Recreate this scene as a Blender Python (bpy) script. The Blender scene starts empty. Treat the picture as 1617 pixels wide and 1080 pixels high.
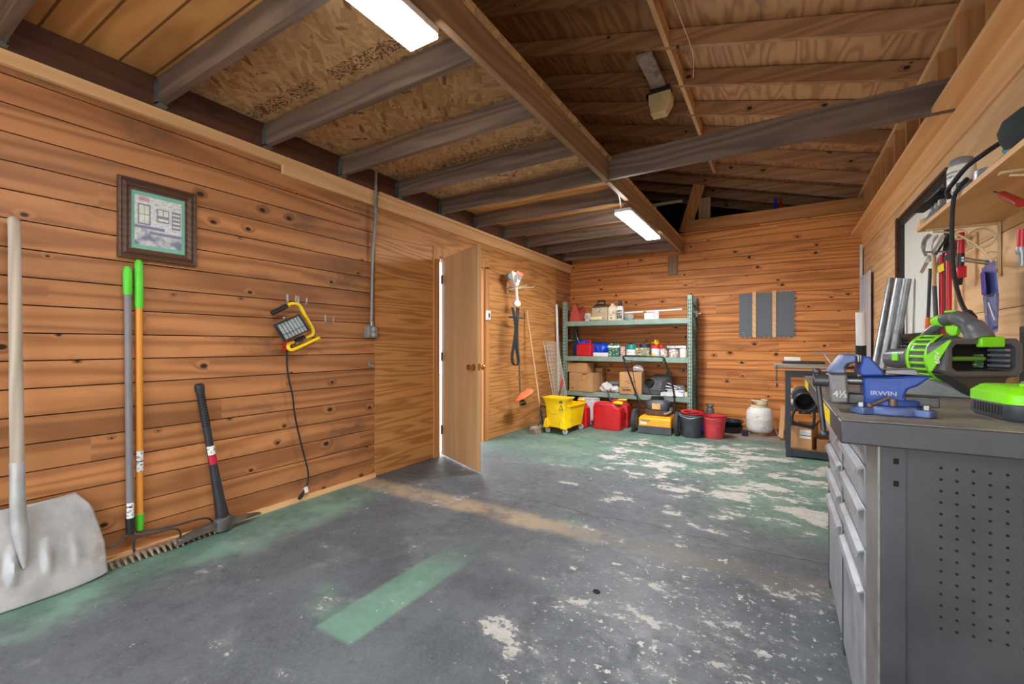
import bpy, math, random
from mathutils import Vector, Matrix
random.seed(7)
R = math.radians
V = Vector
SC = bpy.context.scene
COL = SC.collection

# ------------------------------------------------------------------ camera
FPX, U0, V0, YAW, HC = 693.0, 808.5, 545.0, R(31.3), 1.17
cd = bpy.data.cameras.new('camera')
cam = bpy.data.objects.new('camera', cd)
COL.objects.link(cam)
cam.location = (0, 0, HC)
cam.rotation_euler = (R(90), 0, YAW)
cd.sensor_width = 36.0
cd.lens = FPX / 1617.0 * 36.0
cd.shift_y = (V0 - 540.0) / 1617.0
cd.clip_start = 0.02
SC.camera = cam

# ------------------------------------------------------------------ world, daylight, exposure
world = bpy.data.worlds.new('world')
SC.world = world
world.use_nodes = True
bg = world.node_tree.nodes['Background']
bg.inputs['Color'].default_value = (0.88, 0.94, 1.0, 1)
bg.inputs['Strength'].default_value = 3.7
SC.view_settings.view_transform = 'Standard'
SC.view_settings.look = 'None'
SC.view_settings.exposure = 0.68
SC.view_settings.gamma = 1.0
SC.view_settings.use_curve_mapping = False
SC.cycles.use_denoising = True
SC.cycles.max_bounces = 8
SC.cycles.diffuse_bounces = 5
LAMP_STRENGTH = 52.0
LAMP_STRENGTH_FAR = 100.0
# sky portal in the open garage doorway behind the camera
pl = bpy.data.lights.new('doorway_portal', 'AREA')
pl.shape = 'RECTANGLE'; pl.size = 3.7; pl.size_y = 2.35
pl.cycles.is_portal = True
po = bpy.data.objects.new('doorway_portal', pl)
COL.objects.link(po)
po.location = (-1.1, -1.58, 1.17); po.rotation_euler = (R(90), 0, 0)

# room dimensions (metres)
XL, XR, YB, YF = -3.07, 0.90, 6.98, -1.6
BW = 0.1335            # board width
cs, sn = math.cos(YAW), math.sin(YAW)
def ray(u, v):
    x = (u - U0) / FPX; y = (V0 - v) / FPX
    return V((x*cs - sn, x*sn + cs, y))
def oX(u, v, X): d = ray(u, v); t = X/d.x; return V((X, d.y*t, HC + d.z*t))
def oY(u, v, Y): d = ray(u, v); t = Y/d.y; return V((d.x*t, Y, HC + d.z*t))
def oZ(u, v, z=0.0): d = ray(u, v); t = (z-HC)/d.z; return V((d.x*t, d.y*t, z))

# ------------------------------------------------------------------ node helper
class S:
    def __init__(s, T, k): s.T = T; s.k = k
    def _m(s, op, b=None, c=None, sw=False):
        n = s.T.nodes.new('ShaderNodeMath'); n.operation = op
        a = [s, b] if not sw else [b, s]
        if c is not None: a.append(c)
        for i, x in enumerate(a):
            if x is None: continue
            if isinstance(x, S): s.T.links.new(x.k, n.inputs[i])
            else: n.inputs[i].default_value = x
        return S(s.T, n.outputs[0])
    def __add__(s, o): return s._m('ADD', o)
    __radd__ = __add__
    def __sub__(s, o): return s._m('SUBTRACT', o)
    def __rsub__(s, o): return s._m('SUBTRACT', o, sw=True)
    def __mul__(s, o): return s._m('MULTIPLY', o)
    __rmul__ = __mul__
    def __truediv__(s, o): return s._m('DIVIDE', o)
    def sin(s): return s._m('SINE')
    def abs(s): return s._m('ABSOLUTE')
    def floor(s): return s._m('FLOOR')
    def pow(s, p): return s._m('POWER', p)
    def max(s, o): return s._m('MAXIMUM', o)
    def min(s, o): return s._m('MINIMUM', o)
    def gt(s, o): return s._m('GREATER_THAN', o)
    def ss(s, a, b, lo=0.0, hi=1.0):
        n = s.T.nodes.new('ShaderNodeMapRange'); n.interpolation_type = 'SMOOTHSTEP'
        s.T.links.new(s.k, n.inputs[0])
        if a > b: a, b, lo, hi = b, a, hi, lo
        n.inputs[1].default_value = a; n.inputs[2].default_value = b
        n.inputs[3].default_value = lo; n.inputs[4].default_value = hi
        return S(s.T, n.outputs[0])

class MT:
    """a material under construction"""
    def __init__(m, name):
        m.mat = bpy.data.materials.new(name); m.mat.use_nodes = True
        m.T = m.mat.node_tree
        m.b = m.T.nodes['Principled BSDF']
        m.tc = m.T.nodes.new('ShaderNodeTexCoord')
    def obj(m): return S(m.T, m.tc.outputs['Object'])
    def sep(m, v):
        n = m.T.nodes.new('ShaderNodeSeparateXYZ'); m.T.links.new(v.k, n.inputs[0])
        return [S(m.T, n.outputs[i]) for i in range(3)]
    def vec(m, x=0.0, y=0.0, z=0.0):
        n = m.T.nodes.new('ShaderNodeCombineXYZ')
        for i, a in enumerate((x, y, z)):
            if isinstance(a, S): m.T.links.new(a.k, n.inputs[i])
            else: n.inputs[i].default_value = a
        return S(m.T, n.outputs[0])
    def noise(m, v, scale=1.0, detail=2.0, rough=0.5):
        n = m.T.nodes.new('ShaderNodeTexNoise'); m.T.links.new(v.k, n.inputs['Vector'])
        n.inputs['Scale'].default_value = scale; n.inputs['Detail'].default_value = detail
        n.inputs['Roughness'].default_value = rough
        return S(m.T, n.outputs[0])
    def voro(m, v, scale=1.0, feat='F1', dim='3D'):
        n = m.T.nodes.new('ShaderNodeTexVoronoi'); n.feature = feat; n.voronoi_dimensions = dim
        m.T.links.new(v.k, n.inputs['Vector']); n.inputs['Scale'].default_value = scale
        if feat == 'DISTANCE_TO_EDGE': return S(m.T, n.outputs['Distance']), None
        c = m.T.nodes.new('ShaderNodeSeparateColor'); m.T.links.new(n.outputs['Color'], c.inputs[0])
        return S(m.T, n.outputs['Distance']), [S(m.T, c.outputs[i]) for i in range(3)]
    def white(m, x):
        n = m.T.nodes.new('ShaderNodeTexWhiteNoise'); n.noise_dimensions = '1D'
        m.T.links.new(x.k, n.inputs['W'])
        return S(m.T, n.outputs['Value'])
    def rnd(m):
        n = m.T.nodes.new('ShaderNodeObjectInfo'); return S(m.T, n.outputs['Random'])
    def mix(m, f, a, b, mode='MIX'):
        n = m.T.nodes.new('ShaderNodeMix'); n.data_type = 'RGBA'; n.blend_type = mode
        def put(i, x):
            if isinstance(x, S): m.T.links.new(x.k, n.inputs[i])
            elif isinstance(x, (int, float)) : n.inputs[i].default_value = x
            else: n.inputs[i].default_value = (x[0], x[1], x[2], 1)
        put(0, f); put(6, a); put(7, b)
        return S(m.T, n.outputs[2])
    def hsv(m, col, val=1.0, sat=1.0):
        n = m.T.nodes.new('ShaderNodeHueSaturation'); m.T.links.new(col.k, n.inputs['Color'])
        for nm, x in (('Value', val), ('Saturation', sat)):
            if isinstance(x, S): m.T.links.new(x.k, n.inputs[nm])
            else: n.inputs[nm].default_value = x
        return S(m.T, n.outputs[0])
    def bump(m, h, strength=0.3, dist=0.01):
        n = m.T.nodes.new('ShaderNodeBump'); m.T.links.new(h.k, n.inputs['Height'])
        n.inputs['Strength'].default_value = strength; n.inputs['Distance'].default_value = dist
        m.T.links.new(n.outputs[0], m.b.inputs['Normal'])
    def done(m, col, rough=0.5, metal=0.0, spec=None):
        for nm, x in (('Base Color', col), ('Roughness', rough), ('Metallic', metal)):
            if isinstance(x, S): m.T.links.new(x.k, m.b.inputs[nm])
            elif isinstance(x, (int, float)): m.b.inputs[nm].default_value = x
            else: m.b.inputs[nm].default_value = (x[0], x[1], x[2], 1)
        if spec is not None: m.b.inputs['Specular IOR Level'].default_value = spec
        return m.mat

def lin(r, g, b):
    f = lambda c: (c/255/12.92) if c/255 <= 0.04045 else ((c/255+0.055)/1.055)**2.4
    return (f(r), f(g), f(b))

_mc = {}
def mat(name, rgb, rough=0.5, metal=0.0, var=0.12, nscale=14.0, dirt=None, dirt_amt=0.0, bump=0.0, bscale=60.0, spec=None, clear=False):
    """surface of one colour with mottling, optional dirt and relief"""
    if name in _mc: return _mc[name]
    m = MT(name); P = m.obj()
    c = lin(*rgb)
    n = m.noise(P, nscale, 4.0, 0.6)
    lo = tuple(x*(1-var) for x in c); hi = tuple(min(1, x*(1+var)) for x in c)
    col = m.mix(n.ss(0.3, 0.7), lo, hi)
    if dirt:
        d = m.noise(P, nscale*0.45, 6.0, 0.7)
        col = m.mix(d.ss(0.62-0.25*dirt_amt, 0.75-0.2*dirt_amt)*min(1.0, dirt_amt+0.35), col, lin(*dirt))
    rr = n.ss(0.2, 0.8, max(0.02, rough-0.08), min(1, rough+0.08))
    if bump: m.bump(m.noise(P, bscale, 3.0), bump, 0.004)
    _mc[name] = m.done(col, rr, metal, spec)
    if clear:
        m.b.inputs['Transmission Weight'].default_value = 0.75
        m.b.inputs['IOR'].default_value = 1.2
        m.b.inputs['Alpha'].default_value = 0.75
    return _mc[name]

def wood(name, c1, c2, along=1, freq=60.0, warp=6.0, nsc=(0.7, 5.0), pitch=None, phase=0.0, knots=0.0, across=2,
         contrast=0.75, rough=0.55, vary=0.35, stain=None, stain_amt=0.0, knotcol=(40, 22, 14), sharp=1.0, rndobj=True, spec=0.3, groove=0.0):
    """procedural timber: growth-ring figure along one axis, optional board lay-up and knots"""
    m = MT(name); X = m.sep(m.obj())
    a = X[along]; b = X[across]; c = X[3-along-across]
    if pitch:
        idx = ((b - phase) / pitch).floor()
        rn = m.white(idx + 3.7)
        a = a + rn*41.0
        seg = ((a*0.36)).floor()
        rn2 = m.white(idx*13.1 + seg)
        off = rn2*19.0
    else:
        rn = m.rnd() if rndobj else m.white(b*0.0)
        off = rn*23.0; a = a + off; rn2 = rn
    kn = None
    if knots:
        kv = m.vec(a*5.2, b/(pitch or 0.13), c*0.0 + 0.5)
        kd, kc = m.voro(kv, 1.0, 'F1', '2D')
        sel = kc[0].gt(1.0-knots)
        kd = kd / (kc[1]*0.9 + 0.35)
        kn = (kd.ss(0.125, 0.075)*sel)
        halo = kd.ss(0.36, 0.06)*sel
    n1 = m.noise(m.vec(a*nsc[0], b*nsc[1] + off, c*nsc[1]), 1.0, 2.0, 0.45)
    ph = b*freq + c*freq + n1*warp*6.0
    if knots: ph = ph + halo*5.0
    ring = ph.sin()*0.5 + 0.5
    if sharp != 1.0: ring = ring.pow(sharp)
    fine = m.noise(m.vec(a*4.0, b*170.0, c*170.0), 1.0, 3.0, 0.6)
    big = m.noise(m.vec(a*0.5, b*1.2, c*1.2), 1.0, 3.0, 0.5)
    f = ring*0.62 + fine*0.38
    col = m.mix(f*contrast, lin(*c1), lin(*c2))
    col = m.hsv(col, (rn2*vary + (1.0-vary*0.5))*(big*0.4 + 0.8))
    if stain:
        sm = m.noise(m.vec(a*1.3, b*2.2, c*2.2), 1.0, 5.0, 0.65)
        col = m.mix(sm.ss(0.66-0.3*stain_amt, 0.8-0.2*stain_amt)*0.75, col, lin(*stain))
    if knots:
        col = m.mix(halo*0.22, col, lin(*knotcol))
        col = m.mix(kn*0.96, col, lin(*knotcol))
    if groove:
        e = ((b-phase)/pitch - ((b-phase)/pitch).floor() - 0.5).abs().ss(0.5-groove, 0.5-groove*0.6)
        col = m.mix(e*0.8, col, lin(70, 46, 32))
    m.bump(ring*0.5 + fine, 0.15, 0.002)
    return m.done(col, rough, 0.0, spec)

def osb(name):
    m = MT(name); X = m.sep(m.obj())
    def layer(ang, s1, s2, k):
        ca, sa = math.cos(ang), math.sin(ang)
        w = m.noise(m.vec(X[0], X[1], k), 3.0, 2.0)
        p = X[0]*ca + X[1]*sa; q = X[1]*ca - X[0]*sa
        d, c = m.voro(m.vec(p*s1 + w*0.8, q*s2 + w, k))
        return d, c
    d1, c1 = layer(0.5, 9.0, 34.0, 0.0)
    d2, c2 = layer(-0.9, 10.0, 38.0, 5.0)
    d3, c3 = layer(1.7, 12.0, 40.0, 9.0)
    g = c1[1].gt(0.5); h = c2[1].gt(0.55)
    val = m.mix(h, m.mix(g, m.vec(c1[0], c1[0], c1[0]), m.vec(c3[0], c3[0], c3[0])), m.vec(c2[0], c2[0], c2[0]))
    v = m.sep(val)[0]
    fine = m.noise(m.vec(X[0]*30, X[1]*30, 0.0), 1.0, 3.0)
    col = m.mix(v*0.75 + fine*0.25, lin(150, 108, 70), lin(208, 168, 120))
    col = m.mix(v.ss(0.05, 0.02)*0.6, col, lin(104, 66, 44))
    # faded ink stamps along the sheet edges
    for y0 in (1.60, 2.86):
        band = (X[1] - y0).abs().ss(0.055, 0.045)
        ink = m.noise(m.vec(X[0]*60, X[1]*55, 0.0), 1.0, 1.0).gt(0.53)
        seg = m.noise(m.vec(X[0]*3.0, 0.0, y0), 1.0, 1.0).gt(0.42)
        col = m.mix(band*ink*seg*0.75, col, lin(40, 34, 32))
    m.bump(v + fine*0.4, 0.25, 0.004)
    return m.done(col, 0.6, 0.0, 0.3)

def glow(name, rgb, strength):
    m = MT(name)
    m.b.inputs['Emission Color'].default_value = (*rgb, 1)
    m.b.inputs['Emission Strength'].default_value = strength
    return m.done((0.9, 0.9, 0.9), 0.4)

# ------------------------------------------------------------------ mesh builder
WM = {}
def frame(o, x, y, z=None):
    x = V(x).normalized(); y = V(y); z = x.cross(y).normalized() if z is None else V(z).normalized()
    y = z.cross(x).normalized()
    M = Matrix.Identity(4)
    for i in range(3): M[i][0] = x[i]; M[i][1] = y[i]; M[i][2] = z[i]; M[i][3] = o[i]
    return M
def T(x, y=None, z=None): return Matrix.Translation(V((x, y, z)) if y is not None else V(x))
def RZ(a): return Matrix.Rotation(a, 4, 'Z')
def RX(a): return Matrix.Rotation(a, 4, 'X')
def RY(a): return Matrix.Rotation(a, 4, 'Y')
def spline(pts, k=6, closed=False):
    P = [V(p) for p in pts]; n = len(P); out = []
    rng = range(n) if closed else range(n-1)
    for i in rng:
        p1, p2 = P[i], P[(i+1) % n]
        p0 = P[i-1] if (i > 0 or closed) else p1*2 - p2
        p3 = P[(i+2) % n] if (i+2 < n or closed) else p2*2 - p1
        for j in range(k):
            t = j/k
            out.append(0.5*((2*p1) + (p2-p0)*t + (2*p0-5*p1+4*p2-p3)*t*t + (3*p1-p0-3*p2+p3)*t**3))
    if not closed: out.append(P[-1])
    return out
def tag(o, label, cat, group=None, kind=None):
    o['label'] = label; o['category'] = cat
    if group: o['group'] = group
    if kind: o['kind'] = kind
    return o
def thing(name, label, cat, loc=(0, 0, 0), rz=0.0, group=None):
    o = bpy.data.objects.new(name, None); COL.objects.link(o)
    o.empty_display_size = 0.05
    o.location = loc; o.rotation_euler = (0, 0, rz)
    WM[o.name] = T(V(loc)) @ RZ(rz)
    return tag(o, label, cat, group)

class MB:
    def __init__(s): s.v = []; s.f = []; s.m = []
    def add(s, vs, fs, mt=0, M=None):
        k = len(s.v)
        s.v += [(M @ V(p)) if M else V(p) for p in vs]
        s.f += [tuple(i+k for i in f) for f in fs]; s.m += [mt]*len(fs)
        return s
    def box(s, x0, y0, z0, x1, y1, z1, mt=0, M=None):
        vs = [(x, y, z) for z in (z0, z1) for y in (y0, y1) for x in (x0, x1)]
        return s.add(vs, [(0, 2, 3, 1), (4, 5, 7, 6), (0, 1, 5, 4), (2, 6, 7, 3), (0, 4, 6, 2), (1, 3, 7, 5)], mt, M)
    def cbox(s, c, sx, sy, sz, mt=0, M=None):
        return s.box(c[0]-sx/2, c[1]-sy/2, c[2]-sz/2, c[0]+sx/2, c[1]+sy/2, c[2]+sz/2, mt, M)
    def bar(s, p0, p1, w, h, up=(0, 0, 1), mt=0):
        """rectangular bar from p0 to p1, w across, h along up"""
        p0, p1 = V(p0), V(p1); d = p1-p0; L = d.length
        M = frame(p0, d, V(up).cross(d))
        return s.box(0, -w/2, -h/2, L, w/2, h/2, mt, M)
    def loft(s, rings, mt=0, capA=True, capB=True, closed=True, M=None):
        n = len(rings[0]); k = len(s.v)
        for r in rings: s.v += [(M @ V(p)) if M else V(p) for p in r]
        fs = []
        for i in range(len(rings)-1):
            for j in range(n if closed else n-1):
                a = k+i*n+j; b = k+i*n+(j+1) % n
                fs.append((a, b, b+n, a+n))
        if capA: fs.append(tuple(k+j for j in reversed(range(n))))
        if capB: fs.append(tuple(k+(len(rings)-1)*n+j for j in range(n)))
        s.f += fs; s.m += [mt]*len(fs)
        return s
    def cyl(s, p0, p1, r0, r1=None, n=14, mt=0, caps=True):
        p0, p1 = V(p0), V(p1); r1 = r0 if r1 is None else r1
        d = (p1-p0).normalized(); a = d.orthogonal().normalized(); b = d.cross(a)
        ring = lambda p, r: [p + (a*math.cos(2*math.pi*i/n) + b*math.sin(2*math.pi*i/n))*r for i in range(n)]
        return s.loft([ring(p0, r0), ring(p1, r1)], mt, caps, caps)
    def tube(s, pts, r, n=8, mt=0, closed=False, flat=None):
        P = [V(p) for p in pts]; N = len(P); rings = []
        rr = r if isinstance(r, (list, tuple)) else [r]*N
        nv = None
        for i in range(N):
            if closed: d = P[(i+1) % N] - P[i-1]
            else: d = P[min(i+1, N-1)] - P[max(i-1, 0)]
            d = d.normalized() if d.length > 1e-9 else V((0, 0, 1))
            if nv is None: nv = d.orthogonal().normalized()
            nv = (nv - d*nv.dot(d)); nv = nv.normalized() if nv.length > 1e-6 else d.orthogonal().normalized()
            b = d.cross(nv)
            rings.append([P[i] + (nv*math.cos(2*math.pi*j/n) + b*math.sin(2*math.pi*j/n))*rr[i] for j in range(n)])
        if closed:
            rings.append(rings[0]); return s.loft(rings, mt, False, False)
        return s.loft(rings, mt)
    def lathe(s, prof, n=24, mt=0, M=None, sx=1.0, sy=1.0, cap=True):
        rings = [[(r*math.cos(2*math.pi*j/n)*sx, r*math.sin(2*math.pi*j/n)*sy, z) for j in range(n)] for r, z in prof]
        return s.loft(rings, mt, cap, cap, True, M)
    def prism(s, poly, d0, d1, mt=0, M=None):
        a = [(p[0], p[1], d0) for p in poly]; b = [(p[0], p[1], d1) for p in poly]
        return s.loft([a, b], mt, True, True, True, M)
    def ball(s, c, r, n=14, mt=0, sc=(1, 1, 1), M=None):
        rings = []
        for i in range(1, n//2):
            a = math.pi*i/(n//2)
            rings.append([(c[0]+r*sc[0]*math.sin(a)*math.cos(2*math.pi*j/n), c[1]+r*sc[1]*math.sin(a)*math.sin(2*math.pi*j/n), c[2]-r*sc[2]*math.cos(a)) for j in range(n)])
        return s.loft(rings, mt, True, True, True, M)
    def grid(s, fn, nu, nv, mt=0, M=None):
        vs = [fn(i/nu, j/nv) for j in range(nv+1) for i in range(nu+1)]
        fs = [(j*(nu+1)+i, j*(nu+1)+i+1, (j+1)*(nu+1)+i+1, (j+1)*(nu+1)+i) for j in range(nv) for i in range(nu)]
        return s.add(vs, fs, mt, M)
    def build(s, name, mats, parent=None, w=False, bevel=0.0, seg=2, sub=0, thick=0.0, ang=38, struct=False, origin=None):
        if not isinstance(mats, (list, tuple)): mats = [mats]
        vs = s.v
        loc = None
        if parent is not None:
            if w:
                Mi = WM[parent.name].inverted(); vs = [Mi @ p for p in vs]
        elif not struct:
            if origin is not None: loc = V(origin)
            else:
                xs = [p.x for p in vs]; ys = [p.y for p in vs]; zs = [p.z for p in vs]
                loc = V(((min(xs)+max(xs))/2, (min(ys)+max(ys))/2, min(zs)))
            vs = [p-loc for p in vs]
        me = bpy.data.meshes.new(name)
        me.from_pydata([tuple(p) for p in vs], [], s.f)
        for m_ in mats: me.materials.append(m_)
        me.polygons.foreach_set('material_index', s.m)
        me.polygons.foreach_set('use_smooth', [True]*len(s.f))
        me.update()
        me.validate()
        me.set_sharp_from_angle(angle=R(ang))
        o = bpy.data.objects.new(name, me); COL.objects.link(o)
        if loc is not None: o.location = loc
        if parent is not None:
            o.parent = parent; WM[o.name] = WM[parent.name]
        else:
            WM[o.name] = T(loc) if loc is not None else Matrix.Identity(4)
        if thick:
            md = o.modifiers.new('thickness', 'SOLIDIFY'); md.thickness = thick; md.offset = 0
        if bevel:
            md = o.modifiers.new('bevel', 'BEVEL'); md.width = bevel; md.segments = seg; md.limit_method = 'ANGLE'; md.angle_limit = R(40)
        if sub:
            md = o.modifiers.new('subdivision', 'SUBSURF'); md.levels = sub; md.render_levels = sub
        return o

def text(body, size, M, mt, parent, name='lettering', ext=0.0006, bold=0.0, sx=1.0, align='CENTER'):
    c = bpy.data.curves.new(name, 'FONT'); c.body = body; c.size = size
    c.extrude = ext; c.align_x = align; c.align_y = 'CENTER'; c.offset = bold; c.resolution_u = 3
    tmp = bpy.data.objects.new('lettering_outline', c); COL.objects.link(tmp)
    bpy.context.view_layer.update()
    me = bpy.data.meshes.new_from_object(tmp.evaluated_get(bpy.context.evaluated_depsgraph_get()))
    COL.objects.unlink(tmp); bpy.data.objects.remove(tmp); bpy.data.curves.remove(c)
    me.name = name; me.materials.clear(); me.materials.append(mt)
    me.transform(WM[parent.name].inverted() @ M @ Matrix.Diagonal((sx, 1, 1, 1)))
    o = bpy.data.objects.new(name, me); COL.objects.link(o)
    o.parent = parent; WM[o.name] = WM[parent.name]
    return o
def copy_tree(o, parent=None, name=None):
    c = o.copy(); COL.objects.link(c)
    if parent is not None: c.parent = parent
    for ch in [x for x in COL.objects if x.parent == o]: copy_tree(ch, c)
    return c
def struct(mb, name, mats, label, cat, group=None, **k):
    o = mb.build(name, mats, struct=True, **k)
    return tag(o, label, cat, group, 'structure')

# ------------------------------------------------------------------ timber and shell materials
M_pine = wood('stained_pine_boards', (184, 126, 79), (130, 83, 49), along=1, freq=60, warp=5.0, nsc=(0.45, 5.0), contrast=0.95, sharp=1.5, pitch=BW, phase=0.0267, knots=0.15, stain=(104, 72, 54), stain_amt=0.35, vary=0.34)
M_pine_back = wood('stained_pine_boards_back', (222, 148, 82), (160, 92, 44), along=0, freq=60, warp=5.0, nsc=(0.45, 5.0), contrast=0.9, sharp=1.5, pitch=BW, phase=0.02, knots=0.22, stain=(120, 76, 50), stain_amt=0.12, vary=0.24)
M_ply = wood('figured_plywood_sheet', (208, 150, 90), (138, 86, 42), along=1, freq=22, warp=8.0, nsc=(0.55, 7.5), knots=0.0, sharp=1.7, contrast=0.85, vary=0.05, rndobj=False)
M_plyR = wood('pale_plywood_sheet', (232, 194, 146), (190, 144, 96), along=1, freq=14, warp=7.0, nsc=(0.5, 6.0), sharp=2.0, contrast=0.8, vary=0.05, rndobj=False)
M_lum = wood('new_lumber', (236, 192, 140), (204, 152, 100), along=1, freq=70, warp=3.0, nsc=(0.6, 6.0), contrast=0.6, vary=0.15)
M_lumX = wood('new_lumber_cross', (198, 138, 84), (150, 92, 50), along=0, freq=70, warp=3.0, nsc=(0.6, 6.0), contrast=0.6, vary=0.25)
M_lumZ = wood('new_lumber_upright', (206, 146, 90), (156, 98, 54), along=2, across=1, freq=70, warp=3.0, nsc=(0.6, 6.0), contrast=0.6, vary=0.25)
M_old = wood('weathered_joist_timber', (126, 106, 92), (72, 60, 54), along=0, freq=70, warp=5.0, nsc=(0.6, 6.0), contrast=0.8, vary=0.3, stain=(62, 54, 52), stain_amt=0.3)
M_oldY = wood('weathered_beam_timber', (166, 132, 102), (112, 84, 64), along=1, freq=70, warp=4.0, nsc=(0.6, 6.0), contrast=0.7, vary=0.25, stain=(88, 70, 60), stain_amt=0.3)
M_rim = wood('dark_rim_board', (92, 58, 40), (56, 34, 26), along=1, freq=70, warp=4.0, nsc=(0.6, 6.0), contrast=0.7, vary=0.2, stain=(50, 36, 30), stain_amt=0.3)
M_rafter = wood('rafter_timber', (186, 140, 102), (128, 88, 60), along=0, freq=70, warp=4.0, nsc=(0.6, 6.0), contrast=0.75, vary=0.35, knots=0.15, stain=(92, 70, 58), stain_amt=0.2)
M_roofply = wood('roof_sheathing_plywood', (206, 158, 114), (142, 98, 66), along=1, across=0, freq=6, warp=9.0, nsc=(0.8, 4.5), sharp=1.8, contrast=0.9, vary=0.05, rndobj=False, stain=(110, 84, 72), stain_amt=0.25)
M_loft = wood('loft_deck_boards', (216, 160, 96), (164, 108, 60), along=0, across=1, freq=20, warp=6.0, nsc=(0.6, 4.0), pitch=0.15, phase=0.02, contrast=0.8, vary=0.15, groove=0.05)
M_doorw = wood('birch_door_veneer', (200, 158, 112), (166, 124, 82), along=2, across=0, freq=40, warp=2.5, nsc=(0.5, 6.0), contrast=0.5, vary=0.05, rough=0.45)
M_osb = osb('oriented_strand_board')

def floor_material():
    m = MT('worn_painted_concrete'); P = m.obj(); X = m.sep(P)
    x, y = X[0], X[1]
    nb = m.noise(P, 0.9, 4.0, 0.55); nm = m.noise(P, 3.2, 5.0, 0.6); nf = m.noise(P, 16.0, 6.0, 0.65); nn = m.noise(P, 70.0, 3.0, 0.6)
    st = m.noise(m.vec(x*1.5, y*0.5, 0.0), 5.0, 4.0, 0.6)
    grey = m.mix(nm.ss(0.3, 0.7), lin(74, 81, 87), lin(100, 107, 112))
    grey = m.mix(nb.ss(0.35, 0.65)*0.5, grey, lin(86, 92, 96))
    grey = m.mix(nn.ss(0.4, 0.75)*0.3, grey, lin(122, 130, 138))
    grey = m.mix(nf.ss(0.55, 0.75)*0.4, grey, lin(56, 62, 72))
    green = m.mix(nm.ss(0.3, 0.7), lin(84, 116, 104), lin(108, 138, 124))
    green = m.mix(nf.ss(0.5, 0.8)*0.5, green, lin(72, 94, 90))
    # where the green coat still shows
    gn = nb*0.9 + nm*0.5
    near_wall = (x*-1.0 + nm*0.5 - 0.25).ss(2.5, 2.85)*(y + nm*0.4).ss(2.9, 2.4)
    far = (y + nb*1.8 - nm*0.7).ss(4.1, 5.4)
    right = (y + nb*0.8).ss(3.3, 3.9)*(x + nb*1.2).ss(-0.2, 0.5)
    spots = (m.noise(P, 1.35, 2.0)).ss(0.64, 0.72)*0.7
    rect = ((x + 1.54).abs() + nf*0.02).ss(0.135, 0.105)*(y + nf*0.02).ss(1.13, 1.16)*(y + nm*0.3).ss(2.25, 1.75)*0.95
    gmask = near_wall.max(far).max(right).max(spots).max(rect).min(1.0)
    col = m.mix(gmask*nf.ss(0.25, 0.45, 0.7, 1.0), grey, green)
    bright = rect.max(near_wall*nm.ss(0.5, 0.62)).max(m.noise(P, 2.1, 2.0).ss(0.68, 0.74)*0.6)
    col = m.mix(bright*(nf*0.7 + 0.1)*0.55, col, lin(128, 176, 152))
    # bare strip with tan filler across the slab
    bandd = (y - 2.57 + nm*0.16 - 0.08 + nf*0.06 - 0.03).abs()
    band = (bandd + nf*0.08 - 0.04).ss(0.15, 0.05)
    tanc = m.mix(x.ss(-1.6, -0.6), lin(172, 152, 124), lin(112, 110, 104))
    col = m.mix(band*(nf*0.6 + nm*0.5).ss(0.38, 0.62, 0.15, 0.92), col, tanc)
    grime = m.noise(m.vec(x*1.2, y*0.7, 5.0), 2.2, 6.0, 0.7)
    col = m.mix(grime.ss(0.5, 0.75)*0.45, col, lin(60, 62, 66))
    col = m.mix(m.noise(P, 7.0, 6.0, 0.75).ss(0.54, 0.7)*0.35, col, lin(140, 146, 148))
    bare = (y + nm*0.15).ss(6.2, 6.26)*(x).ss(-1.3, -0.9)
    col = m.mix(bare, col, lin(138, 126, 116))
    # flaked patches down to pale concrete
    fl = m.noise(m.vec(x*1.0, y*1.5, 3.0), 2.6, 7.0, 0.68)
    bigz = (((x + 0.35)*0.75).pow(2.0) + ((y - 4.55)*0.8).pow(2.0)).ss(2.3, 0.15)
    mid = (((x + 0.25)*1.2).pow(2.0) + ((y - 1.75)*1.1).pow(2.0)).ss(1.4, 0.1)
    nearband = (y - 2.95).abs().ss(0.4, 0.05)
    lft = ((y - 2.75).abs().ss(0.35, 0.05))*x.ss(-2.0, -2.9)
    edge = bandd.ss(0.34, 0.10)*0.8
    rectf = rect*0.35
    thr = bigz*0.14 + mid*0.06 + edge*0.05 + lft*0.06 + rectf*0.12
    nbk = m.noise(P, 24.0, 5.0, 0.7)
    flk = (fl + thr + (nbk - 0.5)*0.16 - mid*0.012).ss(0.655, 0.675)
    fl2 = m.noise(m.vec(x, y, 8.0), 9.0, 6.0, 0.7)
    flk = flk.max((fl2 + (nbk - 0.5)*0.1 + mid*0.085 + bigz*0.05 + edge*0.04).ss(0.685, 0.70))
    sp = m.noise(P, 30.0, 5.0, 0.65)
    spk = (sp + mid*0.07 + bigz*0.03 + edge*0.02).ss(0.675, 0.695)
    pale = m.mix(nf.ss(0.35, 0.65), lin(160, 158, 152), lin(206, 204, 198))
    col = m.mix(flk.max(spk*0.85), col, pale)
    halo = (fl + thr).ss(0.58, 0.655)*0.4*nf.ss(0.4, 0.6)
    col = m.mix(halo, col, lin(150, 152, 150))
    # hairline crack along the slab joint
    cr = (y - 2.86 + m.noise(m.vec(x*2.2, 0.0, 0.0), 1.0, 4.0)*0.34 - 0.17 + x*0.03).abs().ss(0.006, 0.002)*x.ss(-2.2, -1.8)
    col = m.mix(cr*0.85, col, lin(40, 38, 38))
    m.bump(nf*0.4 + nn*0.3 - flk*0.4 - cr, 0.3, 0.004)
    return m.done(col, nf.ss(0.3, 0.7, 0.42, 0.62), 0.0, 0.4)
M_floor = floor_material()

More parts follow.
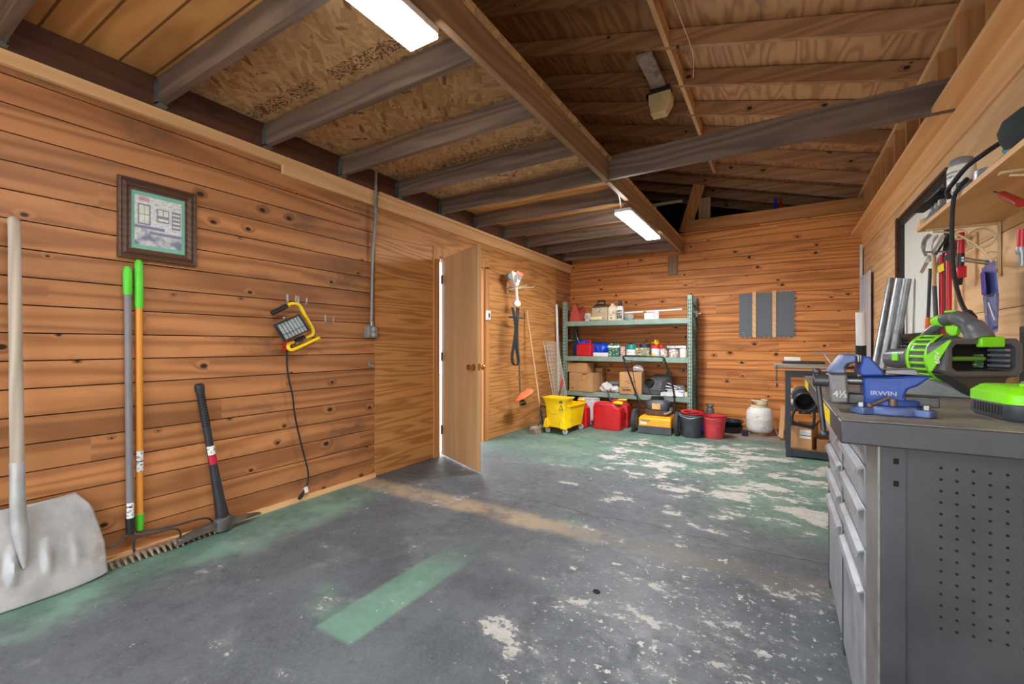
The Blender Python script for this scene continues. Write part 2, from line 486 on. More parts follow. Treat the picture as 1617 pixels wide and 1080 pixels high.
# ------------------------------------------------------------------ shell
b = MB().box(XL-0.12, YF, -0.12, 1.02, 9.0, 0.0)
struct(b, 'floor', M_floor, 'worn grey and green painted concrete slab with pale flaked patches', 'floor')
M_drive = mat('pale_concrete_drive', (190, 186, 176), 0.8, var=0.15, nscale=3.0)
b = MB().box(-14, -14, -0.3, 14, YF, -0.02).box(-14, YF, -0.3, XL-0.12, 14, -0.02)
struct(b, 'ground', M_drive, 'pale concrete paving outside the doorways', 'ground')

def boards_wall(b, along, face, back, a0, a1, z0, z1, phase, holes=(), mt=0):
    """rows of tongue and groove boards with a real shadow gap; along=1 runs in Y on plane X"""
    k = math.floor((z0-phase)/BW)
    while phase + k*BW < z1 - 1e-6:
        lo = max(z0, phase + k*BW); hi = min(z1, phase + (k+1)*BW)
        k += 1
        if hi-lo < 0.004: continue
        spans = [(a0, a1)]
        for (h0, h1, hz0, hz1) in holes:
            if hi > hz0 + 1e-4 and lo < hz1 - 1e-4:
                ns = []
                for p, q in spans:
                    if h0 > p: ns.append((p, min(q, h0)))
                    if h1 < q: ns.append((max(p, h1), q))
                spans = [(p, q) for p, q in ns if q-p > 0.002]
        for p, q in spans:
            g = 0.003
            if along == 1: b.box(min(face, back), p, lo+g, max(face, back), q, hi-g, mt)
            else: b.box(p, min(face, back), lo+g, q, max(face, back), hi-g, mt)

DY0, DY1, DZ = 3.55, 4.39, 2.10          # left doorway
PY0 = 2.70                               # boards give way to plywood here
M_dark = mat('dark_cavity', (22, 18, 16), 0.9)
b = MB()
boards_wall(b, 1, XL, XL-0.02, YF, PY0, 0.0, 2.52, 0.0267, mt=0)
boards_wall(b, 1, XL, XL-0.02, 6.40, YB, 0.0, 2.52, 0.0267, mt=0)
for p, q, z0, z1 in ((PY0, DY0, 0.0, 2.52), (DY1, 6.40, 0.0, 2.52), (DY0, DY1, DZ, 2.52)):
    b.box(XL-0.02, p+0.001, z0+0.004, XL+0.004, q-0.001, z1, 1)
for p, q, z0, z1 in ((YF, DY0, 0, 4.4), (DY1, 9.0, 0, 4.4), (DY0, DY1, DZ, 4.4)):
    b.box(XL-0.12, p, z0, XL-0.021, q, z1, 2)
struct(b, 'wall_left', [M_pine, M_ply, M_dark], 'long left wall of knotty orange pine boards and a plywood stretch by the door', 'wall')
b = MB()
boards_wall(b, 0, YB, YB+0.02, XL, XR+0.1, 0.0, 2.86, 0.02, mt=0)
b.box(-1.2, YB-0.002, 2.864, XR+0.1, YB+0.04, 3.03, 1)
b.box(XL, YB+0.021, 0, XR+0.1, YB+0.12, 2.86, 2)
struct(b, 'wall_back', [M_pine_back, M_lumX, M_dark], 'back wall of knotty orange pine boards behind the green rack', 'wall')

# right wall with the window opening
WY0, WY1, WZ0, WZ1 = 3.72, 4.98, 1.06, 2.25
M_groove = M_plyR
b = MB()
for p, q, z0, z1 in ((YF, WY0, 0, 2.56), (WY1, YB, 0, 2.56), (WY0, WY1, 0, WZ0), (WY0, WY1, WZ1, 2.56)):
    b.box(XR, p, z0, XR+0.03, q, z1, 0)
for z in (0.62, 0.98, 1.34, 1.70, 2.06):       # sheet joints
    b.box(XR-0.0006, YF, z-0.0015, XR, WY0-0.03, z+0.0015, 1)
    b.box(XR-0.0006, WY1+0.06, z-0.0015, XR, YB, z+0.0015, 1)
b.box(XR+0.1, YF, 0, XR+0.16, WY0, 3.3, 1); b.box(XR+0.1, WY1, 0, XR+0.16, 9.0, 3.3, 1)
b.box(XR+0.1, WY0, 0, XR+0.16, WY1, WZ0, 1); b.box(XR+0.1, WY0, WZ1, XR+0.16, WY1, 3.3, 1)
struct(b, 'wall_right', [M_plyR, M_dark], 'right wall of pale swirled plywood above the workbench', 'wall')
b = MB().box(0.775, 1.0, 2.55, XR+0.1, YB-0.02, 2.578)
b.box(0.884, 1.0, 2.36, 0.899, YB-0.02, 2.55)
struct(b, 'trim_1', M_lum, 'overhanging plywood ledge along the top of the right wall', 'trim')
# stud wall above the ledge
b = MB()
y = 1.05
while y < YB:
    b.box(XR-0.015, y, 2.578, XR+0.09, y+0.038, 3.10, 0); y += 0.406
b.box(XR-0.02, 1.0, 3.08, XR+0.09, 9.0, 3.12, 1)
b.box(XR-0.02, 1.0, 2.579, XR+0.085, YB-0.02, 2.615, 1)
struct(b, 'wall_right_upper', [M_lumZ, M_lum], 'open stud wall between the right ledge and the rafters', 'wall')
# front wall with the open garage doorway behind the camera
b = MB().box(XL-0.12, YF-0.1, 0, -2.95, YF, 4.4).box(0.75, YF-0.1, 0, 1.06, YF, 3.4).box(-2.95, YF-0.1, 2.35, 0.75, YF, 4.4)
struct(b, 'wall_front', M_plyR, 'front wall around the open garage doorway', 'wall')
# trims on the left wall
b = MB().box(XL+0.0005, YF, 2.465, XL+0.03, 1.84, 2.53).box(XL+0.0005, 1.841, 2.40, XL+0.03, PY0-0.005, 2.53)
b.box(XL+0.0045, PY0+0.01, 2.395, XL+0.03, 4.9, 2.50).box(XL+0.0045, 4.901, 2.395, XL+0.03, YB-0.02, 2.50)
b.box(XL+0.0045, PY0+0.01, 2.501, XL+0.05, YB-0.02, 2.53)
struct(b, 'trim_2', M_lum, 'pale pine strip along the top of the left wall', 'trim')
b = MB().box(XL+0.0005, YF, 0.0, XL+0.018, PY0, 0.036)
struct(b, 'baseboard_left', M_lum, 'thin pine strip at the foot of the left wall', 'baseboard')
# rim board
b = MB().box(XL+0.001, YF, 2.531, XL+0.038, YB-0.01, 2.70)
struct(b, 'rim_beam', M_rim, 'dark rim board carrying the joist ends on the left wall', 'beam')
# roof
def roofz(x): return 3.12 + 0.28*(0.87-x)
b = MB()
xs = (-3.3, 1.35)
b.add([(xs[0], YF-0.3, roofz(xs[0])+0.15), (xs[1], YF-0.3, roofz(xs[1])+0.15), (xs[1], 9.2, roofz(xs[1])+0.15), (xs[0], 9.2, roofz(xs[0])+0.15),
       (xs[0], YF-0.3, roofz(xs[0])+0.17), (xs[1], YF-0.3, roofz(xs[1])+0.17), (xs[1], 9.2, roofz(xs[1])+0.17), (xs[0], 9.2, roofz(xs[0])+0.17)],
      [(0, 3, 2, 1), (4, 5, 6, 7), (0, 1, 5, 4), (1, 2, 6, 5), (2, 3, 7, 6), (3, 0, 4, 7)])
struct(b, 'roof', M_roofply, 'sloping plywood roof deck above the rafters', 'roof')
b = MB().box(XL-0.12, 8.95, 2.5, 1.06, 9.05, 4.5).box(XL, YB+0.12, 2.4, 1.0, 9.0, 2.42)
struct(b, 'wall_loft_end', M_dark, 'loft end wall and floor beyond the back wall, coloured near-black as if unlit', 'wall')  # near-black colour stands in for the darkness of the loft
M_raftmats = [M_rafter]
ry = [2.48 + 0.61*k for k in range(11)]
ordw = ['first', 'second', 'third', 'fourth', 'fifth', 'sixth', 'seventh', 'eighth', 'ninth', 'tenth', 'eleventh', 'twelfth']
for k, y in enumerate(ry):
    b = MB()
    P = [(-3.05, roofz(-3.05)), (0.98, roofz(0.98)), (0.98, roofz(0.98)+0.14), (-3.05, roofz(-3.05)+0.14)]
    b.loft([[(p[0], y-0.019, p[1]) for p in P], [(p[0], y+0.019, p[1]) for p in P]])
    where = 'passing over the loft space' if y > YB else ordw[k] + ' counted from the garage doorway'
    struct(b, 'roof_rafter', M_rafter, 'sloping brown rafter under the roof deck, ' + where + (', ' + ordw[max(0, k-8)] + ' there' if y > YB else ''), 'rafter', 'roof rafters')
b = MB()
for k in range(len(ry)-1):
    if ry[k] > 6.5: break
    z = roofz(-0.77)
    b.loft([[(-0.79, ry[k]+0.02, z+0.005), (-0.752, ry[k]+0.02, z-0.005), (-0.752, ry[k]+0.02, z+0.13), (-0.79, ry[k]+0.02, z+0.14)],
            [(-0.79, ry[k+1]-0.02, z+0.005), (-0.752, ry[k+1]-0.02, z-0.005), (-0.752, ry[k+1]-0.02, z+0.13), (-0.79, ry[k+1]-0.02, z+0.14)]])
struct(b, 'roof_blocking', M_lum, 'line of pale blocking boards set between the rafters', 'beam')
# ceiling joists, girders, loft deck
GX0, GX1 = -1.247, -1.207
jy = [0.49 + 0.611*k for k in range(11)]
M_galv = mat('galvanised_steel', (150, 154, 158), 0.42, 0.75, var=0.2)
M_galvdull = mat('dull_zinc_bracket', (104, 108, 112), 0.5, 0.6, var=0.3)
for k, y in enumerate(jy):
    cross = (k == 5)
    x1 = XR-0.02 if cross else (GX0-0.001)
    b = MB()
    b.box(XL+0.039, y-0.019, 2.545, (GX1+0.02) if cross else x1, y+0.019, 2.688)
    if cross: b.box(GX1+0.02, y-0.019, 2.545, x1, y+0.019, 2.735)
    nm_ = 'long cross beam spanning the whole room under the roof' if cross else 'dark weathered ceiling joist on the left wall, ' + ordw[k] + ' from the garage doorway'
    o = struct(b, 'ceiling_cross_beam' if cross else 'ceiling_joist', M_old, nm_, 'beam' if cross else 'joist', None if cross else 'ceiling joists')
    h = MB().box(XL+0.0385, y-0.028, 2.535, XL+0.075, y-0.0195, 2.665).box(XL+0.0385, y+0.0195, 2.535, XL+0.075, y+0.028, 2.665).box(XL+0.0385, y-0.028, 2.532, XL+0.075, y+0.028, 2.5445)
    h.build('joist_hanger', M_galvdull, o)
yc = jy[5]
b = MB().box(GX0, YF+0.02, 2.535, GX1, yc-0.021, 2.705)
struct(b, 'girder_beam', M_oldY, 'brown girder running lengthwise from the doorway to the cross beam', 'beam')
b = MB().box(GX0, yc+0.021, 2.535, GX1, YB-0.03, 2.705)
struct(b, 'girder_beam', M_oldY, 'brown girder running lengthwise from the cross beam to the back wall', 'beam')
b = MB().box(XL+0.001, YF, 2.701, GX1+0.02, 1.10, 2.716)
struct(b, 'ceiling', M_loft, 'pale loft floor boards over the nearest joists', 'ceiling')
b = MB().box(XL+0.001, 1.102, 2.701, GX1+0.03, yc, 2.716)
struct(b, 'ceiling_panel', M_osb, 'flaky strand board sheets laid over the ceiling joists', 'ceiling')
b = MB().box(XL+0.001, yc+0.001, 2.701, GX1+0.02, YB-0.002, 2.716)
struct(b, 'ceiling_deck', M_loft, 'loft floor boards over the joists beyond the cross beam', 'ceiling')
# ================================================================== LEFT SIDE
M_lens = glow('lit_diffuser', (0.97, 0.985, 1.0), LAMP_STRENGTH)
M_lens2 = glow('brighter_lit_diffuser', (0.99, 0.99, 1.0), LAMP_STRENGTH_FAR)
M_white = mat('white_enamel', (222, 222, 218), 0.4, var=0.05)
M_zinc = mat('zinc_wire', (170, 172, 174), 0.4, 0.7)
M_black = mat('black_plastic', (34, 35, 38), 0.45, var=0.25)
M_rubber = mat('black_rubber', (28, 28, 30), 0.75, var=0.3)
M_steel = mat('bare_steel', (150, 150, 150), 0.38, 0.85, var=0.25, dirt=(90, 74, 62), dirt_amt=0.3)
M_dsteel = mat('dark_steel', (82, 82, 84), 0.45, 0.7, var=0.3, dirt=(60, 48, 42), dirt_amt=0.3)
M_red = mat('red_plastic', (196, 24, 34), 0.35, var=0.12)
M_brass = mat('brass', (196, 156, 84), 0.25, 1.0, var=0.1)
M_label = mat('white_paper_label', (226, 226, 222), 0.6, var=0.04)
M_ink = mat('black_ink', (26, 26, 26), 0.6, var=0.05)

def shop_light(y0, y1, label, lens, z=2.43):
    t = thing('shop_light', label, 'ceiling light', ((-1.36-1.19)/2, (y0+y1)/2, z), 0, 'lit shop lights')
    MB().box(-1.355, y0, z+0.012, -1.195, y1, z+0.05).build('housing', M_white, t, w=True, bevel=0.008)
    MB().box(-1.352, y0+0.004, z, -1.198, y1-0.004, z+0.0115).build('diffuser', lens, t, w=True, bevel=0.004)
    for y in (y0+0.1, y1-0.1):
        MB().tube([(-1.30, y, z+0.05), (-1.29, y, 2.55), (-1.24, y, 2.555)], 0.003, 6).build('hanging_wire', M_zinc, t, w=True)
    return t
s1 = shop_light(0.17, 1.39, 'bright white tube light hanging nearest, under the strand board', M_lens)
s2 = shop_light(4.13, 5.35, 'bright white tube light hanging beyond the cross beam', M_lens2)
MB().tube(spline([(-1.30, 4.16, 2.475), (-1.27, 4.0, 2.56), (-1.26, 3.7, 2.62), (-1.23, 3.575, 2.60)], 5), 0.006, 6).build('power_cord', M_white, s2, w=True)

# ---- scoop shovel
M_alu = mat('scuffed_aluminium', (168, 168, 167), 0.5, 0.3, var=0.18, nscale=7, dirt=(140, 122, 98), dirt_amt=0.2, bump=0.4)
M_greywood = wood('grey_weathered_handle', (188, 176, 160), (140, 128, 114), along=2, across=1, freq=120, warp=3, contrast=0.8, vary=0.1, rough=0.8)
t = thing('scoop_shovel', 'large dented aluminium grain shovel with weathered wooden handle', 'shovel', (-2.95, 0.56, 0))
hy = 0.535
hp = [(-3.02, hy, 1.735), (-3.0, hy, 1.70), (-2.985, hy, 1.3), (-2.965, hy, 0.9), (-2.95, hy, 0.60)]
MB().tube(spline(hp, 4), [0.016, 0.0215, 0.0225, 0.021, 0.021, 0.0205] + [0.0215]*5 + [0.023]*6, 12).build('handle', M_greywood, t, w=True)
MB().tube(spline([(-2.951, hy, 0.64), (-2.944, hy, 0.50), (-2.952, hy+0.004, 0.39), (-2.945, hy+0.012, 0.28), (-2.918, hy+0.016, 0.16)], 5), [0.025]*6 + [0.026]*6 + [0.028, 0.028, 0.026, 0.024, 0.022, 0.019, 0.016, 0.012, 0.006], 12).build('socket', M_alu, t, w=True)
def blade(s, q):
    x = s*2-1; z = 0.425*(1-q)
    taper = 0.82 + 0.18*min(1, q*1.6)
    half = 0.265*taper
    if q < 0.25: half *= (0.80 + 0.20*math.sin(q/0.25*math.pi/2))
    drop = 0.05*(abs(x)**4)*(1 if q > 0.6 else q/0.6)
    X = -3.015 + 0.11*q + 0.02*(1-x*x)*(0.5+0.5*q) + (-0.03*abs(x)**3)*(1-q*0.6)
    for c, l in ((-0.22, 1), (0.20, 1), (-0.62, 0.6), (0.58, 0.6)):
        X += 0.022*l*math.exp(-((x-c)/0.06)**2)*max(0, math.sin(math.pi*min(1, max(0, (q-0.38)/0.42))))
    rim = 0.0
    if q > 0.9: z = max(z, 0.004) ; 
    z = z + (0.03*(abs(x)**5))*(q > 0.55)*(q-0.55)
    return (X, 0.575 + half*x, max(z, 0.004))
MB().grid(blade, 56, 36).build('blade', M_alu, t, w=True, thick=0.004, ang=60)

# ---- wall hook at the left edge
h = MB().box(XL, 0.47, 1.635, XL+0.004, 0.49, 1.685).tube([(XL+0.003, 0.48, 1.645), (XL+0.05, 0.48, 1.64), (XL+0.055, 0.48, 1.675)], 0.006, 8)
tag(h.build('wall_hook', M_white, origin=(XL, 0.48, 1.64)), 'white coat hook on the boards behind the shovel handle', 'hook')

# ---- bow rakes
M_green = mat('bright_green_grip', (82, 196, 44), 0.45, var=0.1)
M_greyglass = mat('grey_fibreglass_shaft', (120, 116, 120), 0.5, var=0.1)
M_amber = wood('amber_varnished_shaft', (222, 150, 62), (196, 120, 40), along=2, across=1, freq=120, warp=2, contrast=0.5, vary=0.05, rough=0.4)
M_rusty = mat('rusty_rake_teeth', (150, 130, 112), 0.75, 0.3, var=0.3, dirt=(110, 78, 56), dirt_amt=0.4)
def bow_rake(label, y, ztop, shaft, gripL, ferr, y0, y1, xh, mid):
    t = thing('bow_rake', label, 'rake', (xh, (y0+y1)/2, 0), 0, 'bow rakes against the wall')
    top = V((-3.045, y, ztop)); bot = V((xh-0.015, y+0.004, 0.20))
    d = (bot-top).normalized()
    gp = top + d*gripL
    MB().tube([gp, bot], 0.0165, 12).build('shaft', shaft, t, w=True)
    MB().tube([top, top+d*0.015, top+d*0.03, gp-d*0.02, gp], [0.010, 0.018, 0.0205, 0.0205, 0.018], 12).build('grip', M_green, t, w=True)
    MB().tube([bot-d*0.03, bot+d*0.06], [0.021, 0.017], 12).build('ferrule', ferr, t, w=True)
    b0 = bot + d*0.05
    for e in (y0, y1):
        s = 1 if e > y else -1
        z2 = 0.13
        MB().tube(spline([b0, b0+V((0.012, s*0.03, -0.02)), (xh+0.01, y+(e-y)*0.4, 0.115), (xh+0.012, y+(e-y)*0.85, 0.108), (xh+0.004, e, 0.07), (xh, e-s*0.005, 0.028)], 6), 0.0055, 8).build('bow', M_dsteel, t, w=True)
    hd = MB().box(xh-0.008, y0, 0.018, xh+0.008, y1, 0.032)
    n = 14
    for i in range(n):
        ty = y0 + 0.008 + (y1-y0-0.016)*i/(n-1)
        hd.tube(spline([(xh, ty, 0.025), (xh+0.03, ty, 0.03), (xh+0.058, ty+0.003, 0.006)], 3), [0.0095, 0.0095, 0.009, 0.0085, 0.007, 0.006, 0.005], 6)
    hd.build('rake_head', M_rusty, t, w=True)
    return t, top, d
t, top, d = bow_rake('bow rake with grey shaft and short green end grip', 0.958, 1.60, M_greyglass, 0.155, M_black, 0.80, 1.19, -3.005, 0)
def wrap(t, c, d, r, L, mt, name='label', span=(-70, 70), lab=None, hand=V((0, 1, 0))):
    d = V(d).normalized(); x = V((1, 0, 0)); x = (x - d*x.dot(d)).normalized(); y = d.cross(x)
    m = MB()
    def fn(u, v):
        a = R(span[0] + (span[1]-span[0])*u)
        p = V(c) + d*(L*(v-0.5)) + (x*math.cos(a) + y*math.sin(a))*r
        return p
    m.grid(fn, 8, 1)
    o = m.build(name, mt, t, w=True)
    if lab: o['label'] = lab
    return o
def barcode(name, n=16, vertical=True):
    m = MT(name); X = m.sep(m.obj())
    b = m.white((X[2]*520.0).floor()).gt(0.5)*m.noise(m.vec(X[2]*60, X[1]*60, 0.0), 1.0).gt(0.52)
    return m.done(m.mix(b, lin(226, 226, 222), lin(40, 40, 44)), 0.5)
M_bar = barcode('printed_barcode_label')
wrap(t, top+d*1.33, d, 0.0172, 0.085, M_bar, lab='white barcode label low on the grey shaft')
t, top, d = bow_rake('bow rake with amber wooden shaft and long green grip', 1.008, 1.645, M_amber, 0.27, M_green, 0.98, 1.37, -3.03, 0)
wrap(t, top+d*1.12, d, 0.0172, 0.115, M_bar, lab='white barcode label on the amber shaft')

# ---- mattock
M_forged = mat('forged_pick_steel', (96, 94, 92), 0.55, 0.5, var=0.3, dirt=(132, 110, 84), dirt_amt=0.4, bump=0.4)
t = thing('mattock', 'mattock with black handle and grey forged head on the floor', 'mattock', (-2.985, 1.41, 0))
hp0 = V((-3.035, 1.30, 0.935)); hp1 = V((-2.985, 1.415, 0.06))
d = (hp1-hp0); 
tt = [0, 0.012, 0.04, 0.08, 0.35, 0.6, 0.85, 0.94, 1.0]; rr = [0.016, 0.026, 0.027, 0.021, 0.021, 0.023, 0.03, 0.037, 0.036]
MB().tube([hp0 + d*x for x in tt], rr, 12).build('handle', mat('black_fibreglass_handle', (38, 40, 46), 0.5, var=0.3), t, w=True)
g = MB()
for i in range(14):
    c = hp0 + d*(0.06+0.018*i); g.tube([c, c + d*0.007], 0.0232, 12)
g.build('grip_ribs', M_rubber, t, w=True)
wrap(t, hp0 + d*0.475, d, 0.0238, 0.055, M_bar, lab='white barcode label')
wrap(t, hp0 + d*0.54, d, 0.0242, 0.06, mat('crimson_label', (176, 26, 50), 0.5, var=0.15), lab='red label below the barcode')
hm = MB().lathe([(0.034, -0.05), (0.046, -0.04), (0.05, 0), (0.046, 0.035), (0.034, 0.045)], 10, 0, frame(hp1 + V((0, 0, -0.006)), (0, 1, 0), (-1, 0, 0)), 1.1, 0.85)
def horn(dirn, L, wide, drop):
    rings = []
    for i in range(9):
        q = i/8; yy = hp1.y + dirn*(0.03 + L*q)
        zz = 0.058 - drop*q*q - 0.006
        hw = (0.020 + wide*q)*(1-0.12*q); ht = 0.018*(1-q)**0.8 + 0.0035
        xo = hp1.x + 0.0
        rings.append([(xo-hw, yy, zz-ht), (xo+hw, yy, zz-ht), (xo+hw, yy, zz+ht), (xo-hw, yy, zz+ht)])
    hm.loft(rings)
horn(-1, 0.24, 0.022, 0.034); horn(1, 0.20, -0.004, 0.012)
hm.build('pick_head', M_forged, t, w=True)

# ---- framed print
M_fr = wood('dark_carved_frame', (96, 68, 52), (56, 38, 30), along=1, freq=160, warp=2, contrast=0.8, vary=0.05, rough=0.45)
t = thing('framed_print', 'small framed sketch of an old office hung on the boards', 'picture', (XL, 1.105, 1.65))
cy, cz, hw, hh = 1.107, 1.873, 0.187, 0.221
XF = XL+0.003
prof = [(0.0, 0.0), (0.0, 0.022), (0.010, 0.026), (0.018, 0.018), (0.024, 0.02), (0.032, 0.028), (0.042, 0.020), (0.048, 0.012), (0.058, 0.014), (0.058, 0.0)]
rings = []
for (sy, sz) in ((-1, -1), (1, -1), (1, 1), (-1, 1), (-1, -1)):
    rings.append([(XF + dx, cy + sy*(hw-dd), cz + sz*(hh-dd)) for dd, dx in prof])
MB().loft(rings, 0, False, False).build('frame', M_fr, t, w=True, ang=20)
MB().box(XF, cy-hw+0.05, cz-hh+0.05, XF+0.006, cy+hw-0.05, cz+hh-0.05).build('mat_board', mat('sea_green_mount', (118, 176, 156), 0.8, var=0.05), t, w=True)
def sketch_material():
    m = MT('pencil_sketch_print'); X = m.sep(m.obj())
    y, z = X[1], X[2]
    sk = m.noise(m.vec(y*60, z*60, 0.0), 1.0, 5.0, 0.75); bl = m.noise(m.vec(y*14, z*14, 2.0), 1.0, 2.0)
    col = m.mix(sk.ss(0.36, 0.6), lin(176, 178, 188), lin(214, 216, 208))
    shade = (z - 0.165 + y*0.25).ss(0.03, -0.02)*bl.ss(0.35, 0.6, 1.0, 0.15)
    col = m.mix(shade*0.8, col, lin(84, 84, 116))
    return m.done(col, 0.6)
pz0, pz1, py0, py1 = cz-hh+0.083, cz+hh-0.083, cy-hw+0.075, cy+hw-0.075
XP = XF+0.0062
pr = MB().box(XP-0.001, py0, pz0, XP+0.0008, py1, pz1, 0)
def pbox(a0, c0, a1, c1, mt, e=0.0014): pr.box(XP+0.0004, py0+(py1-py0)*a0, pz0+(pz1-pz0)*c0, XP+e, py0+(py1-py0)*a1, pz0+(pz1-pz0)*c1, mt)
pbox(0.06, 0.42, 0.32, 0.84, 1); pbox(0.09, 0.45, 0.19, 0.81, 2, 0.0018); pbox(0.20, 0.45, 0.29, 0.81, 2, 0.0018); pbox(0.09, 0.62, 0.29, 0.635, 1, 0.002)
pbox(0.08, 0.9, 0.3, 0.98, 3)
pbox(0.45, 0.52, 0.72, 0.8, 1); pbox(0.48, 0.66, 0.58, 0.78, 2, 0.0018); pbox(0.60, 0.66, 0.70, 0.78, 2, 0.0018); pbox(0.48, 0.55, 0.70, 0.6, 2, 0.0018)
pbox(0.78, 0.42, 0.98, 0.8, 1); 
for k in range(4): pbox(0.80, 0.46+0.085*k, 0.96, 0.50+0.085*k, 2, 0.0018)
pbox(0.0, 0.34, 0.62, 0.40, 1); pbox(0.3, 0.24, 1.0, 0.30, 1)
pr.build('print', [sketch_material(), mat('pencil_grey', (128, 128, 150), 0.7), mat('print_pale', (206, 208, 190), 0.7), mat('print_rose', (186, 140, 146), 0.7)], t, w=True)
MB().box(XP+0.0025, cy-hw+0.052, cz-hh+0.052, XP+0.004, cy+hw-0.052, cz+hh-0.052).build('glass', None or mat('picture_glass', (235, 240, 240), 0.08, var=0.0), t, w=True)
g_ = bpy.data.materials['picture_glass'].node_tree.nodes['Principled BSDF']; g_.inputs['Transmission Weight'].default_value = 1.0; g_.inputs['Alpha'].default_value = 0.12; g_.inputs['IOR'].default_value = 1.45

# ---- work light hung on hooks
M_yel = mat('yellow_tube_paint', (242, 206, 20), 0.35, var=0.06)
XW = -2.985
def wl(u, v, dx=0.0): return oX(u, v, XW+dx)
t = thing('work_light', 'yellow framed halogen work light hanging from hooks', 'work light', oX(465, 550, XW))
fr_ = [wl(452, 483.5), wl(459, 480), wl(464, 479.3), wl(469, 480.2), wl(474, 484), wl(480, 495), wl(490, 513), wl(494, 521), wl(494, 527), wl(490, 530.5), wl(481, 533.5)]
MB().tube(spline(fr_, 5), 0.0125, 10).build('tube_frame', M_yel, t, w=True)
lo_ = [wl(481, 533.5), wl(466, 539), wl(458, 542), wl(455, 546.5), wl(456.5, 551), wl(462, 552.5), wl(475, 547), wl(492, 539), wl(504.5, 533.5, 0.05)]
MB().tube(spline(lo_, 5), 0.0125, 10).build('stand_foot', M_yel, t, w=True)
MB().tube([wl(453.5, 483), wl(451, 484), wl(432, 493.5), wl(429, 495)], [0.015, 0.0175, 0.0175, 0.016], 12).build('handle_grip', M_black, t, w=True)
MB().tube([wl(464, 540), wl(481, 532.6)], 0.016, 12).build('mount_clamp', M_black, t, w=True)
q = [wl(432.6, 513, 0.05), wl(471.5, 496, 0.05), wl(488, 521.5, 0.05), wl(449, 539, 0.05)]
cq = sum(q, V((0, 0, 0)))/4
back = [cq + (p-cq)*0.72 + V((-0.075, 0, 0)) for p in q]
mid = [cq + (p-cq)*1.0 + V((-0.012, 0, 0)) for p in q]
MB().loft([back, mid, q]).build('lamp_housing', mat('lamp_housing_grey', (84, 92, 90), 0.45, 0.4, var=0.2), t, w=True)
inn = [cq + (p-cq)*0.88 for p in q]
fb = MB()
for i in range(4):
    a, b_ = q[i], q[(i+1) % 4]; c_, d_ = inn[(i+1) % 4], inn[i]
    off = V((0.012, 0, 0))
    fb.loft([[a, b_, c_, d_], [p+off for p in (a, b_, c_, d_)]])
fb.build('bezel', M_black, t, w=True)
MB().loft([[p + V((0.001, 0, 0)) for p in inn], [p + V((0.004, 0, 0)) for p in inn]]).build('reflector_glass', mat('lamp_lens_silver', (170, 184, 186), 0.45, 0.0, var=0.12, nscale=20), t, w=True)
gd = MB(); ev = V((0.0135, 0, 0))
def bl(a, b_, x, y): return (inn[0]*(1-x)*(1-y) + inn[1]*x*(1-y) + inn[2]*x*y + inn[3]*(1-x)*y) + ev
for i in range(1, 7): gd.tube([bl(0, 0, i/7, 0.0), bl(0, 0, i/7, 1.0)], 0.0022, 5)
gd.tube([bl(0, 0, 0, 0.68), bl(0, 0, 1, 0.68)], 0.0022, 5)
gd.build('wire_guard', M_dsteel, t, w=True)
MB().ball(q[0]*0.55 + q[1]*0.45 + V((-0.02, 0, 0.012)), 0.011, 8).build('thumb_screw', M_steel, t, w=True)
MB().cyl(wl(468, 543.5, 0.02), wl(470, 541, 0.02), 0.008).build('clamp_bolt', M_steel, t, w=True)
MB().cyl(wl(479, 537.5, 0.02), wl(481, 535.5, 0.02), 0.008).build('clamp_bolt', M_steel, t, w=True)
cp = [wl(452.5, 553, -0.03), wl(453, 562, -0.045), wl(453.5, 580, -0.055), wl(457, 602, -0.06), wl(462, 625, -0.06), wl(465.5, 655, -0.06), wl(473, 690, -0.06), wl(482, 726, -0.06), wl(486.5, 745, -0.06), wl(485.5, 764, -0.05), wl(479.5, 776, -0.04)]
MB().tube(spline(cp, 6), 0.0062, 8).build('cord', M_rubber, t, w=True)
pe = cp[-1]
MB().tube([pe, pe+V((0.006, -0.02, -0.022)), pe+V((0.012, -0.045, -0.04))], [0.008, 0.015, 0.012], 10).build('plug', M_rubber, t, w=True)
MB().bar(pe+V((0.004, 0.012, 0.03)), pe+V((0.008, 0.022, -0.012)), 0.03, 0.002, (1, 0, 0)).build('cord_tag', M_label, t, w=True)
rb = MB().box(XL+0.001, oX(446, 538, XL).y, oX(446, 556, XL).z, XL+0.055, oX(455, 538, XL).y, oX(446, 536, XL).z)
tag(rb.build('junction_box', mat('dull_red_box', (168, 40, 38), 0.5), bevel=0.004), 'small red box on the boards behind the work light', 'electrical box')
def whook(u, v, label, dy=0.0):
    p = oX(u, v, XL)
    m = MB().tube(spline([p+V((0.001, 0, 0.02)), p+V((0.004, 0, 0.0)), p+V((0.02, 0, -0.035)), p+V((0.075, 0, -0.038)), p+V((0.10, 0, -0.03)), p+V((0.108, 0, 0.012))], 4), 0.0045, 8)
    m.box(p.x, p.y-0.008, p.z-0.03, p.x+0.004, p.y+0.008, p.z+0.03)
    return tag(m.build('wire_hook', M_zinc, origin=p), label, 'hook', 'wire hooks on the left wall')
whook(453.5, 471, 'zinc hook holding the work light beside its black grip')
whook(470.5, 474, 'zinc hook holding the work light at the bend of its yellow tube')
whook(513, 503, 'empty zinc hook to the right of the work light')

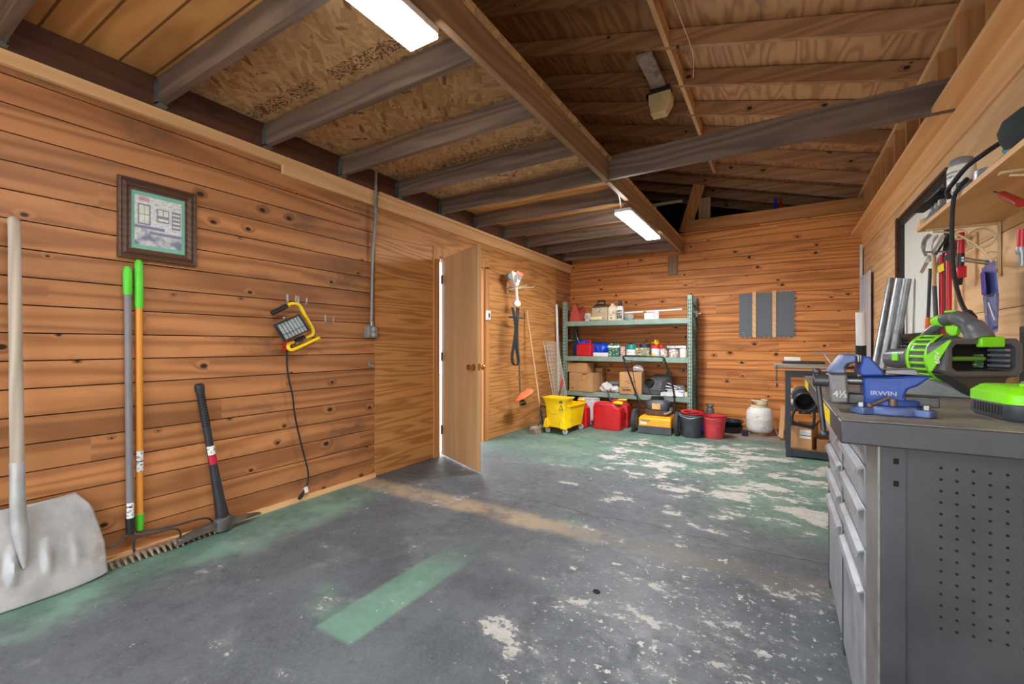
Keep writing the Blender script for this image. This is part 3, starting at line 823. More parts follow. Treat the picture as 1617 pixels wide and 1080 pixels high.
# ---- conduit and outlet box
M_cond = mat('painted_grey_conduit', (136, 136, 132), 0.5, 0.3, var=0.15)
t = thing('electrical_conduit', 'grey metal conduit dropping to an outlet box', 'conduit', (XL, 2.66, 1.25))
MB().tube([(XL+0.045, 2.675, 2.70), (XL+0.045, 2.67, 2.3), (XL+0.028, 2.655, 2.0), (XL+0.026, 2.64, 1.345)], 0.0135, 10).build('pipe', M_cond, t, w=True)
MB().box(XL+0.0005, 2.582, 1.232, XL+0.05, 2.690, 1.338).build('outlet_box', M_cond, t, w=True, bevel=0.006)
o = MB().box(XL+0.051, 2.588, 1.238, XL+0.056, 2.684, 1.332)
for zz in (1.262, 1.308): o.lathe([(0.0, 0), (0.019, 0), (0.019, 0.004), (0, 0.004)], 16, 1, frame((XL+0.055, 2.636, zz), (0, 1, 0), (0, 0, 1)))
o.build('cover_plate', [M_cond, mat('pale_receptacle', (176, 174, 168), 0.5)], t, w=True, bevel=0.002)
MB().box(XL+0.03, 2.655, 2.45, XL+0.062, 2.69, 2.47).build('strap', M_galv, t, w=True)
MB().cyl((XL+0.027, 2.643, 1.338), (XL+0.027, 2.643, 1.372), 0.018).build('connector', M_galv, t, w=True)
m = MB().box(XL+0.0005, 2.63, 0.985, XL+0.012, 2.672, 1.03).box(XL+0.004, 2.645, 0.98, XL+0.05, 2.655, 0.995)
tag(m.build('wall_latch', M_cond, origin=(XL, 2.65, 1.0)), 'small grey metal catch screwed below the outlet box', 'latch')

# ---- doorway, casing and open door leaf
b = MB()
b.box(XL+0.004, DY0-0.085, 0.0, XL+0.022, DY0-0.005, DZ+0.10)
b.box(XL+0.004, DY1+0.005, 0.0, XL+0.022, DY1+0.085, DZ+0.02)
b.box(XL+0.004, DY0-0.004, DZ+0.005, XL+0.022, DY1+0.085, DZ+0.10)
struct(b, 'trim_3', M_lumZ, 'pale pine casing boards around the left doorway', 'trim')
b = MB().box(XL-0.12, DY0-0.001, 0.0, XL+0.004, DY0+0.018, DZ).box(XL-0.12, DY1-0.018, 0, XL+0.004, DY1+0.001, DZ).box(XL-0.12, DY0+0.018, DZ-0.018, XL+0.004, DY1-0.018, DZ)
b.box(XL-0.07, DY1-0.030, 0, XL-0.035, DY1-0.018, DZ-0.018)
struct(b, 'door_frame_1', M_lumZ, 'pine jambs lining the open left doorway', 'door frame')
hp = V((XL+0.03, DY0+0.045, 0.0)); fe = V((-2.345, 3.265, 0.0))
dd = (fe-hp); dd.normalize(); LW = 0.785
Md = frame(hp, dd, V((0, 0, 1)).cross(dd), (0, 0, 1))
dr = MB().box(0, -0.018, 0.02, LW, 0.018, 2.085, 0, Md)
ed = None
o = dr.build('door_1', [M_doorw], struct=True, bevel=0.002)
tag(o, 'plain birch slab door standing open into the room', 'door', None, 'structure')
for s in (-1, 1):
    kz = 0.965
    prof = [(0.0, 0.0), (0.032, 0.001), (0.032, 0.006), (0.013, 0.012), (0.012, 0.034), (0.024, 0.042), (0.028, 0.056), (0.024, 0.066), (0.0, 0.07)]
    Mk = Md @ frame((LW-0.065, s*0.018, kz), (1, 0, 0), (0, 0, -s))
    MB().lathe(prof, 18, 0, Mk).build('door_knob', M_brass, o, w=True)
MB().box(LW-0.0005, -0.012, 0.94, LW+0.002, 0.012, 1.0, 0, Md).build('latch_plate', M_brass, o, w=True)
for z in (0.28, 1.05, 1.86):
    MB().cyl(hp + V((0.003, -0.03, z-0.045)), hp + V((0.003, -0.03, z+0.045)), 0.007, n=8).box(-0.02, -0.017, z-0.045, 0.03, -0.0185, z+0.045, 0, Md).build('hinge', M_dsteel, o, w=True)

# ---- light switch on the right-hand casing
sp_ = oX(769.5, 498, XL+0.022)
t = thing('light_switch', 'white light switch on the casing beside the open door', 'light switch', (XL+0.022, sp_.y, sp_.z-0.06))
MB().box(XL+0.022, sp_.y-0.037, sp_.z-0.058, XL+0.05, sp_.y+0.037, sp_.z+0.058).build('switch_box', M_white, t, w=True, bevel=0.004)
MB().box(XL+0.05, sp_.y-0.012, sp_.z-0.026, XL+0.056, sp_.y+0.012, sp_.z+0.026).build('toggle', mat('ivory_switch', (70, 70, 70), 0.4), t, w=True, bevel=0.002)

# ---- string trimmer
M_or = mat('orange_plastic', (232, 96, 34), 0.4, var=0.1)
M_offw = mat('warm_white_plastic', (226, 222, 212), 0.4, var=0.06)
M_gplas = mat('grey_plastic', (122, 126, 128), 0.45, var=0.15)
tx = -2.90
def tp(u, v, dx=0.0): return oX(u, v, tx+dx)
t = thing('string_trimmer', 'orange and white string trimmer hung head down on a bracket', 'string trimmer', tp(822, 640))
c = tp(813, 442); s_ = 0.00816
Mt = frame(c, (sn*0.0+0.35, 0.94, 0.0), (0, 0, 1))   # local x along the wall, y up, z towards room
Mt = frame(c, V((0.5, 0.866, 0)), V((0, 0, 1)))
e = MB().prism([(-0.02, -0.09), (0.02, -0.09), (0.045, -0.03), (0.075, 0.03), (0.085, 0.075), (0.0, 0.09), (-0.06, 0.105), (-0.085, 0.10), (-0.07, 0.03), (-0.05, -0.03)], -0.06, 0.06, 0, Mt)
e.build('engine_shroud', M_offw, t, w=True, bevel=0.012)
MB().prism([(-0.005, 0.045), (0.09, 0.04), (0.097, 0.075), (0.03, 0.108), (-0.012, 0.115)], -0.066, 0.066, 0, Mt).build('top_cover', M_or, t, w=True, bevel=0.008)
MB().prism([(0.012, -0.01), (0.05, -0.005), (0.066, 0.04), (0.012, 0.045)], 0.06, 0.066, 0, Mt).build('side_vent', M_gplas, t, w=True)
MB().prism([(-0.04, -0.03), (-0.012, -0.05), (0.005, 0.03), (-0.02, 0.06), (-0.035, 0.04)], 0.06, 0.067, 0, Mt).build('cylinder_fins', M_gplas, t, w=True)
MB().cyl(Mt @ V((-0.085, 0.035, -0.04)), Mt @ V((-0.085, 0.035, 0.05)), 0.042, n=18).build('fuel_tank', M_gplas, t, w=True, bevel=0.005)
a0, a1 = tp(814.5, 454), tp(816.5, 474)
MB().tube([a0, a0*0.5+a1*0.5, a1], [0.026, 0.02, 0.024], 12).build('throttle_tube', M_offw, t, w=True)
hc_ = tp(816, 479)
Mh = frame(hc_, V((0.5, 0.866, 0)), V((0, 0, 1)))
MB().prism([(-0.02, 0.05), (0.02, 0.05), (0.055, 0.0), (0.05, -0.025), (0.0, -0.045), (-0.03, -0.04), (-0.058, -0.01), (-0.045, 0.015)], -0.025, 0.025, 0, Mh).build('throttle_handle', M_offw, t, w=True, bevel=0.01)
MB().tube([Mh @ V((0.035, 0.02, 0)), Mh @ V((0.05, 0.06, 0))], 0.006, 6).build('trigger', M_or, t, w=True)
sh0, sh1 = tp(816, 483), tp(822, 626)
MB().tube([sh0, sh1], 0.0125, 10).build('shaft', mat('shaft_grey', (120, 112, 96), 0.4, 0.5), t, w=True)
hb = sh0*0.875 + sh1*0.125
MB().tube([Mh @ V((-0.12, 0, 0)) + (hb-hc_), Mh @ V((0.1, 0, 0)) + (hb-hc_)], 0.014, 8).build('loop_handle', M_black, t, w=True)
st_ = [tp(809, 485, 0.02), tp(812, 500, 0.05), tp(814, 520, 0.05), tp(811, 545, 0.04), tp(808.5, 562, 0.03), tp(810, 574, 0.03), tp(816, 577, 0.03), tp(818.5, 570, 0.03), tp(817, 560, 0.03), tp(814.5, 545, 0.03), tp(815.5, 520, 0.045), tp(817, 500, 0.045), tp(818, 486, 0.02)]
rb = MB(); pts = spline(st_, 5); dirw = V((0.5, 0.866, 0))
rb.loft([[p - dirw*0.019, p + dirw*0.019, p + dirw*0.019 + V((0.008, -0.005, 0)), p - dirw*0.019 + V((0.008, -0.005, 0))] for p in pts])
rb.build('harness_strap', M_rubber, t, w=True)
gc = tp(826, 622, 0.06)
gm = MB()
def gfn(u, v):
    a = R(-75 + 150*u); r = 0.03 + 0.115*v
    return gc + V((0.5, 0.866, 0))*(math.sin(a)*r) + V((0.82, -0.45, 0.0))*(math.cos(a)*r*0.9) + V((0, 0, 1))*(0.035 + 0.5*math.sin(a)*r - 0.35*v*v*0.15)
gm.grid(gfn, 16, 6).build('debris_guard', mat('salmon_guard', (236, 120, 70), 0.5), t, w=True, thick=0.006)
hd_ = tp(824.5, 633)
dn = V((0.42, -0.25, -0.75)).normalized()
MB().cyl(sh1, hd_, 0.018, 0.026, 12).build('gearbox', M_black, t, w=True)
MB().lathe([(0.0, -0.03), (0.03, -0.03), (0.05, -0.005), (0.052, 0.01), (0.045, 0.022), (0.02, 0.03), (0.0, 0.03)], 18, 0, frame(hd_ + dn*0.03, dn.orthogonal(), dn.cross(dn.orthogonal()))).build('trimmer_head', mat('olive_black_plastic', (50, 50, 42), 0.5), t, w=True)
MB().lathe([(0.048, -0.003), (0.054, -0.003), (0.054, 0.003), (0.048, 0.003)], 18, 0, frame(hd_ + dn*0.042, dn.orthogonal(), dn.cross(dn.orthogonal())), cap=False).build('cutting_line', mat('trimmer_line', (196, 186, 140), 0.5), t, w=True)
# bracket that carries it
p = oX(800, 455, XL+0.004)
m = MB().box(XL+0.004, p.y-0.02, p.z-0.07, XL+0.016, p.y+0.02, p.z+0.08)
for dz, dy in ((0.0, -0.035), (0.01, 0.17)):
    m.tube(spline([(XL+0.014, p.y, p.z), (tx-0.04, p.y+dy*0.6, p.z+dz), (tx+0.08, p.y+dy+0.06, p.z+dz+0.01), (tx+0.12, p.y+dy+0.07, p.z+dz+0.03)], 4), 0.008, 8)
m.bar((XL+0.016, p.y-0.02, p.z-0.02), (tx-0.02, p.y+0.13, p.z+0.005), 0.012, 0.012)
tag(m.build('tool_bracket', mat('cream_bracket', (206, 188, 150), 0.5), origin=p), 'cream two pronged bracket holding up the string trimmer', 'bracket')

# ---- push broom
M_bwood = wood('pale_broom_handle', (206, 168, 122), (168, 126, 82), along=2, across=1, freq=140, warp=2, contrast=0.6, vary=0.05)
t = thing('push_broom', 'push broom leaning in the corner with a dusty wide head', 'broom', (-2.76, 5.35, 0))
b0, b1 = V((-3.03, 5.37, 1.66)), V((-2.74, 5.30, 0.10))
MB().tube([b0, b0*0.98+b1*0.02, b1], [0.010, 0.014, 0.014], 10).build('handle', M_bwood, t, w=True)
MB().box(-2.80, 5.05, 0.055, -2.72, 5.64, 0.095).build('broom_head', wood('dusty_broom_block', (176, 162, 142), (132, 118, 100), along=1, freq=90, warp=3, vary=0.05), t, w=True, bevel=0.008)
bm = MB()
for i in range(24):
    yy = 5.06 + 0.57*i/23
    bm.loft([[(-2.795, yy-0.011, 0.056), (-2.725, yy-0.011, 0.056), (-2.725, yy+0.011, 0.056), (-2.795, yy+0.011, 0.056)], [(-2.815+random.uniform(-.006, .006), yy-0.012, 0.002), (-2.70+random.uniform(-.006, .006), yy-0.012, 0.002), (-2.70, yy+0.012, 0.002), (-2.815, yy+0.012, 0.002)]])
bm.build('bristles', mat('grey_bristles', (120, 106, 92), 0.9, var=0.3), t, w=True)
br = MB().tube(spline([(-2.735, 5.16, 0.09), (-2.70, 5.165, 0.16), (-2.735, 5.22, 0.30), (-2.755, 5.29, 0.345), (-2.755, 5.33, 0.345), (-2.735, 5.41, 0.30), (-2.70, 5.47, 0.16), (-2.735, 5.475, 0.09)], 5), 0.008, 8)
br.build('brace', M_dsteel, t, w=True)
MB().tube([b1 + (b0-b1)*0.12, b1+V((0, 0, -0.02))], [0.017, 0.022], 10).build('socket', M_dsteel, t, w=True)
# ================================================================== BACK OF THE ROOM
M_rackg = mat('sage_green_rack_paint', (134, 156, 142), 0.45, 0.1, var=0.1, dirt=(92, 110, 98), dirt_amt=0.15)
M_rackd = mat('rear_post_green', (74, 92, 82), 0.5, 0.1, var=0.15)  # darker green on the rear posts than on the front ones
M_card = mat('corrugated_cardboard', (190, 146, 98), 0.8, var=0.08, nscale=6)
M_cardd = mat('brown_cardboard_edges', (150, 108, 66), 0.8, var=0.1)
M_dkgrey = mat('dark_grey_plastic', (62, 66, 72), 0.5, var=0.2)
M_kraftink = mat('brown_print_ink', (90, 58, 36), 0.8)
def sx(u, Y): return oY(u, 545, Y).x
def face(o, x, z): return frame(o, x, z)      # text plane helper
UP = V((0, 0, 1))
def ftxt(body, size, p, mt, parent, n=(0, -1, 0), **k):
    n = V(n); x = UP.cross(n).normalized()
    return text(body, size, frame(p, x, UP), mt, parent, **k)

RX0, RX1, RY0, RY1 = -2.955, -1.015, 6.42, 6.90
t = rack = thing('storage_rack', 'green steel pallet rack with three shelves on the back wall', 'shelf rack', ((RX0+RX1)/2, (RY0+RY1)/2, 0))
PW = 0.062
for k, (px, py) in enumerate(((RX0, RY0), (RX1, RY0), (RX0, RY1), (RX1, RY1))):
    x0 = px if px == RX0 else px-PW
    y0 = py if py == RY0 else py-PW
    p = MB()
    front = (py == RY0)
    p.box(x0, y0, 0, x0+PW, y0+0.003, 1.86).box(x0, y0, 0, x0+0.003, y0+PW, 1.86).box(x0+PW-0.003, y0, 0, x0+PW, y0+PW, 1.86)
    p.box(x0-0.01, y0-0.01, 0.0, x0+PW+0.01, y0+PW+0.01, 0.005)
    if not front: p.box(x0, y0+PW-0.003, 0, x0+PW, y0+PW, 1.86)
    yy = y0 - 0.0006 if front else y0-0.0006
    for i in range(35):                    # paired teardrop slots
        z = 0.06 + i*0.0508
        if z > 1.84: break
        for s in (-1, 1):
            cx = x0+PW/2 + s*0.0135
            p.add([(cx + s*0.006, yy, z+0.014), (cx - s*0.002, yy, z+0.016), (cx - s*0.007, yy, z-0.010), (cx - s*0.003, yy, z-0.015), (cx+s*0.002, yy, z-0.01)], [(0, 1, 2, 3, 4) if s > 0 else (4, 3, 2, 1, 0)], 1)
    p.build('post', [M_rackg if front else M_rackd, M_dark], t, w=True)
for z in (0.452, 0.998, 1.545):
    for y in (RY0-0.004, RY1-0.036):
        MB().box(RX0+PW*0.6, y, z-0.075, RX1-PW*0.6, y+0.04, z).build('beam', M_rackg, t, w=True, bevel=0.004)
    MB().box(RX0+PW, RY0+0.037, z-0.02, RX1-PW, RY1-0.037, z-0.004).build('shelf_deck', mat('particle_board_deck', (150, 122, 92), 0.7), t, w=True)
for sx_ in (RX0+0.02, RX1-0.045):
    br = []
    for z0, z1 in ((0.2, 0.2), (0.75, 0.75), (1.25, 1.25), (1.75, 1.75), (1.62, 1.62)):
        MB().box(sx_, RY0+PW, z0-0.012, sx_+0.02, RY1-PW, z0+0.012).build('cross_brace', M_rackg, t, w=True)
m = MB().cyl((RX1+0.0, 6.70, 1.62), (RX1+0.07, 6.70, 1.62), 0.012).box(RX1+0.001, 6.68, 1.57, RX1+0.03, 6.72, 1.66).cyl((RX1+0.05, 6.70, 1.60), (RX1+0.05, 6.70, 1.64), 0.006)
tag(m.build('bar_clamp', M_steel), 'small steel clamp on the right end of the green rack', 'clamp')

Z1, Z2, Z3 = 1.546, 0.999, 0.453
def jug(name, label, cat, u0, u1, z, h, depth, Y, body, cap, sh=0.25, group=None, lab=None):
    """rounded rectangular jug with shoulder, neck, cap and a loop handle"""
    x0, x1 = sx(u0, Y), sx(u1, Y); w = x1-x0; cx = (x0+x1)/2
    t = thing(name, label, cat, (cx, Y+depth/2, z), 0, group)
    def rr(hw, hd, zz, r=0.3, n=5):
        out = []
        rad = min(hw, hd)*r
        for qx, qy, a in ((1, -1, -90), (1, 1, 0), (-1, 1, 90), (-1, -1, 180)):
            for i in range(n):
                an = R(a + 90*i/(n-1))
                out.append((qx*(hw-rad) + rad*math.cos(an), qy*(hd-rad) + rad*math.sin(an), zz))
        return out
    hw, hd = w/2, depth/2
    b = MB().loft([rr(hw*0.94, hd*0.94, 0.0), rr(hw, hd, 0.012), rr(hw, hd, h*(1-sh)), rr(hw*0.93, hd*0.93, h*(1-sh*0.55)), rr(hw*0.6, hd*0.6, h*(1-sh*0.15)), rr(hw*0.3, hd*0.3, h*(1-sh*0.05))])
    b.build('body', body, t)
    return t, rr, hw, hd
def capcyl(t, x, y, z, r, h, mt, name='cap'):
    return MB().lathe([(r, 0), (r, h*0.85), (r*0.9, h), (0.0001, h)], 16, 0, T(x, y, z)).build(name, mt, t)
def can(name, label, cat, u0, u1, z, h, Y, body, lidm=None, group=None, lab=None, band=None):
    x0, x1 = sx(u0, Y), sx(u1, Y); r = (x1-x0)/2
    t = thing(name, label, cat, ((x0+x1)/2, Y+r, z), 0, group)
    MB().lathe([(r*0.98, 0), (r, 0.004), (r, h-0.006), (r*0.98, h-0.004)], 24).build('body', body, t)
    if lidm: MB().lathe([(r*1.02, h-0.012), (r*1.02, h), (r*0.9, h), (r*0.88, h-0.004), (0.0001, h-0.004)], 24).build('lid', lidm, t)
    if band:
        bz0, bz1, bm_, a0, a1 = band
        MB().grid(lambda u, v: (r*1.006*math.sin(R(a0+(a1-a0)*u)), -r*1.006*math.cos(R(a0+(a1-a0)*u)), h*(bz0+(bz1-bz0)*v)), 12, 1).build('label', bm_, t)
    return t, r
def printed(name, bg, fg, sc=60.0, amt=0.5, fg2=None):
    m = MT(name); P = m.obj(); X = m.sep(P)
    n = m.noise(m.vec(X[0]*sc*0.6, X[1]*sc*0.6, X[2]*sc), 1.0, 3.0, 0.7)
    col = m.mix(n.ss(0.72-amt*0.35, 0.76-amt*0.35), lin(*bg), lin(*fg))
    if fg2:
        n2 = m.noise(m.vec(X[0]*sc*0.4 + 7, X[1]*sc*0.4, X[2]*sc*0.5), 1.0, 1.0)
        col = m.mix(n2.ss(0.58, 0.6), col, lin(*fg2))
    return m.done(col, 0.45)

# ---- top shelf
Y = 6.50
x0, x1 = sx(900, Y), sx(916, Y)
t = thing('tool_caddy', 'red wooden tool caddy with pointed end panels, far left on the top shelf', 'tool caddy', ((x0+x1)/2, 6.66, Z1))
M_redw = mat('faded_red_painted_wood', (184, 74, 66), 0.6, var=0.12)
w = x1-x0
for yy in (-0.165, 0.15):
    MB().prism([(-w/2, 0), (w/2, 0), (w/2, 0.06), (w*0.14, 0.27), (-w*0.14, 0.27), (-w/2, 0.06)], -yy-0.016, -yy, 0, frame((0, 0, 0), (1, 0, 0), (0, 0, 1))).build('end_panel', M_redw, t)
for s in (-1, 1): MB().box(s*(w/2-0.006)-0.006, -0.149, 0, s*(w/2-0.006)+0.006, 0.15, 0.12).build('side_panel', M_redw, t)
MB().box(-w/2+0.012, -0.149, 0, w/2-0.012, 0.15, 0.01).build('base', M_redw, t)
MB().cyl((0, -0.149, 0.235), (0, 0.15, 0.235), 0.011).build('carry_rod', M_redw, t)
m = MB().box(sx(916.5, 6.56), 6.56, Z1, sx(922.5, 6.56), 6.60, Z1+0.135)
tag(m.build('painted_board', M_redw), 'short red board standing against the red tool caddy', 'board')
xc = sx(926.5, Y)
t = thing('tape_dispenser', 'white tape reel dispenser beside the red caddy', 'dispenser', (xc, Y+0.05, Z1))
MB().box(-0.04, -0.03, 0, 0.045, 0.05, 0.125).build('body', M_white, t, bevel=0.006)
MB().lathe([(0.0, 0), (0.036, 0), (0.036, 0.016), (0.018, 0.016), (0.016, 0.010), (0.0, 0.010)], 20, 0, frame((-0.01, -0.03, 0.065), (1, 0, 0), (0, 0, 1), (0, -1, 0))).build('reel', mat('pale_grey_reel', (172, 172, 168), 0.5), t)
t = thing('caulk_roll', 'cream roll lying on its side in front of the tan sprayer', 'roll', (sx(941, 6.44), 6.47, Z1+0.036))
MB().cyl((-0.09, 0, 0), (0.055, 0, 0), 0.034, n=18).build('roll', mat('cream_paper_roll', (224, 206, 160), 0.6), t)
MB().cyl((0.056, 0, 0), (0.085, 0, 0), 0.036, n=18).build('end_cap', M_white, t)
M_tan = mat('tan_plastic', (188, 170, 132), 0.45, var=0.08)
t, rr, hw, hd = jug('sprayer_tank', 'tan square sprayer tank with black top and handle on the top shelf', 'sprayer', 933.5, 959.5, Z1, 0.26, 0.2, 6.54, M_tan, None, 0.22)
MB().loft([rr(hw*0.99, hd*0.99, 0.205), rr(hw*0.95, hd*0.95, 0.225), rr(hw*0.6, hd*0.6, 0.262), rr(hw*0.3, hd*0.3, 0.27)]).build('top_cover', M_black, t)
MB().tube(spline([(-0.06, 0, 0.255), (-0.06, 0, 0.305), (-0.045, 0, 0.32), (0.04, 0, 0.322), (0.055, 0, 0.305), (0.055, 0, 0.255)], 4), 0.012, 8).build('handle', M_black, t)
MB().prism([(-0.07, 0.02), (-0.03, 0.03), (0, 0.018), (0.03, 0.03), (0.07, 0.02), (0.05, -0.025), (0, -0.035), (-0.05, -0.025)], 0, 0.002, 0, frame((0, -hd-0.002, 0.165), (1, 0, 0), (0, 0, 1))).build('emblem', printed('sprayer_emblem', (206, 200, 186), (74, 78, 90), 120, 0.6), t)
M_cream = mat('cream_plastic', (228, 216, 190), 0.5, var=0.05)
t, rr, hw, hd = jug('white_jug', 'cream white jug between the tan sprayer and the black capped bottle', 'jug', 959.5, 973.5, Z1, 0.24, 0.12, 6.52, M_cream, None, 0.3)
capcyl(t, -0.015, 0, 0.235, 0.026, 0.028, M_white)
MB().box(-hw*0.8, -hd-0.001, 0.03, hw*0.8, -hd+0.002, 0.15).build('label', printed('jug_label', (226, 214, 190), (150, 110, 86), 80, 0.45, (70, 60, 60)), t)
t, rr, hw, hd = jug('spray_bottle', 'white bottle with tall black cap on the top shelf', 'bottle', 972.5, 983, Z1, 0.225, 0.08, 6.48, M_white, None, 0.25)
MB().tube([(0, 0, 0.215), (0, 0, 0.245), (-0.002, 0, 0.30)], [0.03, 0.028, 0.018], 12).build('cap', M_black, t)
MB().box(-hw*0.8, -hd-0.001, 0.02, hw*0.8, -hd+0.002, 0.15).build('label', printed('bottle_label', (50, 48, 54), (220, 220, 220), 60, 0.5, (170, 200, 40)), t)
xa, xb = sx(982, 6.52), sx(1001, 6.52)
m = MB().lathe([(0.055, 0.0), (0.09, 0.03), (0.115, 0.075), (0.118, 0.078), (0.112, 0.076), (0.085, 0.032), (0.05, 0.006), (0.0001, 0.005)], 22, 0, T((xa+xb)/2, 6.60, Z1) @ Matrix.Diagonal((0.8, 0.8, 1.1, 1)))
tag(m.build('plastic_bowl', mat('cloudy_plastic', (178, 184, 188), 0.25, var=0.15)), 'cloudy grey plastic bowl under the white pipe', 'bowl')
m = MB().tube([oY(981.5, 493, 6.46)*1.0, V((sx(1076, 6.70), 6.70, oY(1076, 488.6, 6.70).z))], 0.0155, 12)
p0 = oY(981.5, 493, 6.46); 
m = MB().tube([V((p0.x, 6.62, p0.z)), V((sx(1077, 6.62), 6.62, oY(1077, 488.5, 6.62).z))], 0.0155, 12)
tag(m.build('pvc_pipe', mat('white_pvc', (232, 232, 228), 0.3, var=0.03)), 'white plastic pipe lying along the top shelf over other things', 'pipe')
t = thing('open_carton', 'small white box with an open side on the top shelf', 'box', (sx(1024.5, Y), Y+0.06, Z1))
hw = (sx(1032, Y)-sx(1017, Y))/2
MB().box(-hw, -0.05, 0, hw, 0.07, 0.095).build('body', M_white, t)
MB().box(-hw-0.012, -0.05, 0, -hw-0.001, 0.07, 0.125).build('flap', M_cardd, t)
t = MB().box(sx(1032.5, Y), Y+0.01, Z1, sx(1040, Y), Y+0.03, Z1+0.13)
tag(t.build('folded_leaflet', printed('leaflet_print', (206, 210, 220), (120, 128, 150), 70, 0.35)), 'pale folded leaflet standing right of the small white box', 'paper')

# ---- middle shelf
Y = 6.48
def gas_can(name, label, u0, u1, z, h, depth, Y, group=None, capcol=None, spout=None, shape=0, hand=True):
    x0, x1 = sx(u0, Y), sx(u1, Y); w = x1-x0
    t = thing(name, label, 'gas can', ((x0+x1)/2, Y+depth/2, z), 0, group)
    hw = w/2
    body = MB()
    if shape == 0:        # square can with a loop on top
        hb = h*0.82
        body.loft([[(-hw, -depth/2, 0), (hw, -depth/2, 0), (hw, depth/2, 0), (-hw, depth/2, 0)], [(-hw, -depth/2, hb*0.88), (hw, -depth/2, hb*0.88), (hw, depth/2, hb*0.88), (-hw, depth/2, hb*0.88)],
                   [(-hw*0.5, -depth*0.3, hb), (hw*0.85, -depth*0.3, hb), (hw*0.85, depth*0.3, hb), (-hw*0.5, depth*0.3, hb)]])
        body.build('body', M_red, t, bevel=0.012)
        MB().tube(spline([(-hw*0.2, 0, hb-0.01), (-hw*0.1, 0, h*0.97), (hw*0.1, 0, h), (hw*0.6, 0, h), (hw*0.72, 0, h*0.96), (hw*0.75, 0, hb-0.01)], 4), 0.013, 8).build('handle', M_red, t)
    else:                 # wide jerrycan with recessed grip
        d = depth/2
        R1 = [(-hw, 0.02), (-hw*0.92, 0), (hw*0.92, 0), (hw, 0.02), (hw, h*0.62), (hw*0.92, h*0.80), (hw*0.62, h*0.87), (hw*0.45, h*0.98), (-hw*0.75, h), (-hw*0.92, h*0.95), (-hw, h*0.8)]
        inset = lambda k: [(x*k, zz if zz < h*0.1 else h*0.03 + (zz-h*0.03)*(k*0.5+0.5)) for x, zz in R1]
        rings = []
        for yy, k in ((-d, 0.9), (-d*0.86, 0.985), (-d*0.3, 1.0), (d*0.3, 1.0), (d*0.86, 0.985), (d, 0.9)):
            rings.append([(x, yy, zz) for x, zz in inset(k)])
        body.loft(rings)
        body.build('body', M_red, t, bevel=0.01, seg=3)
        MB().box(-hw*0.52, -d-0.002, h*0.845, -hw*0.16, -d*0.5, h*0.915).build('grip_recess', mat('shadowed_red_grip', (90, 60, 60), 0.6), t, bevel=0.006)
        for zz in (0.18, 0.48): MB().box(-hw*0.78, -d-0.001, h*zz, hw*0.76, -d*0.7, h*(zz+0.012)).build('moulded_rib', M_red, t)
    return t, hw
gas_can('gas_can', 'small square red gas can with loop handle on the middle shelf', 910, 933, Z2, 0.245, 0.16, 6.46)
a, b_ = oY(908, 521, 6.63), oY(917, 541, 6.63)
m = MB().tube([a, V((b_.x+0.03, 6.63, Z2+0.002))], 0.008, 6)
tag(m.build('metal_rod', M_steel), 'thin steel rod leaning behind the small red gas can', 'rod')
# folded blue tarp
def tarp(u, v):
    x = -0.30 + 0.60*u
    a = 2*math.pi*v
    sq = lambda c: math.copysign(abs(c)**0.45, c)
    e = 1.0 - 0.75*(abs(u*2-1)**6)
    n = 0.016*math.sin(9*u + 3*math.cos(a)) + 0.011*math.sin(23*u + 5*a) + 0.006*math.sin(47*u - 3*a)
    return (x, sq(math.cos(a))*(0.11*e) + n, 0.12 + (0.03*math.sin(u*5+1)) * max(0, math.sin(a)) + sq(math.sin(a))*(0.105*e) + n*(1 if math.sin(a) > 0 else 0) - 0.013*(1-e))
m = MB().grid(tarp, 40, 26, 0, T(sx(932, 6.68), 6.765, Z2))
tag(m.build('folded_tarp', mat('blue_tarpaulin', (14, 74, 214), 0.38, var=0.2, nscale=20, bump=0.4), ang=60), 'crumpled bright blue tarp folded behind the red can', 'tarp')
m = MB().box(sx(936.5, 6.45), 6.45, Z2, sx(960, 6.45), 6.60, Z2+0.055)
tag(m.build('flat_carton', M_white, bevel=0.003), 'low white box in front of the blue tarp', 'box')
t, rr, hw, hd = jug('paint_jug', 'green and white rectangular jug with small black cap', 'jug', 959.8, 977.8, Z2, 0.20, 0.12, 6.47, printed('green_jug_print', (36, 96, 74), (214, 224, 214), 50, 0.42), None, 0.16)
capcyl(t, 0.005, 0, 0.195, 0.018, 0.035, M_black)
MB().box(-hw*1.01, -hd-0.002, 0.135, hw*1.01, hd*0.9, 0.16).build('label', M_label, t)
can('paint_can', 'red and white can between the green jug and the teal tub', 'paint can', 978.3, 986, Z2, 0.16, 6.47, printed('red_white_print', (206, 190, 186), (150, 24, 46), 60, 0.55), mat('red_can_lid', (170, 30, 44), 0.4))
M_teal = mat('teal_plastic', (0, 128, 130), 0.4, var=0.08)
t, r = can('paint_tub', 'teal tub with white printed label', 'tub', 986.5, 1003, Z2, 0.185, 6.46, M_teal, M_teal, band=(0.08, 0.58, printed('teal_tub_label', (226, 224, 218), (120, 60, 60), 60, 0.4), -60, 60))
t, r = can('lidded_tub', 'dark blue lidded tub behind a yellow and grey printed box', 'tub', 1008, 1025, Z2, 0.185, 6.60, mat('dark_blue_tub', (44, 62, 92), 0.35, var=0.1), mat('navy_lid', (30, 46, 74), 0.35))
m = MB().box(sx(1003.6, 6.46), 6.46, Z2, sx(1025, 6.46), 6.57, Z2+0.135)
tag(m.build('printed_carton', printed('lemon_carton_print', (150, 146, 130), (66, 62, 56), 60, 0.55, (240, 214, 30)), bevel=0.002), 'grey carton printed with yellow shapes on the middle shelf', 'box')
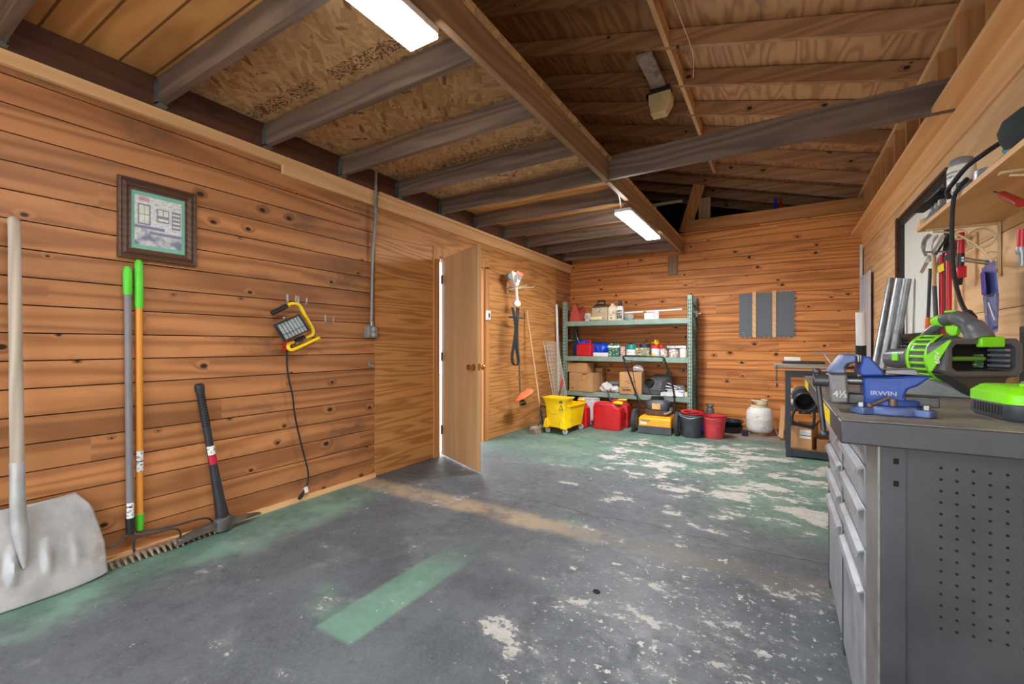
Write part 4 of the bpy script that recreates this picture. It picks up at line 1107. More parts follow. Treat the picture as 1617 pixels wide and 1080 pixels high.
t, r = can('spray_paint_can', 'white and blue can with red cap and a yellow patch', 'can', 1027, 1040.5, Z2, 0.125, 6.46, printed('white_blue_print', (206, 216, 232), (70, 110, 180), 50, 0.35), None, band=(0.08, 0.35, mat('yellow_print', (240, 216, 20), 0.5), -55, 20))
MB().lathe([(r*0.9, 0.1255), (r*0.9, 0.165), (r*0.8, 0.17), (0.0001, 0.17)], 20).build('cap', mat('vermilion_cap', (226, 48, 36), 0.4), t)
z0 = Z2+0.1702
m = MB(); cx = sx(1036, 6.52)
for i in range(11):
    a = random.uniform(-1.0, 1.0); l = random.uniform(0.05, 0.10)
    m.tube(spline([(cx, 6.53, z0+0.003), (cx+math.sin(a)*l*0.5, 6.53+random.uniform(-0.03, 0.02), z0+0.03), (cx+math.sin(a)*l, 6.53+random.uniform(-0.05, 0.03), z0+math.cos(a)*l*0.9)], 3), 0.004, 5)
tag(m.build('cable_tie_bunch', mat('yellow_cable_ties', (244, 222, 10), 0.4)), 'bunch of yellow plastic ties lying on the red cap', 'cable ties')
m = MB().box(sx(1041, 6.60), 6.60, Z2, sx(1046.5, 6.60), 6.66, Z2+0.175)
tag(m.build('small_bottle', mat('vermilion_cap', (226, 48, 36), 0.4), bevel=0.012), 'red bottle behind the brown printed can', 'bottle')
M_pc = printed('brown_can_print', (216, 208, 200), (110, 70, 60), 55, 0.55)
can('stain_can', 'white and brown printed can right of the yellow patched can', 'can', 1041.5, 1052.6, Z2, 0.125, 6.46, M_pc, M_galv)
can('stain_can', 'white and brown printed can under the left half of the foil tray', 'can', 1054.5, 1070.6, Z2, 0.125, 6.46, M_pc, M_galv)
m = MB().box(sx(1055, 6.44), 6.44, Z2, sx(1058.8, 6.44), 6.465, Z2+0.05)
m2 = can('white_tin', 'plain white tin at the right end of the middle shelf', 'can', 1072, 1084, Z2, 0.125, 6.46, M_white, None)
xa, xb = sx(1053.5, 6.46), sx(1083, 6.46)
m = MB().prism([(0, 0), (xb-xa, 0), (xb-xa+0.01, 0.035), (-0.012, 0.035)], -0.13, 0.0, 0, frame((xa, 6.46, Z2+0.1275), (1, 0, 0), (0, 0, 1)))
tag(m.build('foil_tray', mat('crinkled_foil', (178, 186, 196), 0.25, 0.8, var=0.3, bump=0.5), bevel=0.004), 'silver foil tray resting across two tins', 'tray')

# ---- low shelf
def cbox(name, label, u0, u1, z, h, Y, depth, rz=0.0, prints=(), flaps=False, mt=None, cat='cardboard box'):
    x0, x1 = sx(u0, Y), sx(u1, Y); w = x1-x0
    t = thing(name, label, cat, ((x0+x1)/2, Y+depth/2, z), rz)
    MB().box(-w/2, -depth/2, 0, w/2, depth/2, h).build('carton', mt or M_card, t, bevel=0.003)
    MB().box(-w/2+0.001, -0.03, h, w/2-0.001, 0.03, h+0.0015).build('tape', mat('packing_tape', (176, 132, 84), 0.35), t)
    for (body, s, px, pz) in prints:
        ftxt(body, s, WM[t.name] @ V((px*w/2, -depth/2-0.0008, pz*h)), M_kraftink, t, n=(WM[t.name].to_3x3() @ V((0, -1, 0))), name='print')
    return t, w
t, w = cbox('cardboard_box', 'big cardboard box at the left end of the low shelf', 899, 938, Z3, 0.285, 6.40, 0.30, R(-6))
for (a, b_, c_, d_) in ((0.02, 0.17, 0.12, 0.173), (0.02, 0.255, 0.12, 0.258), (0.02, 0.17, 0.023, 0.258), (0.117, 0.17, 0.12, 0.258)):
    MB().box(a, -0.1512, b_, c_, -0.1502, d_).build('printed_rule', M_kraftink, t)
MB().box(0.03, -0.1512, 0.262, 0.11, -0.1502, 0.276).build('printed_line', M_kraftink, t)
MB().box(-w/2+0.04, -0.1512, 0.03, -w/2+0.09, -0.1502, 0.06).build('printed_mark', mat('rust_print', (170, 100, 48), 0.8), t)
cbox('cardboard_box', 'flatter cardboard box stacked on the big one', 897, 929, Z3+0.288, 0.15, 6.46, 0.24, R(-8))
cbox('cardboard_box', 'small cardboard box behind the two stacked ones', 940, 951, Z3, 0.35, 6.72, 0.12)
def crumple(c, rx, ry, rz_, seed, mt, name, label, cat, n=20):
    rnd = random.Random(seed); off = [(rnd.uniform(2, 5), rnd.uniform(0, 6), rnd.uniform(2, 6), rnd.uniform(0, 6)) for _ in range(5)]
    def fn(u, v):
        a = 2*math.pi*u; b = math.pi*v
        k = 1.0
        for f1, p1, f2, p2 in off: k += 0.09*math.sin(round(f1)*a+p1)*math.sin(f2*b+p2)
        zz = -math.cos(b)*rz_*k
        return (c[0]+math.sin(b)*math.cos(a)*rx*k, c[1]+math.sin(b)*math.sin(a)*ry*k, max(c[2]+zz, c[2]-rz_*0.9))
    m = MB().grid(fn, n, n//2)
    return tag(m.build(name, mt, ang=25), label, cat)
crumple((sx(955, 6.46), 6.52, Z3+0.068), 0.085, 0.075, 0.075, 3, mat('white_crumpled_plastic', (220, 218, 214), 0.5, var=0.08), 'crumpled_bag', 'crumpled white paper bag next to the big cardboard box', 'bag')
crumple((sx(970, 6.45), 6.51, Z3+0.045), 0.075, 0.07, 0.05, 8, mat('white_crumpled_plastic', (220, 218, 214), 0.5, var=0.08), 'rag', 'low white rag bundle under the grey slab on the low shelf', 'rag')
m = MB().box(sx(961, 6.6), 6.62, Z3+0.11, sx(977, 6.6), 6.77, Z3+0.15).box(sx(963, 6.6), 6.64, Z3, sx(976, 6.6), 6.75, Z3+0.11)
tag(m.build('grey_container', M_gplas, bevel=0.006), 'grey lidded container behind the white rag bundle', 'container')
t, w = cbox('cardboard_box', 'tall printed cardboard box behind the mower handle', 977.5, 1012, Z3, 0.32, 6.40, 0.26, R(4), prints=())
rd_ = random.Random(4)
for (px, pz, n_, hh_) in ((0.0, 0.225, 2, 0.022), (-0.075, 0.178, 11, 0.010), (-0.04, 0.155, 6, 0.010), (-0.14, 0.09, 8, 0.013)):
    dm = MB(); xx = px
    for i in range(n_):
        ww = rd_.uniform(0.007, 0.014); dm.box(xx, -0.1312, pz, xx+ww, -0.1302, pz+hh_*rd_.uniform(0.7, 1.0)); xx += ww+0.004
    dm.build('faded_print', M_kraftink, t)
for (a, b_, c_, d_) in ((-0.14, 0.035, 0.02, 0.038), (-0.14, 0.075, 0.02, 0.078), (-0.14, 0.035, -0.137, 0.078), (0.017, 0.035, 0.02, 0.078), (-0.12, 0.048, 0.0, 0.066)):
    MB().box(a, -0.1312, b_, c_, -0.1302, d_).build('printed_rule', M_kraftink, t)
crumple((sx(1006, 6.46), 6.52, Z3+0.322+0.045), 0.085, 0.07, 0.05, 12, mat('clear_plastic_bag', (198, 202, 206), 0.18, var=0.25, nscale=30), 'plastic_bag', 'clear crinkled plastic bag on the tall printed box', 'bag', 26)
# black filter housing with round port
t = thing('air_filter_box', 'black plastic housing with a round open port on the low shelf', 'filter housing', (sx(1034, 6.42), 6.60, Z3), R(-14))
A = [(-0.14, -0.15, 0.0), (0.10, -0.15, 0.0), (0.13, 0.15, 0.0), (-0.13, 0.15, 0.0)]
B = [(-0.165, -0.165, 0.07), (0.125, -0.165, 0.07), (0.165, 0.16, 0.10), (-0.15, 0.16, 0.10)]
C_ = [(-0.13, -0.11, 0.20), (0.115, -0.11, 0.20), (0.155, 0.15, 0.27), (-0.11, 0.15, 0.29)]
M_filt = mat('scuffed_black_plastic', (84, 86, 90), 0.5, var=0.25, dirt=(110, 100, 92), dirt_amt=0.25)
MB().loft([A, B, C_]).build('body', M_filt, t, bevel=0.012)
MB().loft([[V(p)*1.04 + V((0, 0, -0.006)) for p in B], [V(p)*1.04 + V((0, 0, 0.008)) for p in B]]).build('flange', M_filt, t, bevel=0.004)
Mp = frame((-0.055, -0.135, 0.165), (1, 0, 0), (0, 0.35, 0.93))
MB().lathe([(0.066, -0.03), (0.066, 0.035), (0.056, 0.035), (0.054, 0.005)], 24, 0, Mp, cap=False).lathe([(0.0001, 0.008), (0.055, 0.008)], 24, 1, Mp, cap=False).build('port', [M_black, M_dark], t)
for k in range(3): MB().box(-0.02+0.045*k, 0.145, 0.06, 0.0+0.045*k, 0.165, 0.13).build('clip', M_black, t)
m = MB().tube(spline([oY(1053, 597, 6.83), oY(1054, 590, 6.83), oY(1058, 586.5, 6.81)], 4), [0.012]*4 + [0.02, 0.03, 0.034, 0.03, 0.012][:5], 8).cyl((oY(1053, 597, 6.83).x, 6.83, Z3), oY(1053, 597, 6.83), 0.01)
tag(m.build('metal_funnel', M_steel), 'silver spout standing behind the black filter housing', 'funnel')
pm = printed('newsprint', (214, 216, 214), (150, 156, 160), 50, 0.3)
m = MB()
for i, (du, dz, a) in enumerate(((0, 0, -8), (2, 0.03, 10), (5, 0.055, 28))):
    m.cbox((0, 0, 0), 0.16, 0.12, 0.012, 0, T(sx(1057+du, 6.50), 6.57, Z3+0.085+dz) @ RZ(R(a)) @ RY(R(12*i)))
m.box(sx(1053, 6.5), 6.53, Z3+0.001, sx(1066, 6.5), 6.62, Z3+0.085)
tag(m.build('paper_stack', pm), 'loose pale papers heaped behind the white and blue packets', 'papers')
m = MB().lathe([(0.075, 0), (0.08, 0.03), (0.075, 0.10), (0.05, 0.135), (0.0001, 0.14)], 18, 0, T(sx(1071, 6.6), 6.74, Z3))
tag(m.build('grey_pot', M_gplas), 'rounded grey pot behind the white and blue packets', 'pot')
m = MB().box(sx(1043, 6.40), 6.40, Z3+0.001, sx(1079, 6.40), 6.51, Z3+0.05)
tag(m.build('flat_packet', mat('white_packet', (226, 226, 232), 0.4), bevel=0.002), 'long flat white packet at the right end of the low shelf', 'packet')
m = MB().box(sx(1062, 6.42), 6.42, Z3+0.051, sx(1080, 6.42), 6.51, Z3+0.085)
tag(m.build('blue_printed_packet', printed('blue_packet_print', (220, 226, 240), (60, 90, 190), 40, 0.45), bevel=0.002), 'white packet printed in blue, on the long flat packet', 'packet')
m = MB().box(sx(1080, 6.46), 6.46, Z3+0.001, sx(1086, 6.46), 6.56, Z3+0.06)
tag(m.build('small_carton', M_cream, bevel=0.002), 'small cream carton against the right rack post', 'box')

# ---- mop bucket
M_mopy = mat('yellow_mop_bucket_plastic', (250, 208, 0), 0.35, var=0.05)
t = thing('mop_bucket', 'yellow mop bucket with wringer on grey casters', 'mop bucket', (-2.50, 5.48, 0), R(-4))
def rrect(hw, hd, z, cx=0, cy=0, r=0.3, n=5):
    out = []; rad = min(hw, hd)*r
    for qx, qy, a in ((1, -1, -90), (1, 1, 0), (-1, 1, 90), (-1, -1, 180)):
        for i in range(n):
            an = R(a + 90*i/(n-1)); out.append((cx+qx*(hw-rad)+rad*math.cos(an), cy+qy*(hd-rad)+rad*math.sin(an), z))
    return out
bk = MB()
bk.loft([rrect(0.15, 0.20, 0.085, 0.0, 0.06), rrect(0.165, 0.22, 0.20, 0.0, 0.06), rrect(0.185, 0.245, 0.36, 0.0, 0.06), rrect(0.20, 0.26, 0.365, 0, 0.06), rrect(0.20, 0.26, 0.375, 0, 0.06), rrect(0.178, 0.238, 0.372, 0, 0.06), rrect(0.155, 0.21, 0.12, 0, 0.06), rrect(0.1, 0.15, 0.11, 0, 0.06)])
bk.build('bucket', M_mopy, t, ang=50)
wr = MB()
def wprof(z):     # front wringer shell flares at top and foot
    return z
pts = [(0.085, 0.165, 0.075), (0.13, 0.158, 0.085), (0.22, 0.140, 0.095), (0.36, 0.150, 0.105), (0.45, 0.172, 0.115), (0.47, 0.192, 0.13), (0.48, 0.192, 0.13)]
wr.loft([rrect(hw_, hd_, z, 0.0, -0.16, 0.35) for z, hw_, hd_ in pts] + [rrect(0.172, 0.112, 0.478, 0, -0.16, 0.35), rrect(0.135, 0.085, 0.30, 0, -0.16, 0.35), rrect(0.08, 0.05, 0.29, 0, -0.16, 0.35)])
wr.build('wringer', M_mopy, t, ang=50)
lg = MB()
for s in (-1, 1):
    MB().prism([(s*0.07, 0.10), (s*0.10, 0.21), (s*0.145, 0.20), (s*0.175, 0.075), (s*0.10, 0.075)][::s], 0.225, 0.275, 0, frame((0, 0, 0), (1, 0, 0), (0, 0, 1))).build('leg', M_mopy, t, bevel=0.008)
fw = frame((0.10, -0.268, 0.33), (1, 0, 0), (0, 0, 1))
MB().prism([(-0.03, 0), (0.03, 0), (0.0, 0.062)], 0, 0.004, 0, fw).prism([(-0.019, 0.007), (0.019, 0.007), (0.0, 0.046)], 0.004, 0.005, 1, fw).build('warning_triangle', [M_ink, M_mopy], t)
ftxt('CAUTION', 0.017, WM[t.name] @ V((0.10, -0.2695, 0.315)), M_ink, t, n=WM[t.name].to_3x3() @ V((0, -1, 0)))
MB().box(0.075, -0.275, 0.415, 0.125, -0.262, 0.43).box(0.08, -0.275, 0.435, 0.12, -0.262, 0.446).build('logo_mark', M_ink, t)
MB().box(-0.07, -0.262, 0.255, 0.03, -0.255, 0.268).build('moulded_name', mat('deeper_yellow', (220, 176, 0), 0.4), t)
for (cx, cy) in ((-0.13, -0.21), (0.13, -0.21), (-0.13, 0.25), (0.13, 0.25)):
    cst = MB().cyl((cx, cy, 0.055), (cx, cy, 0.09), 0.012).box(cx-0.010, cy-0.016, 0.036, cx+0.010, cy-0.0135, 0.065).box(cx-0.010, cy+0.0135, 0.036, cx+0.010, cy+0.016, 0.065).build('caster', M_galv, t)
    Mw = frame((cx, cy, 0.038), (0, 1, 0), (0, 0, 1)) @ RY(R(0))
    Mw = frame((cx, cy+0.012, 0.038), (1, 0, 0), (0, 0, 1))
    MB().lathe([(0.0001, 0.002), (0.014, 0.002), (0.014, 0.021), (0.0001, 0.021)], 14, 0, Mw).build('hub', M_dkgrey, cst)
    MB().lathe([(0.012, 0), (0.034, 0), (0.037, 0.005), (0.037, 0.019), (0.034, 0.024), (0.012, 0.024)], 18, 0, Mw).build('wheel', mat('pale_grey_caster', (176, 178, 180), 0.4), cst)
# ---- tool handle standing in the bucket
m = thing('pruner', 'red and black long handled cutter standing behind the mop bucket', 'pruner', (-2.66, 5.85, 0.0))
a, b_ = oY(888, 600, 5.85), oY(882, 627, 5.85)
dlt = b_-a
MB().tube([a, a+dlt*0.45], [0.015, 0.017], 10).build('handle_grip', mat('crimson_grip', (196, 40, 52), 0.5), m, w=True)
bt = V((-2.655, 5.86, 0.002))
MB().tube([a+dlt*0.45, b_, bt], 0.012, 8).build('shaft', M_dkgrey, m, w=True)

# ---- wire shelf panels leaning in the corner
M_wire = mat('white_coated_wire', (200, 192, 174), 0.4, var=0.06)
def wire_panel(label, y0, y1, off, ztop, lean):
    o_ = V((XL+0.03+off, 0, ztop)); 
    base = V((XL+0.03+off+lean, 0, 0.006))
    m = MB()
    L = (o_-base).length
    def pt(y, q): p = o_*(1-q) + base*q; return V((p.x, y, p.z))
    n = max(5, round((y1-y0)/0.052))
    for i in range(n+1):
        y = y0 + (y1-y0)*i/n
        m.tube([pt(y, 0), pt(y, 1)], 0.003 if 0 < i < n else 0.005, 5)
    k = 22
    for j in range(k+1):
        q = j/k
        m.tube([pt(y0, q)+V((0.004, 0, 0)), pt(y1, q)+V((0.004, 0, 0))], 0.0025 if j % 11 else 0.0045, 5)
    return tag(m.build('wire_shelf', M_wire), label, 'wire shelf', 'wire shelf panels in the corner')
wire_panel('white wire shelf panel, front one of three leaning in the corner', 5.70, 6.14, 0.11, 1.215, 0.25)
wire_panel('white wire shelf panel between two others in the corner', 5.90, 6.28, 0.06, 1.217, 0.23)
wire_panel('white wire shelf panel, rearmost and nearest the green rack post', 6.40, 6.66, 0.005, 1.21, 0.06)
m = MB().tube([V((XL+0.03, 6.365, 1.82)), V((XL+0.09, 6.365, 0.005))], 0.021, 12)
tag(m.build('plastic_post', M_white), 'tall white plastic post leaning in the corner by the green rack', 'post')

# ---- things on the floor by the rack
t, r = can('paint_bucket', 'white and red paint bucket under the left end of the low shelf', 'bucket', 908, 940, 0.0, 0.37, 6.12, printed('paint_bucket_print', (222, 216, 218), (170, 24, 52), 9, 0.42), None, band=(0.08, 0.62, printed('bucket_paper', (222, 224, 230), (80, 90, 140), 40, 0.3), -10, 30))
for zz in (0.27, 0.30, 0.33, 0.362): MB().lathe([(r, zz), (r*1.035, zz+0.002), (r*1.035, zz+0.008), (r, zz+0.010)], 26, cap=False).build('rim_ring', mat('bucket_rim_pink', (208, 196, 204), 0.4), t)
t, hw = gas_can('gas_can', 'red gas can with yellow cap half hidden behind the mop bucket', 903, 926, 0.0, 0.35, 0.17, 5.82, shape=1)
capcyl(t, 0.0, 0, 0.335, 0.026, 0.03, M_black, 'neck')
MB().tube([(-0.05, 0, 0.375), (0.02, 0, 0.385), (0.05, 0, 0.375)], [0.016, 0.028, 0.018], 10).build('spout_cap', mat('yellow_cap', (242, 196, 30), 0.4), t)
t, hw = gas_can('gas_can', 'large red jerrycan with black spout and yellow cap before the rack', 935.5, 980, 0.0, 0.375, 0.21, 5.86, shape=1)
capcyl(t, hw*0.62, 0, 0.325, 0.036, 0.03, M_black, 'neck')
MB().tube([(hw*0.3, 0, 0.364), (hw*0.62, 0, 0.368), (hw*0.98, 0, 0.366)], [0.014, 0.032, 0.02], 10).build('spout_cap', mat('yellow_cap', (242, 196, 30), 0.4), t)
p1_ = V((hw*0.12, 0.05, 0.372)); 
MB().tube([p1_, p1_ + V((-0.05, 0.03, 0.07)), p1_ + V((-0.085, 0.05, 0.155))], [0.016, 0.013, 0.011], 8).build('spout', M_black, t)
t, hw = gas_can('gas_can', 'red jerrycan behind the large one, beside the mower', 962, 992, 0.0, 0.39, 0.17, 6.12, shape=1)
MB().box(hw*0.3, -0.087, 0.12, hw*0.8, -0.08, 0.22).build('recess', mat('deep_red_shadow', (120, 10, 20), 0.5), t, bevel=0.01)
MB().box(-hw*0.2, -0.04, 0.375, hw*0.7, 0.03, 0.40).build('spout_cap', mat('yellow_cap', (242, 196, 30), 0.4), t, bevel=0.01)

# ---- lawn mower
M_mowy = mat('amber_mower_paint', (242, 162, 22), 0.35, var=0.08)
t = mw = thing('lawn_mower', 'amber and black walk behind mower facing away, tall handle up', 'lawn mower', (-1.40, 6.12, 0), R(1))
MB().loft([[(-0.21, -0.23, 0.07), (0.21, -0.23, 0.07), (0.21, 0.22, 0.07), (-0.21, 0.22, 0.07)], [(-0.205, -0.225, 0.20), (0.205, -0.225, 0.20), (0.205, 0.22, 0.20), (-0.205, 0.22, 0.20)], [(-0.19, -0.18, 0.225), (0.19, -0.18, 0.225), (0.19, 0.2, 0.225), (-0.19, 0.2, 0.225)]]).build('deck', M_mowy, t, bevel=0.014, seg=3)
MB().loft([[(-0.215, -0.243, 0.008), (0.215, -0.243, 0.008), (0.21, -0.236, 0.105), (-0.21, -0.236, 0.105)], [(-0.215, -0.238, 0.008), (0.215, -0.238, 0.008), (0.21, -0.231, 0.105), (-0.21, -0.231, 0.105)]]).build('rear_flap', M_dkgrey, t)
MB().prism([(-0.18, 0.158), (-0.075, 0.158), (-0.05, 0.172), (-0.06, 0.180), (-0.18, 0.192)], 0.2255, 0.2275, 0, frame((0, 0, 0), (1, 0, 0), (0, 0, 1))).build('worn_decal', printed('worn_decal_print', (128, 118, 110), (226, 170, 60), 90, 0.5), t)
MB().box(-0.18, -0.2285, 0.125, -0.10, -0.226, 0.150).build('deck_sticker', M_label, t)
for s in (-1, 1):
    Mw = frame((s*0.262-0.022+s*0.012, -0.13, 0.152), (0, 1, 0), (0, 0, 1))
    wl_ = MB().lathe([(0.055, 0.0), (0.11, 0.002), (0.118, 0.012), (0.118, 0.032), (0.11, 0.042), (0.055, 0.044)], 26, 0, Mw).build('wheel', mat('grey_wheel_hub', (150, 148, 140), 0.5), t)
    ty = MB().lathe([(0.11, -0.004), (0.144, 0.0), (0.15, 0.008), (0.15, 0.036), (0.144, 0.044), (0.11, 0.048)], 34, 0, Mw, cap=False)
    for i in range(30):
        a = 2*math.pi*i/30
        ty.cbox((0, 0, 0), 0.012, 0.012, 0.05, 0, Mw @ RZ(a) @ T(0.149, 0, 0.022) @ RX(R(25 if i % 2 else -25)))
    ty.build('tyre', mat('grey_black_tyre', (62, 62, 64), 0.8, var=0.2), wl_)
    Mw2 = frame((s*0.232-0.02, 0.26, 0.09), (0, 1, 0), (0, 0, 1))
    w2 = MB().lathe([(0.01, 0), (0.06, 0), (0.06, 0.04), (0.01, 0.04)], 20, 0, Mw2).build('wheel', bpy.data.materials['grey_wheel_hub'], t)
    MB().lathe([(0.06, -0.002), (0.088, 0.002), (0.088, 0.038), (0.06, 0.042)], 24, 0, Mw2, cap=False).build('tyre', M_rubber, w2)
M_eng = mat('engine_block_brown', (112, 84, 62), 0.6, 0.3, var=0.4, nscale=30)
en = MB().box(-0.13, -0.10, 0.226, 0.13, 0.13, 0.30)
for k in range(5): en.box(-0.15, -0.12, 0.236+0.013*k, 0.15, 0.14, 0.242+0.013*k)
en.build('engine_block', M_eng, t, bevel=0.003)
MB().loft([rrect(0.14, 0.12, 0.30, 0, 0.01, 0.5), rrect(0.155, 0.135, 0.34, 0, 0.01, 0.5), rrect(0.145, 0.125, 0.40, 0, 0.01, 0.5), rrect(0.10, 0.09, 0.435, 0, 0.01, 0.5)]).build('engine_shroud', M_dkgrey, t)
g = MB().lathe([(0.085, 0.43), (0.088, 0.455), (0.07, 0.465), (0.0001, 0.465)], 20, 0, T(-0.01, 0.01, 0))
for i in range(12): g.cbox((0, 0, 0), 0.16, 0.006, 0.006, 0, T(-0.01, 0.01, 0.467) @ RZ(math.pi*i/12))
g.build('starter_screen', M_black, t)
MB().box(-0.055, -0.128, 0.315, 0.055, -0.118, 0.395).build('engine_label', printed('engine_label_print', (206, 164, 108), (120, 80, 50), 60, 0.4), t, bevel=0.002)
MB().cyl((0.10, 0.05, 0.37), (0.17, 0.0, 0.37), 0.03, n=12).build('fuel_cap', M_black, t)
MB().tube(spline([(0.10, -0.12, 0.26), (0.17, -0.10, 0.28), (0.18, -0.04, 0.33)], 4), 0.02, 8).build('muffler', M_steel, t)
hl = [(-0.235, -0.10, 0.19), (-0.225, -0.12, 0.36), (-0.27, -0.17, 0.55), (-0.335, -0.22, 0.78), (-0.40, -0.26, 0.99), (-0.395, -0.265, 1.015), (-0.375, -0.268, 1.025)]
hr = [(0.235, -0.10, 0.19), (0.235, -0.12, 0.36), (0.235, -0.17, 0.55), (0.19, -0.22, 0.78), (0.135, -0.26, 0.985), (0.115, -0.265, 1.012), (0.095, -0.268, 1.022)]
MB().tube(spline(hl, 4) + spline(hr[::-1], 4), 0.0125, 8).build('handle', M_black, t)
MB().tube(spline([(-0.38, -0.245, 0.99), (-0.36, -0.22, 0.96), (0.08, -0.22, 0.95), (0.11, -0.245, 0.985)], 4), 0.006, 6).build('brake_bail', M_black, t)
MB().tube(spline([(-0.30, -0.23, 0.97), (-0.28, -0.2, 0.75), (-0.24, -0.15, 0.50), (-0.15, -0.1, 0.36)], 5), 0.005, 6).build('control_cable', M_black, t)
MB().tube(spline([(-0.12, -0.24, 0.955), (-0.11, -0.2, 0.7), (-0.05, -0.1, 0.46)], 5), 0.003, 5).build('starter_rope', M_black, t)
for p in ((-0.262, -0.165, 0.50), (0.238, -0.16, 0.50)): MB().ball(p, 0.024, 8).build('knob', M_black, t)

# ---- buckets, pans, tank
def pail(name, label, x, y, r0, r1, h, mt, rimt=None, liner=None, rz=0.0):
    t = thing(name, label, 'bucket', (x, y, 0), rz)
    def rg(r, z, k=0): return [(r*math.cos(2*math.pi*i/32)*(1.08), r*math.sin(2*math.pi*i/32)*0.95, z + k*math.sin(2*math.pi*i/32-0.6)) for i in range(32)]
    MB().loft([rg(r0*0.96, 0), rg(r0, 0.012), rg(r0+(r1-r0)*0.72, h*0.74), rg(r0+(r1-r0)*0.75+0.006, h*0.745), rg(r1, h), rg(r1*0.95, h), rg(r0*0.93, 0.02), rg(r0*0.5, 0.015)]).build('body', mt, t, ang=45)
    MB().loft([rg(r1*0.99, h-0.022), rg(r1*1.07, h-0.012), rg(r1*1.08, h+0.004), rg(r1*0.97, h+0.006)], capA=False, capB=False).build('rim', rimt or mt, t, ang=50)
    MB().tube(spline([(-r1*1.09, 0, h-0.02), (-r1*0.8, -r1*0.9, h-0.012), (0, -r1*1.08, h-0.035), (r1*0.8, -r1*0.9, h-0.012), (r1*1.09, 0, h-0.02)], 6), 0.006, 6).build('handle', rimt or mt, t)
    return t
pail('bucket', 'dark grey bucket nested with a red bucket, right of the mower', -0.955, 5.98, 0.105, 0.130, 0.285, M_dkgrey, mat('slate_rim', (108, 118, 126), 0.45))
t = thing('bucket', 'red bucket nested inside the dark grey bucket', 'bucket', (-0.955, 5.985, 0.10))
MB().lathe([(0.075, 0.0), (0.108, 0.20), (0.138, 0.215), (0.138, 0.222), (0.104, 0.217), (0.08, 0.01), (0.0001, 0.01)], 30, 0, T(0, 0, 0) @ RY(R(3)) @ RX(R(4))).build('body', M_red, t)
MB().tube(spline([(-0.08, 0.02, 0.19), (0.0, 0.04, 0.20), (0.08, 0.03, 0.205)], 4), 0.010, 8).build('grip', M_black, t)
pail('bucket', 'faded red bucket standing right of the dark grey bucket', -0.70, 6.06, 0.105, 0.13, 0.285, mat('faded_red_bucket', (200, 60, 66), 0.5, var=0.12, dirt=(160, 50, 56), dirt_amt=0.3), mat('red_rim', (186, 30, 40), 0.45))
m = MB().lathe([(0.09, 0), (0.10, 0.01), (0.10, 0.17), (0.09, 0.18), (0.0001, 0.18)], 22, 0, T(-0.85, 6.34, 0))
tag(m.build('blue_container', mat('royal_blue_plastic', (22, 60, 200), 0.4)), 'blue container between the grey and red buckets', 'container')
m = MB().lathe([(0.045, 0), (0.05, 0.01), (0.05, 0.30), (0.03, 0.32), (0.05, 0.34), (0.052, 0.37), (0.0001, 0.375)], 20, 0, T(-0.80, 6.53, 0))
tag(m.build('steel_flask', M_steel), 'steel flask with domed top behind the buckets', 'flask')
m = MB().lathe([(0.14, 0), (0.165, 0.05), (0.18, 0.085), (0.188, 0.09), (0.176, 0.088), (0.15, 0.03), (0.0001, 0.028)], 30, 0, T(-0.585, 6.60, 0))
tag(m.build('oil_pan', M_black), 'black plastic oil pan on the floor by the red bucket', 'pan')
m = MB().lathe([(0.13, 0), (0.16, 0.03), (0.185, 0.062), (0.192, 0.066), (0.176, 0.062), (0.14, 0.014), (0.0001, 0.012)], 30, 0, T(-0.58, 6.60, 0.0925) @ RY(R(2)))
tag(m.build('oil_pan', mat('glossy_black_pan', (40, 44, 50), 0.2, var=0.3)), 'glossy black pan stacked on top of the oil pan', 'pan')
m = MB().cbox((-0.375, 6.40, 0.033), 0.07, 0.06, 0.065)
tag(m.build('rubber_block', M_rubber, bevel=0.006), 'small black rubber block in front of the gas tank', 'block')
M_tank = mat('rust_spotted_white_enamel', (226, 224, 218), 0.5, var=0.05, nscale=18, dirt=(160, 120, 84), dirt_amt=0.25)
t = thing('propane_tank', 'white rust spotted propane tank on the floor by the back wall', 'gas tank', (-0.215, 6.58, 0))
MB().lathe([(0.10, 0.035), (0.135, 0.055), (0.152, 0.09), (0.155, 0.13), (0.155, 0.205), (0.1565, 0.21), (0.1565, 0.216), (0.155, 0.221), (0.155, 0.275), (0.148, 0.315), (0.125, 0.35), (0.08, 0.372), (0.03, 0.38), (0.0001, 0.38)], 36).build('tank_body', M_tank, t)
MB().lathe([(0.105, 0), (0.107, 0), (0.107, 0.045), (0.104, 0.045)], 30, cap=False).build('foot_ring', mat('rusty_ring', (150, 116, 86), 0.7, 0.2, var=0.3), t)
cl = MB()
for a0, a1, z0, z1 in ((-150, 150, 0.355, 0.39), (-150, 150, 0.43, 0.46), (-150, -95, 0.385, 0.435), (-40, 40, 0.385, 0.435), (95, 150, 0.385, 0.435)):
    cl.grid(lambda u, v: (0.098*math.sin(R(a0+(a1-a0)*u)), -0.098*math.cos(R(a0+(a1-a0)*u)), z0+(z1-z0)*v), 20, 1, 0, RZ(R(22)))
cl.build('collar', mat('rusty_cream_collar', (206, 190, 156), 0.55, var=0.15, nscale=16, dirt=(150, 96, 50), dirt_amt=0.4), t, thick=0.004)
MB().cyl((0, 0, 0.378), (0, 0, 0.42), 0.017).cyl((0.01, -0.01, 0.405), (0.035, -0.045, 0.405), 0.016).build('valve', M_steel, t)
